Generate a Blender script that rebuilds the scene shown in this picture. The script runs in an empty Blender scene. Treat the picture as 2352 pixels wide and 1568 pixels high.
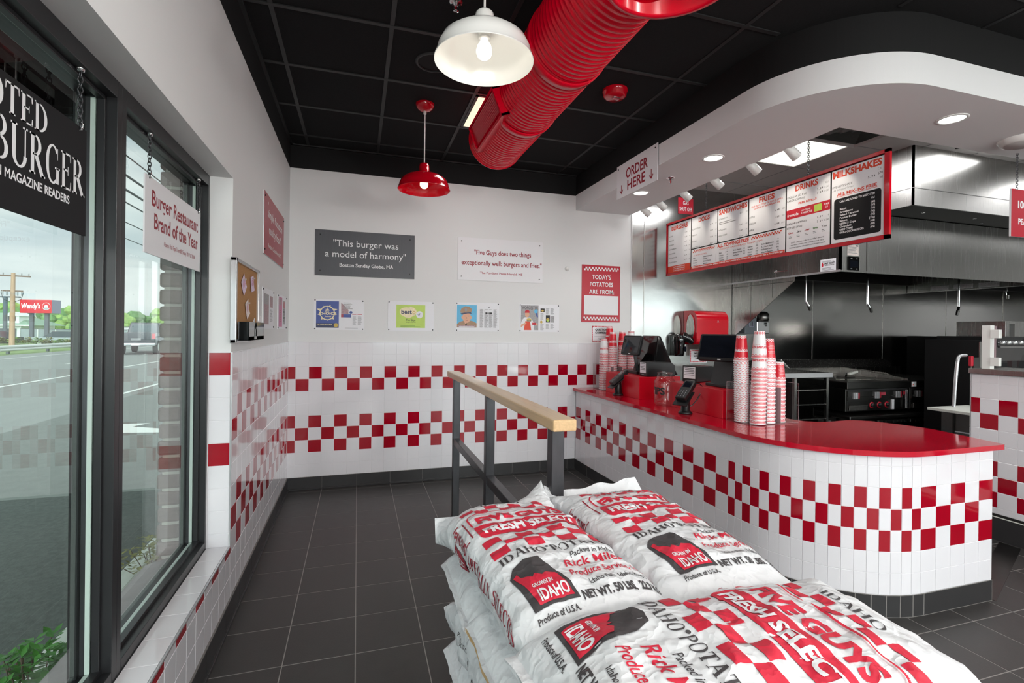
import bpy, bmesh, math, random
from mathutils import Vector, Matrix, noise
from math import sin, cos, pi, radians as R

random.seed(7)
SC = bpy.context.scene
COL = SC.collection

# ------------------------------------------------------------ camera
cam_data = bpy.data.cameras.new('camera')
cam = bpy.data.objects.new('camera', cam_data)
COL.objects.link(cam)
cam_data.sensor_width = 36.0
cam_data.lens = 1138.18 * 36.0 / 2352.0
cam_data.shift_x = 3.68 / 2352.0
cam_data.shift_y = -23.02 / 2352.0
cam_data.clip_start = 0.02
cam_data.clip_end = 600
cam.matrix_world = (Matrix.Translation((0.5955, -4.8415, 1.4609)) @ Matrix.Rotation(-0.29885, 4, 'Z')
                    @ Matrix.Rotation(pi / 2 - 0.00065, 4, 'X') @ Matrix.Rotation(0.01201, 4, 'Z'))
SC.camera = cam

# ------------------------------------------------------------ view
SC.view_settings.view_transform = 'Standard'
SC.view_settings.look = 'None'
SC.view_settings.exposure = 0.45
SC.view_settings.gamma = 1.0
SC.view_settings.use_curve_mapping = False

# ------------------------------------------------------------ world: bright overcast sky
W = bpy.data.worlds.new('overcast_sky')
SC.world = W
W.use_nodes = True
nt = W.node_tree
for n in list(nt.nodes):
    nt.nodes.remove(n)
wo = nt.nodes.new('ShaderNodeOutputWorld')
bg = nt.nodes.new('ShaderNodeBackground')
tc = nt.nodes.new('ShaderNodeTexCoord')
mp = nt.nodes.new('ShaderNodeMapping')
mp.inputs['Scale'].default_value = (1.4, 1.4, 7.0)
nz = nt.nodes.new('ShaderNodeTexNoise')
nz.inputs['Scale'].default_value = 1.7
nz.inputs['Detail'].default_value = 5.0
nz.inputs['Roughness'].default_value = 0.5
cr = nt.nodes.new('ShaderNodeValToRGB')
cr.color_ramp.elements[0].position = 0.36
cr.color_ramp.elements[0].color = (0.52, 0.62, 0.68, 1)
cr.color_ramp.elements[1].position = 0.60
cr.color_ramp.elements[1].color = (0.88, 0.93, 0.94, 1)
nt.links.new(tc.outputs['Generated'], mp.inputs['Vector'])
nt.links.new(mp.outputs['Vector'], nz.inputs['Vector'])
nt.links.new(nz.outputs['Fac'], cr.inputs['Fac'])
nt.links.new(cr.outputs['Color'], bg.inputs['Color'])
# glow added to the unseen sky behind the shop front, to light the room
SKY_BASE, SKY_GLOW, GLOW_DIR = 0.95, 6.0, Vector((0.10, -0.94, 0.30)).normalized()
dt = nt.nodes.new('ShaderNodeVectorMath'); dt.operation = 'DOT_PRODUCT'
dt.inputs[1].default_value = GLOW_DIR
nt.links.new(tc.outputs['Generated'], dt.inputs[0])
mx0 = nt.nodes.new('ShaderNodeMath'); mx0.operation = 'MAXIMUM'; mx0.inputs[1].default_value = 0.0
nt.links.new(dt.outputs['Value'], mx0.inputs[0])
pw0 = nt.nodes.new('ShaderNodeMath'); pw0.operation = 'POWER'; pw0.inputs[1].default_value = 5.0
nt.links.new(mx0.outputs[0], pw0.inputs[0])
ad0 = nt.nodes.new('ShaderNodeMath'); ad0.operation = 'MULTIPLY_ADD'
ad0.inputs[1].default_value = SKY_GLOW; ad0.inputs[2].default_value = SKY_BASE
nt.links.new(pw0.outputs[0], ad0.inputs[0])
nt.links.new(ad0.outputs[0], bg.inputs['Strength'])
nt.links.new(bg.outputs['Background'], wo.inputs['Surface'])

# ------------------------------------------------------------ lamp powers (each sits in its own fixture below)
P_TROFFER, P_PENDANT, P_DOWN, P_TRACK, P_KITCHEN, P_FILL_GLOBE = 8.0, 0.6, 8.0, 4.6, 11.0, 60.0


def lamp(kind, loc, power, size=0.1, size_y=None, direction=(0, 0, -1), color=(1, 1, 1), spot=None, parent=None):
    d = bpy.data.lights.new('lamp_light', kind)
    d.energy = power
    d.color = color
    if kind == 'AREA':
        d.shape = 'RECTANGLE' if size_y else 'DISK'
        d.size = size
        if size_y:
            d.size_y = size_y
    else:
        d.shadow_soft_size = size
    if kind == 'SPOT':
        d.spot_size = spot or R(70)
        d.spot_blend = 0.6
    o = bpy.data.objects.new('lamp_light', d)
    COL.objects.link(o)
    q = Vector(direction).to_track_quat('-Z', 'Y')
    o.rotation_euler = q.to_euler()
    o.location = loc
    if parent:
        o.parent = parent
        o.location = Vector(loc) - Vector(parent.location)
    return o


# ------------------------------------------------------------ materials
def srgb(r, g, b):
    f = lambda c: (c / 255.0) / 12.92 if c / 255.0 <= 0.04045 else ((c / 255.0 + 0.055) / 1.055) ** 2.4
    return (f(r), f(g), f(b), 1.0)


def mat(name, rgb, rough=0.5, metal=0.0, spec=0.5, coat=0.0, var=0.0, vscale=8.0, bump=0.0, bscale=60.0, stretch=None,
        emit=0.0, rough_var=0.0):
    m = bpy.data.materials.new(name)
    m.use_nodes = True
    t = m.node_tree
    b = t.nodes['Principled BSDF']
    c = srgb(*rgb)
    b.inputs['Base Color'].default_value = c
    b.inputs['Roughness'].default_value = rough
    b.inputs['Metallic'].default_value = metal
    b.inputs['Specular IOR Level'].default_value = spec
    b.inputs['Coat Weight'].default_value = coat
    b.inputs['Coat Roughness'].default_value = 0.05
    if emit:
        b.inputs['Emission Color'].default_value = c
        b.inputs['Emission Strength'].default_value = emit
    if var or bump or rough_var:
        co = t.nodes.new('ShaderNodeTexCoord')
        mp_ = t.nodes.new('ShaderNodeMapping')
        t.links.new(co.outputs['Object'], mp_.inputs['Vector'])
        if stretch:
            mp_.inputs['Scale'].default_value = stretch
        if var or rough_var:
            n_ = t.nodes.new('ShaderNodeTexNoise')
            n_.inputs['Scale'].default_value = vscale
            n_.inputs['Detail'].default_value = 6
            t.links.new(mp_.outputs['Vector'], n_.inputs['Vector'])
            if var:
                r_ = t.nodes.new('ShaderNodeValToRGB')
                r_.color_ramp.elements[0].position = 0.3
                r_.color_ramp.elements[1].position = 0.7
                r_.color_ramp.elements[0].color = tuple(max(0, x * (1 - var)) for x in c[:3]) + (1,)
                r_.color_ramp.elements[1].color = tuple(min(1, x * (1 + var)) for x in c[:3]) + (1,)
                t.links.new(n_.outputs['Fac'], r_.inputs['Fac'])
                t.links.new(r_.outputs['Color'], b.inputs['Base Color'])
            if rough_var:
                q_ = t.nodes.new('ShaderNodeMapRange')
                q_.inputs['To Min'].default_value = max(0.02, rough - rough_var)
                q_.inputs['To Max'].default_value = rough + rough_var
                t.links.new(n_.outputs['Fac'], q_.inputs['Value'])
                t.links.new(q_.outputs['Result'], b.inputs['Roughness'])
        if bump:
            n2 = t.nodes.new('ShaderNodeTexNoise')
            n2.inputs['Scale'].default_value = bscale
            n2.inputs['Detail'].default_value = 4
            t.links.new(mp_.outputs['Vector'], n2.inputs['Vector'])
            bp = t.nodes.new('ShaderNodeBump')
            bp.inputs['Strength'].default_value = bump
            bp.inputs['Distance'].default_value = 0.01
            t.links.new(n2.outputs['Fac'], bp.inputs['Height'])
            t.links.new(bp.outputs['Normal'], b.inputs['Normal'])
    return m


def glass_mat(name, tint, refl=0.07, grazing=0.8, rough=0.0):
    m = bpy.data.materials.new(name)
    m.use_nodes = True
    t = m.node_tree
    for n in list(t.nodes):
        t.nodes.remove(n)
    o = t.nodes.new('ShaderNodeOutputMaterial')
    mx = t.nodes.new('ShaderNodeMixShader')
    tr = t.nodes.new('ShaderNodeBsdfTransparent')
    tr.inputs['Color'].default_value = tint + (1,)
    gl = t.nodes.new('ShaderNodeBsdfGlossy')
    gl.inputs['Roughness'].default_value = rough
    lw = t.nodes.new('ShaderNodeLayerWeight')
    lw.inputs['Blend'].default_value = 0.5
    pw = t.nodes.new('ShaderNodeMath'); pw.operation = 'POWER'; pw.inputs[1].default_value = 5.0
    ma = t.nodes.new('ShaderNodeMath'); ma.operation = 'MULTIPLY_ADD'
    ma.inputs[1].default_value = grazing
    ma.inputs[2].default_value = refl
    t.links.new(lw.outputs['Facing'], pw.inputs[0])
    t.links.new(pw.outputs[0], ma.inputs[0])
    t.links.new(ma.outputs[0], mx.inputs['Fac'])
    t.links.new(tr.outputs[0], mx.inputs[1])
    t.links.new(gl.outputs[0], mx.inputs[2])
    t.links.new(mx.outputs[0], o.inputs['Surface'])
    return m


M = {}
M['wall_white'] = mat('wall_paint_white', (226, 226, 226), 0.55, bump=0.02, bscale=180)
M['soffit_white'] = mat('soffit_paint_white', (226, 226, 227), 0.55, bump=0.03, bscale=120)
M['black_paint'] = mat('matte_black_paint', (20, 20, 21), 0.75, spec=0.3)
M['ceil_tile'] = mat('black_ceiling_tile', (27, 27, 28), 0.9, spec=0.2, var=0.12, vscale=90, bump=0.15, bscale=260)
M['ceil_grid'] = mat('black_ceiling_grid', (32, 32, 33), 0.5)
M['kit_ceil'] = mat('kitchen_ceiling_panel', (186, 184, 182), 0.75, bump=0.03, bscale=150)
M['tile_white'] = mat('white_glazed_tile', (231, 229, 233), 0.07, coat=0.3, var=0.015, vscale=3)
M['tile_red'] = mat('red_glazed_tile', (163, 0, 28), 0.07, coat=0.3, var=0.05, vscale=3)
M['grout'] = mat('white_grout', (226, 224, 227), 0.7)
M['floor_tile'] = mat('charcoal_floor_tile', (60, 58, 57), 0.42, var=0.12, vscale=14, bump=0.06, bscale=160, rough_var=0.08)
M['floor_grout'] = mat('floor_grout', (150, 146, 143), 0.85)
M['base_tile'] = mat('charcoal_base_tile', (50, 49, 50), 0.32, var=0.08, vscale=8)
M['base_grout'] = mat('base_grout', (124, 120, 117), 0.85)
M['steel'] = mat('brushed_stainless', (176, 174, 171), 0.26, 1.0, bump=0.035, bscale=14, stretch=(90, 90, 1.2), rough_var=0.05, vscale=2)
M['steel_wavy'] = mat('stainless_wall_panel', (172, 171, 169), 0.17, 1.0, bump=0.10, bscale=2.6, stretch=(1, 1, 1.7), rough_var=0.06, vscale=1.5)
M['steel_dark'] = mat('dark_stainless', (104, 103, 101), 0.3, 1.0, var=0.1, vscale=6)
M['steel_shadow'] = mat('shaded_hood_steel', (46, 45, 45), 0.4, 0.9)  # darker steel: shade inside and under the hood is put into the colour
M['chrome'] = mat('chrome', (214, 214, 216), 0.1, 1.0)
M['black_metal'] = mat('black_anodised_frame', (31, 31, 33), 0.34, 0.0, spec=0.5)
M['black_plastic'] = mat('black_plastic', (22, 22, 24), 0.38, var=0.05, vscale=20)
M['black_gloss'] = mat('gloss_black_plastic', (10, 10, 11), 0.1, coat=0.4)
M['screen'] = mat('dark_screen_glass', (20, 23, 31), 0.06, coat=0.6, var=0.25, vscale=30, stretch=(1, 1, 6))
M['dark_iron'] = mat('dark_steel_tube', (82, 82, 85), 0.36, 0.85, var=0.12, vscale=9, stretch=(4, 4, 1))
M['counter_red'] = mat('red_solid_surface', (190, 2, 36), 0.09, coat=0.35, var=0.04, vscale=240)
M['duct_red'] = mat('red_duct_enamel', (236, 0, 40), 0.2, spec=0.35, coat=0.12)
M['enamel_red'] = mat('red_enamel', (192, 4, 28), 0.14, coat=0.4)
M['enamel_white'] = mat('white_enamel', (234, 234, 231), 0.16, coat=0.35)
M['plinth_red'] = mat('red_laminate_box', (198, 4, 32), 0.3)
M['ink_red'] = mat('red_ink', (200, 28, 48), 0.5)
M['ink_red_dark'] = mat('dark_red_lettering', (150, 22, 40), 0.5)
M['sign_red'] = mat('red_sign_print', (186, 22, 46), 0.4)
M['sign_maroon'] = mat('muted_red_sign_print', (168, 62, 76), 0.38)
M['ink_black'] = mat('black_ink', (38, 36, 38), 0.55)
M['ink_grey'] = mat('grey_ink', (150, 150, 152), 0.6)
M['ink_white'] = mat('white_ink', (236, 236, 238), 0.5)
M['ink_orange'] = mat('orange_red_ink', (222, 70, 42), 0.5)
M['sign_dark'] = mat('charcoal_sign_print', (72, 73, 79), 0.4, var=0.06, vscale=20, stretch=(6, 1, 0.3))
M['sign_black'] = mat('black_sign_print', (30, 30, 32), 0.7, spec=0.25)
M['sign_white'] = mat('white_sign_panel', (232, 231, 234), 0.4)
M['paper'] = mat('white_paper', (236, 236, 240), 0.55)
M['paper_blue'] = mat('blue_print', (68, 88, 158), 0.45)
M['paper_navy'] = mat('navy_print', (52, 60, 92), 0.45)
M['paper_green'] = mat('lime_print', (188, 216, 92), 0.45, var=0.06, vscale=12)
M['paper_sky'] = mat('sky_blue_print', (92, 184, 226), 0.45, var=0.08, vscale=14)
M['paper_cream'] = mat('cream_print', (240, 226, 186), 0.5, var=0.12, vscale=60)
M['paper_tan'] = mat('tan_print', (168, 136, 108), 0.5, var=0.1, vscale=40)
M['paper_skin'] = mat('skin_tone_print', (226, 172, 142), 0.5)
M['paper_pink'] = mat('pink_print', (206, 120, 160), 0.5)
M['paper_grey'] = mat('newsprint_grey', (168, 166, 168), 0.6, var=0.35, vscale=160)
M['paper_dim'] = mat('dusky_print', (176, 148, 152), 0.6, var=0.3, vscale=110)
M['gold'] = mat('gold_seal_print', (206, 176, 88), 0.5)
M['note_pink'] = mat('lilac_note_paper', (226, 206, 228), 0.6, var=0.12, vscale=70)
M['note_cream'] = mat('cream_note_paper', (236, 222, 218), 0.6, var=0.1, vscale=70)
M['cork'] = mat('cork', (176, 130, 84), 0.9, var=0.18, vscale=220, bump=0.2, bscale=300)
M['alu'] = mat('satin_aluminium', (206, 206, 208), 0.3, 0.7)
M['wood'] = mat('maple_cap_rail', (210, 176, 132), 0.32, coat=0.2, var=0.1, vscale=5, stretch=(22, 0.8, 22))
M['sack'] = mat('white_sack_paper', (226, 227, 230), 0.42, var=0.025, vscale=5)
def crumple(m, s1, s2, strength):
    t = m.node_tree
    b = t.nodes['Principled BSDF']
    co = t.nodes.new('ShaderNodeTexCoord')
    hs = None
    for sc, wgt in ((s1, 1.0), (s2, 0.45)):
        v = t.nodes.new('ShaderNodeTexVoronoi'); v.feature = 'F1'; v.inputs['Scale'].default_value = sc
        nz_ = t.nodes.new('ShaderNodeTexNoise'); nz_.inputs['Scale'].default_value = sc * 0.8
        mxv = t.nodes.new('ShaderNodeVectorMath'); mxv.operation = 'MULTIPLY_ADD'
        mxv.inputs[1].default_value = (0.12, 0.12, 0.12)
        t.links.new(co.outputs['Object'], nz_.inputs['Vector'])
        t.links.new(nz_.outputs['Color'], mxv.inputs[0]); t.links.new(co.outputs['Object'], mxv.inputs[2])
        t.links.new(mxv.outputs[0], v.inputs['Vector'])
        mu = t.nodes.new('ShaderNodeMath'); mu.operation = 'MULTIPLY_ADD'; mu.inputs[1].default_value = wgt
        t.links.new(v.outputs['Distance'], mu.inputs[0])
        if hs is None:
            mu.inputs[2].default_value = 0.0
        else:
            t.links.new(hs, mu.inputs[2])
        hs = mu.outputs[0]
    bp = t.nodes.new('ShaderNodeBump'); bp.inputs['Strength'].default_value = strength; bp.inputs['Distance'].default_value = 0.02
    t.links.new(hs, bp.inputs['Height']); t.links.new(bp.outputs['Normal'], b.inputs['Normal'])


for k_ in ('sack',):
    crumple(M[k_], 9.0, 24.0, 0.55)
M['kraft'] = mat('kraft_paper_lining', (202, 168, 122), 0.8, var=0.08, vscale=30)
M['sack_red'] = mat('sack_red_print', (206, 34, 60), 0.5, var=0.04, vscale=30)
M['sack_maroon'] = mat('sack_dark_red_print', (156, 32, 52), 0.55)
M['sack_dark'] = mat('sack_charcoal_print', (66, 62, 64), 0.55, var=0.1, vscale=20)
for k_ in ('sack_red', 'sack_maroon', 'sack_dark'):
    crumple(M[k_], 9.0, 24.0, 0.5)
M['cup_white'] = mat('white_cup_paper', (238, 236, 238), 0.35)
M['cup_red'] = mat('red_cup_print', (216, 28, 48), 0.3)
M['bulb'] = mat('lit_bulb', (255, 248, 236), 0.5, emit=2.0)
M['bulb_warm'] = mat('lit_warm_bulb', (255, 226, 170), 0.5, emit=3.0)
M['globe'] = mat('added_opal_globe', (255, 252, 248), 0.4, emit=P_FILL_GLOBE)  # emission of the added fill globes
M['diffuser'] = mat('lit_troffer_diffuser', (240, 240, 208), 0.5, emit=0.72)
M['diffuser_kit'] = mat('lit_kitchen_diffuser', (250, 250, 240), 0.5, emit=0.95)
M['down_lens'] = mat('lit_downlight_lens', (255, 255, 252), 0.5, emit=3.0)
M['cut_white'] = mat('white_cutting_board', (232, 234, 226), 0.45)
M['glass'] = glass_mat('window_glass', (0.93, 0.97, 0.945), 0.075, 0.75)
M['spacer'] = mat('glass_edge_green', (206, 218, 212), 0.3)
M['acrylic'] = glass_mat('clear_acrylic', (0.95, 0.95, 0.95), 0.06, 0.6)
M['acrylic_edge'] = mat('acrylic_edge', (150, 128, 132), 0.2)
M['jar_glass'] = glass_mat('jar_glass', (0.93, 0.90, 0.89), 0.10, 0.9, 0.02)
M['asphalt_new'] = mat('dark_asphalt', (80, 86, 82), 0.9, var=0.22, vscale=26, bump=0.4, bscale=70)
M['asphalt_mid'] = mat('grey_asphalt', (118, 124, 119), 0.9, var=0.1, vscale=9)
M['asphalt_old'] = mat('pale_highway_asphalt', (140, 145, 141), 0.9, var=0.06, vscale=2, stretch=(2, 0.1, 1))
M['road_white'] = mat('white_road_paint', (232, 236, 230), 0.8)
M['concrete'] = mat('pale_concrete_kerb', (206, 212, 202), 0.85, var=0.05, vscale=10)
M['stone'] = mat('grey_paving_stone', (140, 134, 134), 0.85, var=0.12, vscale=12)
M['brick'] = mat('brown_brick', (118, 104, 100), 0.85, var=0.18, vscale=20, bump=0.3, bscale=60)
M['mortar'] = mat('pale_mortar', (172, 168, 160), 0.9)
M['grass'] = mat('verge_grass', (126, 150, 92), 0.95, var=0.25, vscale=3)
M['leaf'] = mat('bright_green_leaf', (62, 128, 38), 0.5, var=0.35, vscale=18)
M['leaf_dry'] = mat('dry_olive_leaf', (132, 132, 74), 0.7, var=0.3, vscale=18)
M['tree_a'] = mat('spring_green_foliage', (138, 168, 92), 0.9, var=0.3, vscale=1.2)
M['tree_b'] = mat('mid_green_foliage', (98, 138, 82), 0.9, var=0.3, vscale=1.2)
M['tree_c'] = mat('dusky_pine_foliage', (112, 116, 100), 0.9, var=0.25, vscale=1.2)
M['bark'] = mat('brown_bark', (110, 92, 78), 0.9)
M['pole_wood'] = mat('weathered_pole_wood', (178, 148, 122), 0.85, var=0.15, vscale=4, stretch=(4, 4, 0.3))
M['galv'] = mat('galvanised_rail', (212, 216, 212), 0.6, 0.1)
M['post_grey'] = mat('dark_grey_post', (92, 98, 104), 0.6)
M['fence_grey'] = mat('grey_privacy_fence', (150, 160, 162), 0.8, var=0.06, vscale=3)
M['bldg_white'] = mat('white_building_panel', (226, 224, 228), 0.7)
M['roof_green'] = mat('pale_green_roof', (140, 168, 146), 0.8)
M['house_white'] = mat('white_siding', (232, 238, 234), 0.7)
M['sign_box_red'] = mat('red_street_sign', (214, 36, 48), 0.5)
M['sign_side'] = mat('grey_sign_cabinet', (140, 140, 158), 0.5)
M['awning'] = mat('maroon_awning', (84, 10, 20), 0.7)
M['car_dark'] = mat('dark_car_paint', (66, 68, 74), 0.3, coat=0.4)
M['car_light'] = mat('silver_car_paint', (168, 178, 182), 0.3, coat=0.4)
M['tyre'] = mat('tyre_rubber', (32, 32, 34), 0.8)
M['car_glass'] = mat('car_window_glass', (70, 82, 86), 0.1)
M['wire'] = mat('black_wire', (34, 38, 36), 0.6)


# ------------------------------------------------------------ mesh builder
class MB:
    def __init__(s):
        s.v = []; s.f = []; s.m = []; s.s = []; s.mats = []

    def mi(s, m):
        m = M[m] if isinstance(m, str) else m
        if m not in s.mats:
            s.mats.append(m)
        return s.mats.index(m)

    def add(s, vs, fs, m, smooth=False, X=None):
        o = len(s.v); k = s.mi(m)
        for p in vs:
            p = Vector(p)
            s.v.append(X @ p if X is not None else p)
        for f in fs:
            s.f.append(tuple(i + o for i in f)); s.m.append(k); s.s.append(smooth)
        return s

    def box(s, x0, y0, z0, x1, y1, z1, m, X=None):
        x0, x1 = min(x0, x1), max(x0, x1); y0, y1 = min(y0, y1), max(y0, y1); z0, z1 = min(z0, z1), max(z0, z1)
        vs = [(x0, y0, z0), (x1, y0, z0), (x1, y1, z0), (x0, y1, z0), (x0, y0, z1), (x1, y0, z1), (x1, y1, z1), (x0, y1, z1)]
        return s.add(vs, [(3, 2, 1, 0), (4, 5, 6, 7), (0, 1, 5, 4), (1, 2, 6, 5), (2, 3, 7, 6), (3, 0, 4, 7)], m, False, X)

    def quad(s, a, b, c, d, m):
        return s.add([a, b, c, d], [(0, 1, 2, 3)], m)

    def bar(s, p0, p1, w, h, m, up=(0, 0, 1)):
        p0, p1 = Vector(p0), Vector(p1)
        d = (p1 - p0).normalized(); u = Vector(up)
        r = d.cross(u)
        if r.length < 1e-4:
            r = d.cross(Vector((1, 0, 0)))
        r.normalize(); u = r.cross(d)
        vs = [p + r * (a * w / 2) + u * (b * h / 2) for p in (p0, p1) for a, b in ((-1, -1), (1, -1), (1, 1), (-1, 1))]
        return s.add(vs, [(0, 1, 2, 3), (7, 6, 5, 4), (0, 4, 5, 1), (1, 5, 6, 2), (2, 6, 7, 3), (3, 7, 4, 0)], m)

    def tube(s, pts, r, m, n=10, caps=True, smooth=True):
        pts = [Vector(p) for p in pts]
        rs = r if isinstance(r, (list, tuple)) else [r] * len(pts)
        vs = []; fs = []
        prev = None
        for i, p in enumerate(pts):
            d = (pts[min(i + 1, len(pts) - 1)] - pts[max(i - 1, 0)]).normalized()
            if prev is None:
                a = d.orthogonal().normalized()
            else:
                a = (prev - d * prev.dot(d)).normalized()
            prev = a
            b = d.cross(a)
            for k in range(n):
                t = 2 * pi * k / n
                vs.append(p + (a * cos(t) + b * sin(t)) * rs[i])
        for i in range(len(pts) - 1):
            for k in range(n):
                fs.append((i * n + k, i * n + (k + 1) % n, (i + 1) * n + (k + 1) % n, (i + 1) * n + k))
        s.add(vs, fs, m, smooth)
        if caps:
            s.add(vs[:n][::-1], [tuple(range(n))], m)
            s.add(vs[-n:], [tuple(range(n))], m)
        return s

    def lathe(s, prof, c, m, n=32, X=None, smooth=True, pick=None):
        """prof: (r, z) pairs; pick(k, i) may give a material per face"""
        c = Vector(c)
        vs = []
        for r, z in prof:
            for k in range(n):
                t = 2 * pi * k / n
                p = Vector((r * cos(t), r * sin(t), z))
                vs.append((X @ p if X is not None else p) + c)
        if pick is None:
            fs = [(i * n + k, i * n + (k + 1) % n, (i + 1) * n + (k + 1) % n, (i + 1) * n + k) for i in range(len(prof) - 1) for k in range(n)]
            s.add(vs, fs, m, smooth)
        else:
            by = {}
            for i in range(len(prof) - 1):
                for k in range(n):
                    by.setdefault(pick(k, i), []).append((i * n + k, i * n + (k + 1) % n, (i + 1) * n + (k + 1) % n, (i + 1) * n + k))
            o = len(s.v)
            s.v.extend(vs)
            for mm, fs in by.items():
                k_ = s.mi(mm)
                for f in fs:
                    s.f.append(tuple(i + o for i in f)); s.m.append(k_); s.s.append(smooth)
        return s

    def disc(s, c, r, m, n=24, X=None, ry=None):
        c = Vector(c)
        vs = []
        for k in range(n):
            t = 2 * pi * k / n
            p = Vector((r * cos(t), (ry or r) * sin(t), 0))
            vs.append((X @ p if X is not None else p) + c)
        return s.add(vs, [tuple(range(n))], m)

    def prism(s, poly, z0, z1, m, side=None):
        n = len(poly)
        vs = [(x, y, z0) for x, y in poly] + [(x, y, z1) for x, y in poly]
        s.add(vs, [tuple(range(n))[::-1], tuple(range(n, 2 * n))], m)
        return s.add(vs, [(i, (i + 1) % n, n + (i + 1) % n, n + i) for i in range(n)], side or m)

    def poly(s, pts, m, X=None):
        return s.add(pts, [tuple(range(len(pts)))], m, False, X)

    def build(s, name, parent=None, org=None, bevel=0.0, label=None, seg=2, weld=True):
        me = bpy.data.meshes.new(name)
        org = Vector(org) if org is not None else (Vector(parent.location) if parent is not None and parent.parent is None else
                                                   (Vector(parent.parent.location) if parent is not None else Vector((0, 0, 0))))
        me.from_pydata([tuple(p - org) for p in s.v], [], s.f)
        for m in s.mats:
            me.materials.append(m)
        me.polygons.foreach_set('material_index', s.m)
        me.polygons.foreach_set('use_smooth', s.s)
        me.update()
        o = bpy.data.objects.new(name, me)
        COL.objects.link(o)
        if parent is not None:
            o.parent = parent
        else:
            o.location = org
        if bevel:
            b = o.modifiers.new('edge', 'BEVEL')
            b.width = bevel; b.segments = seg; b.limit_method = 'ANGLE'; b.angle_limit = R(35)
        if label:
            o['label'] = label
        return o


def thing(name, label, cat, loc=(0, 0, 0), group=None):
    o = bpy.data.objects.new(name, None)
    o.empty_display_size = 0.05
    COL.objects.link(o)
    o.location = loc
    o['label'] = label; o['category'] = cat
    if group:
        o['group'] = group
    return o


def tag(o, label, cat, group=None):
    o['label'] = label; o['category'] = cat
    if group:
        o['group'] = group
    return o


def struct(o):
    o['kind'] = 'structure'
    return o


def dup(o, loc, rz=0.0, label=None, group=None, scale=None):
    c = o.copy(); COL.objects.link(c)
    c.location = loc; c.rotation_euler = (0, 0, rz)
    if scale:
        c.scale = scale
    if label:
        c['label'] = label
    if group:
        c['group'] = group
    for ch in list(o.children):
        d = ch.copy(); COL.objects.link(d); d.parent = c
        for g in list(ch.children):
            e = g.copy(); COL.objects.link(e); e.parent = d
    return c


# ------------------------------------------------------------ lettering
_TXT = {}


def text_raw(body, bold=0.0, shear=0.0, spacing=1.0):
    key = (body, bold, shear, spacing)
    if key in _TXT:
        return _TXT[key]
    cu = bpy.data.curves.new('t', 'FONT')
    cu.body = body; cu.size = 1.0; cu.align_x = 'LEFT'
    cu.offset = bold; cu.shear = shear; cu.space_character = spacing
    cu.resolution_u = 3
    ob = bpy.data.objects.new('t', cu)
    COL.objects.link(ob)
    dg = bpy.context.evaluated_depsgraph_get()
    dg.update()
    ev = ob.evaluated_get(dg)
    me = ev.to_mesh()
    vs = [(v.co.x, v.co.y) for v in me.vertices]
    fs = [tuple(p.vertices) for p in me.polygons]
    ev.to_mesh_clear()
    bpy.data.objects.remove(ob); bpy.data.curves.remove(cu)
    _TXT[key] = (vs, fs)
    return vs, fs


def lay(body, x, y, h, align='C', width=None, bold=0.0, shear=0.0, spacing=1.0, fn=None, sx=1.0):
    """flat lettering: cap height h, baseline y; width squeezes it to fit; returns verts, faces in the plane"""
    vs, fs = fn(body) if fn else text_raw(body, bold, shear, spacing)
    if not vs:
        return [], []
    x0 = min(v[0] for v in vs); x1 = max(v[0] for v in vs)
    k = h / (1.0 if fn else 0.73)
    kx = width / (x1 - x0) if width else k * sx
    w = (x1 - x0) * kx
    ox = x - (w / 2 if align == 'C' else (w if align == 'R' else 0))
    return [((v[0] - x0) * kx + ox, v[1] * k + y) for v in vs], fs


class Sheet:
    """a flat print: collects coloured shapes on a plane"""

    def __init__(s):
        s.items = []

    def text(s, body, x, y, h, m, **k):
        vs, fs = lay(body, x, y, h, **k)
        if vs:
            s.items.append((vs, fs, m))
        return s

    def rect(s, x0, y0, x1, y1, m):
        s.items.append(([(x0, y0), (x1, y0), (x1, y1), (x0, y1)], [(0, 1, 2, 3)], m))
        return s

    def poly(s, pts, m):
        s.items.append((list(pts), [tuple(range(len(pts)))], m))
        return s

    def ell(s, x, y, rx, ry, m, n=20):
        return s.poly([(x + rx * cos(2 * pi * k / n), y + ry * sin(2 * pi * k / n)) for k in range(n)], m)

    def line(s, pts, w, m):
        for (ax, ay), (bx, by) in zip(pts, pts[1:]):
            d = math.hypot(bx - ax, by - ay) or 1
            nx, ny = -(by - ay) / d * w / 2, (bx - ax) / d * w / 2
            s.items.append(([(ax + nx, ay + ny), (ax - nx, ay - ny), (bx - nx, by - ny), (bx + nx, by + ny)], [(0, 1, 2, 3)], m))
        return s

    def frame(s, x0, y0, x1, y1, w, m):
        s.rect(x0, y0, x1, y0 + w, m); s.rect(x0, y1 - w, x1, y1, m)
        s.rect(x0, y0 + w, x0 + w, y1 - w, m); return s.rect(x1 - w, y0 + w, x1, y1 - w, m)

    def checks(s, x0, y0, nx, ny, w, h, m, par=0):
        for j in range(ny):
            for i in range(nx):
                if (i + j + par) % 2 == 0:
                    s.rect(x0 + i * w, y0 + j * h, x0 + (i + 1) * w, y0 + (j + 1) * h, m)
        return s

    def lines(s, x0, x1, y0, y1, n, m, h=None, seed=1):
        """unreadable small print as thin bars"""
        rr = random.Random(seed)
        p = (y1 - y0) / n
        for i in range(n):
            e = x1 - (x1 - x0) * rr.random() * 0.35
            s.rect(x0, y0 + i * p, e, y0 + i * p + (h or p * 0.42), m)
        return s

    def put(s, mb, X, d=0.0006):
        """X maps (x, y, height above the sheet) into the place; later shapes lie a hair higher"""
        e = d
        for vs, fs, m in s.items:
            mb.add([(x, y, e) for x, y in vs], fs, m, False, X)
            e += 0.00004
        return mb


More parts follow.
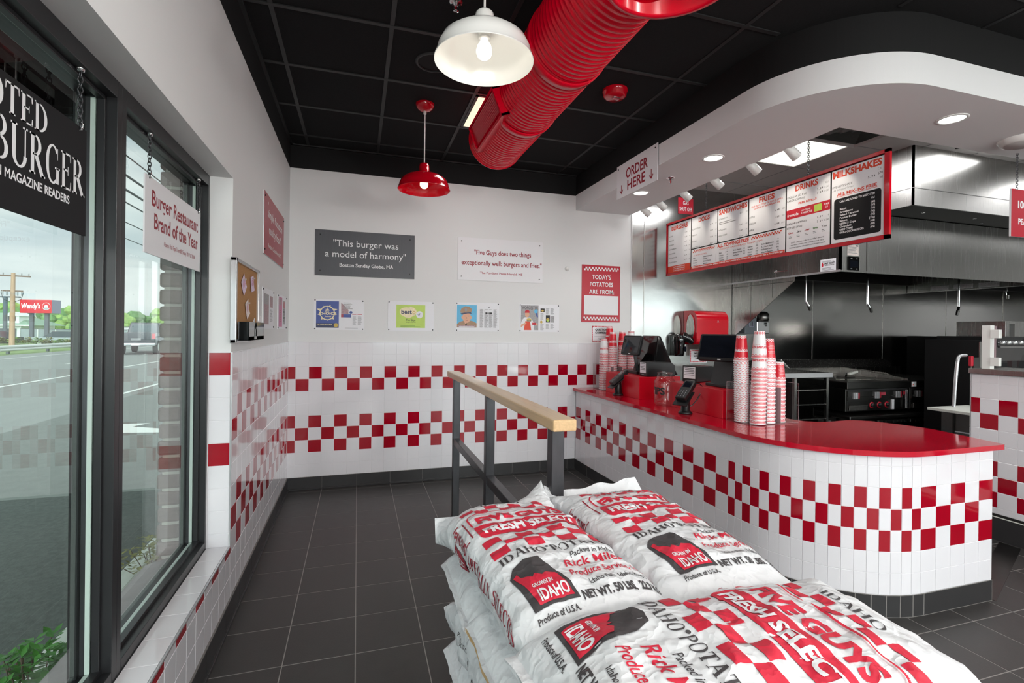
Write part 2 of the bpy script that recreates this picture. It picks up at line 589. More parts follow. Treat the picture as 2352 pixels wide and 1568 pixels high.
def facing(origin, right, up):
    r, u = Vector(right), Vector(up)
    n = r.cross(u)
    return Matrix(((r.x, u.x, n.x, origin[0]), (r.y, u.y, n.y, origin[1]), (r.z, u.z, n.z, origin[2]), (0, 0, 0, 1)))


def on_back(x, z, y=0.0):      # looking at the back wall
    return facing((x, y, z), (1, 0, 0), (0, 0, 1))


def on_left(y, z, x=0.0):      # looking at the left (window) wall from inside
    return facing((x, y, z), (0, 1, 0), (0, 0, 1))


def to_room(y, z, x):          # a face that looks towards the left wall (-X)
    return facing((x, y, z), (0, -1, 0), (0, 0, 1))


# ---- serif capitals drawn with a broad pen
def _serif_glyphs():
    T, t, sh, sl = 0.17, 0.055, 0.15, 0.05
    G = {}

    def Lq(x0, y0, x1, y1, w):
        d = math.hypot(x1 - x0, y1 - y0); nx, ny = -(y1 - y0) / d * w / 2, (x1 - x0) / d * w / 2
        if abs(y1 - y0) > abs(x1 - x0):      # keep stems flat at top and bottom
            h = w / 2 * d / abs(y1 - y0)
            return [(x0 - h, y0), (x0 + h, y0), (x1 + h, y1), (x1 - h, y1)]
        return [(x0 + nx, y0 + ny), (x0 - nx, y0 - ny), (x1 - nx, y1 - ny), (x1 + nx, y1 + ny)]

    def arc(cx, cy, rx, ry, a0, a1, n=14, k=1.0):
        out = []
        for i in range(n):
            q = []
            for a in (a0 + (a1 - a0) * i / n, a0 + (a1 - a0) * (i + 1) / n):
                a = R(a); w = t + (T * k - t) * abs(cos(a)) ** 1.5
                q.append(((cx + (rx) * cos(a), cy + (ry) * sin(a)), (cx + (rx - w) * cos(a), cy + (ry - w) * sin(a))))
            out.append([q[0][0], q[1][0], q[1][1], q[0][1]])
        return out

    def sf(x, y, w=None):
        w = w or sh
        y0 = 0 if y == 0 else 1 - sl
        return [(x - w, y0), (x + w, y0), (x + w, y0 + sl), (x - w, y0 + sl)]

    def stem(x, a=1, b=1):
        return [Lq(x, 0, x, 1, T)] + ([sf(x, 0)] if a else []) + ([sf(x, 1)] if b else [])
    G['I'] = (stem(.16), .34)
    G['L'] = (stem(.16) + [Lq(.16, .025, .62, .025, t), [(.57, 0), (.64, 0), (.64, .26), (.60, .26)]], .68)
    G['E'] = (stem(.16) + [Lq(.16, .025, .62, .025, t), Lq(.16, .975, .6, .975, t), Lq(.16, .52, .44, .52, t),
                           [(.57, 0), (.64, 0), (.64, .24), (.60, .24)], [(.55, 1), (.62, 1), (.62, .78), (.58, .78)], [(.42, .40), (.46, .40), (.46, .64), (.42, .64)]], .70)
    G['T'] = (stem(.36, 1, 0) + [Lq(.04, .97, .68, .97, t + .01), [(.02, 1), (.08, 1), (.05, .74), (.02, .74)], [(.64, 1), (.70, 1), (.70, .74), (.67, .74)]], .74)
    G['H'] = (stem(.16) + stem(.68) + [Lq(.16, .52, .68, .52, t)], .86)
    G['D'] = (stem(.16) + arc(.28, .5, .46, .5, -90, 90) + [Lq(.16, .027, .29, .027, t), Lq(.16, .973, .29, .973, t)], .80)
    G['O'] = (arc(.42, .5, .4, .52, 0, 360, 26), .86)
    G['C'] = (arc(.42, .5, .4, .52, 48, 312, 20) + [[(.66, .96), (.71, .96), (.71, .64), (.68, .64)]], .78)
    G['G'] = (arc(.42, .5, .4, .52, 48, 300, 20) + [[(.66, .96), (.71, .96), (.71, .66), (.68, .66)], Lq(.70, .02, .70, .44, T * .9), [(.54, .40), (.84, .40), (.84, .45), (.54, .45)]], .88)
    G['A'] = ([Lq(.12, 0, .40, 1, t + .01), Lq(.68, 0, .40, 1, T), Lq(.22, .33, .58, .33, t), sf(.12, 0, .12), sf(.68, 0, .15)], .82)
    G['P'] = (stem(.16) + arc(.30, .73, .32, .27, -90, 90, 10) + [Lq(.16, .973, .31, .973, t), Lq(.16, .487, .31, .487, t)], .66)
    G['R'] = (stem(.16) + arc(.30, .74, .32, .26, -90, 90, 10) + [Lq(.16, .973, .31, .973, t), Lq(.16, .507, .36, .507, t), Lq(.70, 0, .34, .5, T), sf(.74, 0, .10)], .82)
    G['B'] = (stem(.16) + arc(.30, .76, .28, .24, -90, 90, 10) + arc(.32, .26, .34, .27, -90, 90, 10) + [Lq(.16, .973, .31, .973, t), Lq(.16, .525, .33, .525, t), Lq(.16, .02, .33, .02, t)], .72)
    G['S'] = (arc(.30, .76, .26, .25, 40, 250, 14, .8) + arc(.32, .26, .28, .27, -140, 80, 14, .8) + [Lq(.14, .66, .50, .40, T * 1.05),
              [(.50, .98), (.54, .98), (.54, .70), (.51, .70)], [(.05, .02), (.09, .02), (.09, .30), (.06, .30)]], .64)
    G['U'] = ([Lq(.16, .3, .16, 1, T), sf(.16, 1), Lq(.70, .3, .70, 1, t + .01), sf(.70, 1, .12)] + arc(.43, .30, .355, .31, 180, 360, 14), .88)
    G['Y'] = ([Lq(.40, 0, .40, .48, T), sf(.40, 0), Lq(.40, .44, .12, 1, T), Lq(.42, .44, .68, 1, t + .01), sf(.12, 1), sf(.68, 1, .12)], .80)
    G['V'] = ([Lq(.40, 0, .12, 1, T), Lq(.40, 0, .68, 1, t + .01), sf(.12, 1), sf(.68, 1, .12)], .80)
    G[' '] = ([], .40)
    return G


SERIF = _serif_glyphs()


def serif(body):
    vs = []; fs = []; x = 0.0
    for ch in body:
        qs, adv = SERIF.get(ch, SERIF[' '])
        for q in qs:
            o = len(vs)
            vs += [(a + x, b) for a, b in q]
            fs.append(tuple(range(o, o + len(q))))
        x += adv + 0.03
    return vs, fs


# ------------------------------------------------------------ shared bits
def tiles(mb, O, U, V, N, us, vs, pick, gap=0.0024, depth=0.0016, seed=3):
    """glazed tiles on a wall: us / vs are the joint positions; pick(i, j) -> material or None"""
    O, U, V, N = Vector(O), Vector(U), Vector(V), Vector(N)
    rr = random.Random(seed)
    g = gap / 2; e = 0.001
    for j in range(len(vs) - 1):
        for i in range(len(us) - 1):
            m = pick(i, j)
            if m is None:
                continue
            a, b, c, d = us[i] + g, us[i + 1] - g, vs[j] + g, vs[j + 1] - g
            if b - a < 0.004 or d - c < 0.004:
                continue
            k = [rr.uniform(-0.00010, 0.00010) for _ in range(4)]
            P = lambda u, v, n: O + U * u + V * v + N * n
            outer = [P(a, c, 0), P(b, c, 0), P(b, d, 0), P(a, d, 0)]
            mid = [P(a, c, depth - e), P(b, c, depth - e), P(b, d, depth - e), P(a, d, depth - e)]
            top = [P(a + e, c + e, depth + k[0]), P(b - e, c + e, depth + k[1]), P(b - e, d - e, depth + k[2]), P(a + e, d - e, depth + k[3])]
            flip = U.cross(V).dot(N) < 0
            fs = [(8, 9, 10, 11)] + [(q, (q + 1) % 4, 4 + (q + 1) % 4, 4 + q) for q in range(4)] + [(4 + q, 4 + (q + 1) % 4, 8 + (q + 1) % 4, 8 + q) for q in range(4)]
            if flip:
                fs = [f[::-1] for f in fs]
            mb.add(outer + mid + top, fs, m)


def screw(mb, p, n, r=0.006, m='black_plastic', h=0.004):
    p, n = Vector(p), Vector(n).normalized()
    mb.tube([p, p + n * h, p + n * (h + 0.001)], [r, r, r * 0.6], m, 10)


def chain(mb, p0, p1, m='chrome', link=0.02, r=0.0022):
    p0, p1 = Vector(p0), Vector(p1)
    n = max(2, int((p1 - p0).length / (link * 0.72)))
    d = (p1 - p0).normalized()
    a = d.orthogonal().normalized(); b = d.cross(a)
    for i in range(n):
        c = p0.lerp(p1, (i + 0.5) / n)
        s_ = a if i % 2 else b
        pts = []
        for k in range(9):
            t = 2 * pi * k / 8
            pts.append(c + d * (cos(t) * link * 0.55) + s_ * (sin(t) * link * 0.32))
        mb.tube(pts, r, m, 5, caps=False)

# ============================================================ THE ROOM
Q = 0.111                     # wall tile pitch
ZB = 0.117                    # top of the base tiles
ROWS = [ZB + Q * j for j in range(12)]
ZT = ROWS[-1]                 # top of the tiling
ZC = 3.12                     # ceiling
RX1, RY0 = 12.0, -9.5         # room extents
CHK = {2: 0, 3: 1, 6: 0, 7: 1, 8: 0}   # check rows counted from the top -> parity


def row_from_top(j):
    return 10 - j


# floor
mb = MB()
mb.box(-0.2, RY0 - 0.15, -0.12, RX1 + 0.15, 0.15, -0.0011, 'floor_grout')
fx = [0.0] + [0.2976 + 0.3038 * k for k in range(0, 39) if 0.2976 + 0.3038 * k < RX1] + [RX1]
fy = [RY0] + [-2.5069 + 0.3038 * k for k in range(-23, 9) if RY0 < -2.5069 + 0.3038 * k < 0] + [0.0]
tiles(mb, (0, 0, -0.0011), (1, 0, 0), (0, 1, 0), (0, 0, 1), fx, fy, lambda i, j: 'floor_tile', gap=0.0046, depth=0.0011)
struct(mb.build('floor'))

# ceiling: black lay-in panels over the dining side, pale ones over the kitchen
mb = MB()
mb.box(-0.2, RY0 - 0.15, ZC, RX1 + 0.15, -2.49, ZC + 0.08, 'ceil_tile')
mb.box(-0.2, -2.49, ZC, 3.445, 0.15, ZC + 0.08, 'ceil_tile')
mb.box(3.445, -2.49, ZC, RX1 + 0.15, 0.15, ZC + 0.08, 'kit_ceil')
gx = [0.15 + 0.606 * k for k in range(20)]
gy = [-0.255 - 0.6 * k for k in range(16)]
for x in gx:
    if x < 2.8:
        mb.box(x - 0.012, RY0, ZC - 0.005, x + 0.012, 0, ZC + 0.01, 'ceil_grid')
    else:
        mb.box(x - 0.012, RY0, ZC - 0.005, x + 0.012, -3.03, ZC + 0.01, 'ceil_grid')
for y in gy:
    mb.box(0, y - 0.012, ZC - 0.006, 2.8, y + 0.012, ZC + 0.01, 'ceil_grid')
    if y < -3.1:
        mb.box(2.8, y - 0.012, ZC - 0.006, RX1, y + 0.012, ZC + 0.01, 'ceil_grid')
for k in range(9):
    x = 3.49 + 0.61 * k
    mb.box(x - 0.004, -2.49, ZC - 0.003, x + 0.004, 0, ZC + 0.01, 'ink_grey')
for k in range(4):
    y = -0.36 - 0.61 * k
    mb.box(3.445, y - 0.004, ZC - 0.0035, RX1, y + 0.004, ZC + 0.01, 'ink_grey')
mb.box(0.0, RY0, ZC - 0.012, 0.02, 0, ZC, 'ceil_grid')
mb.box(0.0, -0.02, ZC - 0.012, 2.8, 0, ZC, 'ceil_grid')
struct(mb.build('ceiling'))

# back wall
mb = MB()
mb.box(-0.31, 0, -0.1, 3.475, 0.15, 2.908, 'wall_white')
mb.box(-0.31, 0, 2.908, 3.475, 0.15, ZC + 0.05, 'black_paint')
mb.box(0, -0.001, ZB, 3.475, 0, ZT, 'grout')
ux = [0.0] + [0.064 + Q * k for k in range(31) if 0.064 + Q * k < 3.47] + [3.475]


def pick_back(i, j):
    r = row_from_top(j)
    return 'tile_red' if r in CHK and (i + CHK[r]) % 2 == 0 else 'tile_white'


tiles(mb, (0, -0.001, 0), (1, 0, 0), (0, 0, 1), (0, -1, 0), ux, ROWS, pick_back, seed=5)
mb.box(0.0, -0.007, ZT, 3.475, 0.0, ZT + 0.004, 'tile_white')
struct(mb.build('wall_back'))

# window wall
YJ, YN = -2.10, -7.20         # window opening
ZS, ZH = 0.380, 2.198
mb = MB()
for (y0, y1, z0, z1) in ((YJ, 0.0, -0.1, ZC + 0.05), (YN, YJ, ZH, ZC + 0.05), (YN, YJ, -0.1, ZS), (RY0 - 0.15, YN, -0.1, ZC + 0.05)):
    if z1 > 2.95:
        mb.box(-0.21, y0, z0, 0, y1, 2.90, 'wall_white')
        mb.box(-0.21, y0, 2.90, 0, y1, z1, 'black_paint')
    else:
        mb.box(-0.21, y0, z0, 0, y1, z1, 'wall_white')
mb.box(0, RY0, ZB, 0.001, 0, ZS, 'grout')
mb.box(0, YJ, ZS, 0.001, 0, ZT, 'grout')
uy = [0.0] + [-0.0749 - Q * k for k in range(85) if -0.0749 - Q * k > RY0] + [RY0]


def pick_left(i, j):
    r = row_from_top(j)
    k = i + (1 if i > 27 else 0)
    return 'tile_red' if r in CHK and (k + 1 + CHK[r]) % 2 == 0 else 'tile_white'


uyf = [y for y in uy if y > YJ] + [YJ]
tiles(mb, (0.001, 0, 0), (0, -1, 0), (0, 0, 1), (1, 0, 0), [-y for y in uyf], ROWS, pick_left, seed=6)
tiles(mb, (0.001, 0, 0), (0, -1, 0), (0, 0, 1), (1, 0, 0), [-YJ] + [-y for y in uy if y < YJ], [z for z in ROWS if z < ZS - 0.02] + [ZS],
      lambda i, j: pick_left(i + len(uyf) - 2, j), seed=7)
mb.box(0.0, YJ, ZT, 0.007, 0.0, ZT + 0.004, 'tile_white')
# jamb and sill tiles
mb.box(-0.10, YJ - 0.001, ZS, 0, YJ, ZT, 'grout')
tiles(mb, (-0.10, YJ - 0.001, 0), (1, 0, 0), (0, 0, 1), (0, -1, 0), [0.004, 0.098], [ZS] + [z for z in ROWS if z > ZS],
      lambda i, j: 'tile_red' if j in (4, 8) else 'tile_white', gap=0.002)
mb.box(-0.10, YJ - 0.007, ZT, 0.0, YJ, ZT + 0.004, 'tile_white')
mb.box(-0.10, YN, ZS, 0, YJ, ZS + 0.001, 'grout')
tiles(mb, (-0.10, 0, ZS + 0.001), (1, 0, 0), (0, -1, 0), (0, 0, 1), [0.002, 0.10], [-YJ + 0.007 + 0.1495 * k for k in range(34)],
      lambda i, j: 'tile_white', gap=0.0016, depth=0.005)
struct(mb.build('wall_left'))
mb = MB(); mb.box(0.0, YJ - 0.008, ZS, 0.008, YJ - 0.001, ZT + 0.006, 'alu')
struct(mb.build('trim_1', bevel=0.002))
mb = MB(); mb.box(0.0005, YN, ZS - 0.003, 0.0085, YJ - 0.008, ZS + 0.0065, 'alu')
struct(mb.build('trim_2', bevel=0.002))

# base tiles
for nm, O, U, N, ln in (('baseboard_back', (0, -0.001, 0), (1, 0, 0), (0, -1, 0), 2.816), ('baseboard_left', (0.001, 0, 0), (0, -1, 0), (1, 0, 0), 9.5)):
    mb = MB()
    U_, N_ = Vector(U), Vector(N)
    a = Vector(O) - N_ * 0.001; b = a + U_ * ln + N_ * 0.0083
    mb.box(a.x, a.y, 0.0, b.x, b.y, ZB - 0.002, 'base_grout')
    off = 0.2976 if nm == 'baseboard_back' else 0.0764
    js = [0.0] + [off + 0.3038 * k for k in range(40) if off + 0.3038 * k < ln] + [ln]
    tiles(mb, Vector(O) + N_ * 0.001, U, (0, 0, 1), N, js, [0.0, ZB - 0.001], lambda i, j: 'base_tile', gap=0.003, depth=0.008)
    tiles(mb, Vector(O) + N_ * 0.008, U, (0, 0, 1), N, js, [0.0, 0.018], lambda i, j: 'base_tile', gap=0.003, depth=0.010)
    struct(mb.build(nm))

# soffit over the order counter
def arc_pts(cx, cy, r, a0, a1, n):
    return [(cx + r * cos(R(a0 + (a1 - a0) * i / n)), cy + r * sin(R(a0 + (a1 - a0) * i / n))) for i in range(n + 1)]


outer = [(2.80, 0.0), (2.80, -1.2)] + arc_pts(3.435, -2.40, 0.635, 180, 270, 28) + [(6.0, -3.035), (RX1, -3.035)]
inner = [(RX1, -2.49), (3.445, -2.49), (3.445, 0.0)]
mb = MB()
ring = outer + inner
mb.add([(x, y, 2.753) for x, y in ring], [tuple(range(len(ring)))[::-1]], 'soffit_white')
for (ax, ay), (bx, by) in zip(outer, outer[1:]):
    curved = ay < -2.39 and bx < 3.5
    mb.add([(ax, ay, 2.753), (bx, by, 2.753), (bx, by, 2.914), (ax, ay, 2.914)], [(3, 2, 1, 0)], 'soffit_white', curved)
    mb.add([(ax, ay, 2.914), (bx, by, 2.914), (bx, by, ZC), (ax, ay, ZC)], [(3, 2, 1, 0)], 'black_paint', curved)
for (ax, ay), (bx, by) in zip(inner, inner[1:]):
    mb.add([(ax, ay, 2.753), (bx, by, 2.753), (bx, by, ZC), (ax, ay, ZC)], [(3, 2, 1, 0)], 'soffit_white')
struct(mb.build('wall_soffit'))

# stainless kitchen wall
mb = MB()
mb.box(3.475, 0.0, -0.1, RX1 + 0.15, 0.15, ZC + 0.05, 'steel_dark')
seams = [3.475, 3.635, 4.842, 6.063, 7.264, 8.468, 9.67, 10.87, RX1]
rr = random.Random(4)
for a, b in zip(seams, seams[1:]):
    for z0, z1 in ((0.0, 2.05), (2.05, ZC)):
        t = [rr.uniform(0.003, 0.0045) for _ in range(4)]
        mb.add([(a + 0.003, -t[0], z0), (b - 0.003, -t[1], z0), (b - 0.003, -t[2], z1), (a + 0.003, -t[3], z1)], [(0, 1, 2, 3)], 'steel_wavy')
    mb.box(b - 0.006, -0.008, 0, b + 0.006, 0.0, ZC, 'steel')
mb.box(3.469, -0.009, ZT, 3.479, 0.0, 2.76, 'wall_white')
struct(mb.build('wall_kitchen'))

# low tiled service wall at the right
PX, PY0, PY1 = 5.0, -4.7, -2.298
mb = MB()
mb.box(PX + 0.008, PY0, 0.16, PX + 0.12, PY1 - 0.004, 1.186, 'grout')
mb.box(PX + 0.004, PY0, 0.0, PX + 0.12, PY1 - 0.002, 0.165, 'base_tile')
mb.box(PX + 0.000, PY0, 0.163, PX + 0.01, PY1 - 0.002, 0.170, 'cut_white')
mb.box(PX + 0.002, PY0, 0.170, PX + 0.01, PY1 - 0.002, 0.188, 'steel_dark')
pv = [0.188] + [1.12 - Q * k for k in range(8, -1, -1)] + [1.186]
pu = [2.302] + [2.359 + Q * k for k in range(22) if 2.359 + Q * k < 4.7]


def pick_pony(i, j):
    r = 10 - j
    c = {2: 0, 3: 1, 6: 1, 7: 0, 8: 1}
    return 'tile_red' if r in c and (i + c[r]) % 2 == 0 else 'tile_white'


tiles(mb, (PX + 0.008, 0, 0), (0, -1, 0), (0, 0, 1), (-1, 0, 0), pu, pv, lambda i, j: pick_pony(i, j + 1), seed=9)
tiles(mb, (0, PY1 - 0.004, 0), (1, 0, 0), (0, 0, 1), (0, 1, 0), [PX + 0.002, PX + 0.12], pv, lambda i, j: 'tile_white', seed=10, depth=0.004)
struct(mb.build('wall_service'))

# the walls behind the camera; three unseen shop-front windows added to light the room
mb = MB()
WX = [(0.9, 4.0), (4.5, 7.6), (8.1, 11.2)]
mb.box(-0.21, RY0 - 0.15, -0.1, RX1 + 0.15, RY0, 0.5, 'wall_white')
mb.box(-0.21, RY0 - 0.15, 2.86, RX1 + 0.15, RY0, 2.9, 'wall_white')
for a, b in zip([-0.21] + [w[1] for w in WX], [w[0] for w in WX] + [RX1 + 0.15]):
    mb.box(a, RY0 - 0.15, 0.5, b, RY0, 2.86, 'wall_white')
mb.box(-0.21, RY0 - 0.15, 2.9, RX1 + 0.15, RY0, ZC + 0.05, 'black_paint')
big = [0.44 * k for k in range(28)]
for i in range(108):
    for r in CHK:
        if any(a - Q < i * Q < b for a, b in WX) and r < 8:
            continue
        if (i + CHK[r]) % 2 == 0:
            z0 = ZT - Q * (r + 1)
            mb.quad((i * Q, RY0 + 0.003, z0), (i * Q, RY0 + 0.003, z0 + Q), ((i + 1) * Q, RY0 + 0.003, z0 + Q), ((i + 1) * Q, RY0 + 0.003, z0), 'tile_red')
struct(mb.build('wall_rear'))
for n, (a, b) in enumerate(WX):
    mb = MB()
    for (x0, x1, z0, z1) in ((a, a + 0.05, 0.5, 2.86), (b - 0.05, b, 0.5, 2.86), (a, b, 0.5, 0.55), (a, b, 2.81, 2.86), ((a + b) / 2 - 0.03, (a + b) / 2 + 0.03, 0.5, 2.86)):
        mb.box(x0, RY0 - 0.12, z0, x1, RY0 - 0.02, z1, 'black_metal')
    fr = struct(mb.build('window_%d' % (n + 5)))  # added shop-front window, unseen, lets daylight in
    g = MB(); g.add([(a, RY0 - 0.07, 0.5), (b, RY0 - 0.07, 0.5), (b, RY0 - 0.07, 2.86), (a, RY0 - 0.07, 2.86)], [(0, 1, 2, 3)], 'glass'); g.build('glass', fr)
mb = MB()
mb.box(RX1, RY0 - 0.15, -0.1, RX1 + 0.15, 0.15, 2.9, 'wall_white')
mb.box(RX1, RY0 - 0.15, 2.9, RX1 + 0.15, 0.15, ZC + 0.05, 'black_paint')
struct(mb.build('wall_right'))

# windows: black frame, insulated glass
XF0, XF1, XG = -0.10, -0.205, -0.152
mull = [YJ, -3.04, -4.95, -6.1, YN]
for n in range(4):
    y1, y0 = mull[n], mull[n + 1]
    a1 = y1 - (0.022 if n == 0 else 0.030)     # clear opening
    a0 = y0 + (0.022 if n == 3 else 0.030)
    mb = MB()
    mb.box(XF0, a1, ZS, XF1, y1, ZH, 'black_metal')
    if n == 3:
        mb.box(XF0, y0, ZS, XF1, a0, ZH, 'black_metal')
    else:
        mb.box(XF0, y0, ZS, XF1, a0, ZH, 'black_metal')
    mb.box(XF0, a0, ZH - 0.052, XF1, a1, ZH, 'black_metal')
    mb.box(XF0, a0, ZS, XF1, a1, ZS + 0.042, 'black_metal')
    # stops around the glass
    for (p, q) in ((a1 - 0.010, a1), (a0, a0 + 0.010)):
        mb.box(-0.128, p, ZS + 0.042, -0.148, q, ZH - 0.052, 'black_metal')
        mb.box(-0.182, p - 0.004, ZS + 0.042, -0.205, q + 0.004, ZH - 0.052, 'black_metal')
    mb.box(-0.128, a0, ZH - 0.064, -0.148, a1, ZH - 0.052, 'black_metal')
    mb.box(-0.125, a0, ZS + 0.042, -0.148, a1, ZS + 0.056, 'black_metal')
    fr = struct(mb.build('window_%d' % (n + 1), bevel=0.0015))
    g = MB()
    g.add([(XG, a0, ZS + 0.042), (XG, a1, ZS + 0.042), (XG, a1, ZH - 0.052), (XG, a0, ZH - 0.052)], [(0, 1, 2, 3)], 'glass')
    g.add([(XG - 0.026, a0, ZS + 0.042), (XG - 0.026, a1, ZS + 0.042), (XG - 0.026, a1, ZH - 0.052), (XG - 0.026, a0, ZH - 0.052)], [(0, 1, 2, 3)], 'glass')
    g.build('glass', fr)
    e = MB()
    e.box(-0.1535, a1 - 0.006, ZS + 0.05, -0.166, a1 - 0.001, ZH - 0.06, 'spacer')
    e.box(-0.1535, a0 + 0.001, ZS + 0.05, -0.166, a0 + 0.006, ZH - 0.06, 'spacer')
    e.box(-0.166, a1 - 0.006, ZS + 0.05, -0.178, a1 - 0.001, ZH - 0.06, 'dark_iron')
    e.box(-0.1535, a0 + 0.006, ZS + 0.043, -0.166, a1 - 0.006, ZS + 0.049, 'spacer')
    e.build('glass_edge_seal', fr)

# outer brick face with rounded courses, stone sill
mb = MB()
mb.box(-0.295, YJ + 0.012, -0.2, -0.212, 0.6, 3.3, 'mortar')
rr = random.Random(8)
for k in range(36):
    z = -0.12 + k * 0.0805
    off = 0.1 if k % 2 else 0.0
    y = YJ + 0.004
    ln_ = 0.20 - off
    while y < 0.5:
        d = rr.uniform(-0.004, 0.004)
        mb.box(-0.312 + d, y, z, -0.214, y + ln_ - 0.008, z + 0.070, 'brick')
        y += ln_; ln_ = 0.20
struct(mb.build('wall_exterior', bevel=0.012))
mb = MB()
mb.add([(-0.206, YN, 0.372), (-0.206, YJ + 0.02, 0.372), (-0.36, YJ + 0.02, 0.325), (-0.36, YN, 0.325),
        (-0.206, YN, 0.27), (-0.206, YJ + 0.02, 0.27), (-0.36, YJ + 0.02, 0.265), (-0.36, YN, 0.265)],
       [(0, 1, 2, 3)[::-1], (4, 5, 6, 7), (3, 2, 6, 7)[::-1], (1, 5, 6, 2), (0, 3, 7, 4)], 'stone')
mb.box(-0.34, YN, -0.2, -0.212, YJ, 0.268, 'brick')
struct(mb.build('trim_3'))

# ground outside
mb = MB()
GZ = -0.2
def strip(x0, x1, y0, y1, m, z=GZ):
    mb.add([(x0, y0, z), (x1, y0, z), (x1, y1, z), (x0, y1, z)], [(0, 1, 2, 3)], m)
strip(-4.6, -0.78, -30, 1.05, 'asphalt_new')
strip(-4.6, -0.78, 1.05, 130, 'asphalt_mid')
strip(-17.9, -4.6, -30, 130, 'asphalt_old')
strip(-120, -17.9, -30, 220, 'grass')
strip(-0.78, -0.20, -9.6, 2.6, 'stone', -0.10)
strip(-0.78, 12, 2.6, 130, 'asphalt_mid')
strip(-0.78, 40, -60, -9.66, 'concrete')  # unseen pavement, made pale to bounce light into the room
for x in (-8.55,):
    strip(x - 0.07, x + 0.07, -30, 130, 'road_white', GZ + 0.004)
strip(-5.0, -4.88, 9.0, 130, 'road_white', GZ + 0.004)
strip(-16.0, -15.88, -30, 130, 'road_white', GZ + 0.004)
for k in range(14):
    strip(-11.55, -11.42, -10.6 + 8.0 * k, -7.6 + 8.0 * k, 'road_white', GZ + 0.004)
mb.add([(x, y, GZ + 0.004) for x, y in ((-3.5, 5.15), (-2.80, 5.14), (-2.95, 4.85), (-2.40, 4.52), (-2.30, 4.20), (-3.5, 4.42))], [(5, 4, 3, 2, 1, 0)], 'road_white')
for k in range(24):                     # joints of the stones in the planting strip
    y = -9.5 + 0.42 * k
    mb.add([(-0.67, y, -0.0985), (-0.30, y, -0.0985), (-0.30, y + 0.012, -0.0985), (-0.67, y + 0.012, -0.0985)], [(0, 1, 2, 3)], 'mortar')
struct(mb.build('ground'))
mb = MB(); mb.box(-0.79, -9.6, GZ, -0.675, 2.6, -0.05, 'concrete')
struct(mb.build('trim_4', bevel=0.012))

# ============================================================ CEILING FIXTURES
def troffer(x0, y0, x1, y1, label, m, power, z=ZC, group=None, frame='ceil_grid', color=(0.97, 0.985, 1)):
    t = thing('ceiling_light', label, 'ceiling light', ((x0 + x1) / 2, (y0 + y1) / 2, z), group)
    f = MB()
    for a in ((x0, y0, x1, y0 + 0.02), (x0, y1 - 0.02, x1, y1), (x0, y0, x0 + 0.02, y1), (x1 - 0.02, y0, x1, y1)):
        f.box(a[0], a[1], z - 0.010, a[2], a[3], z + 0.02, frame)
    f.build('frame', t)
    d = MB(); d.box(x0 + 0.02, y0 + 0.02, z - 0.004, x1 - 0.02, y1 - 0.02, z + 0.01, m)
    d.build('diffuser', t)
    lamp('AREA', ((x0 + x1) / 2, (y0 + y1) / 2, z - 0.016), power, x1 - x0 - 0.06, y1 - y0 - 0.06, color=color, parent=t)
    return t


troffer(1.372, -1.445, 1.946, -0.865, 'square lit ceiling light panel partly hidden behind the red duct', 'diffuser', P_TROFFER * 0.62)
for k, (x, y) in enumerate(((0.16, -4.98), (1.97, -4.98), (4.6, -4.98), (0.16, -7.4), (2.58, -7.4), (5.6, -7.4), (8.0, -4.98), (8.6, -7.4))):
    troffer(x, y, x + 0.594, y + 1.19, 'long lit ceiling light panel over the dining area behind the viewer', 'diffuser', P_TROFFER,
            group='dining area ceiling lights')
troffer(4.10, -1.575, 4.70, -0.975, 'bright square light panel in the pale kitchen ceiling above the menu board', 'diffuser_kit', P_KITCHEN, frame='kit_ceil', color=(0.99, 0.99, 1))
for k, x in enumerate((5.6, 7.4, 9.2, 11.0)):  # extra panels out of view, added to brighten the kitchen
    troffer(x, -2.42, x + 0.6, -1.82, 'square light panel added out of view over the service aisle to brighten the kitchen', 'diffuser_kit', P_KITCHEN * 0.8, frame='kit_ceil', group='added service aisle light panels')
troffer(3.50, -0.31, 4.09, -0.02, 'small lit panel in the kitchen ceiling by the wall', 'diffuser_kit', 1.5, frame='kit_ceil')


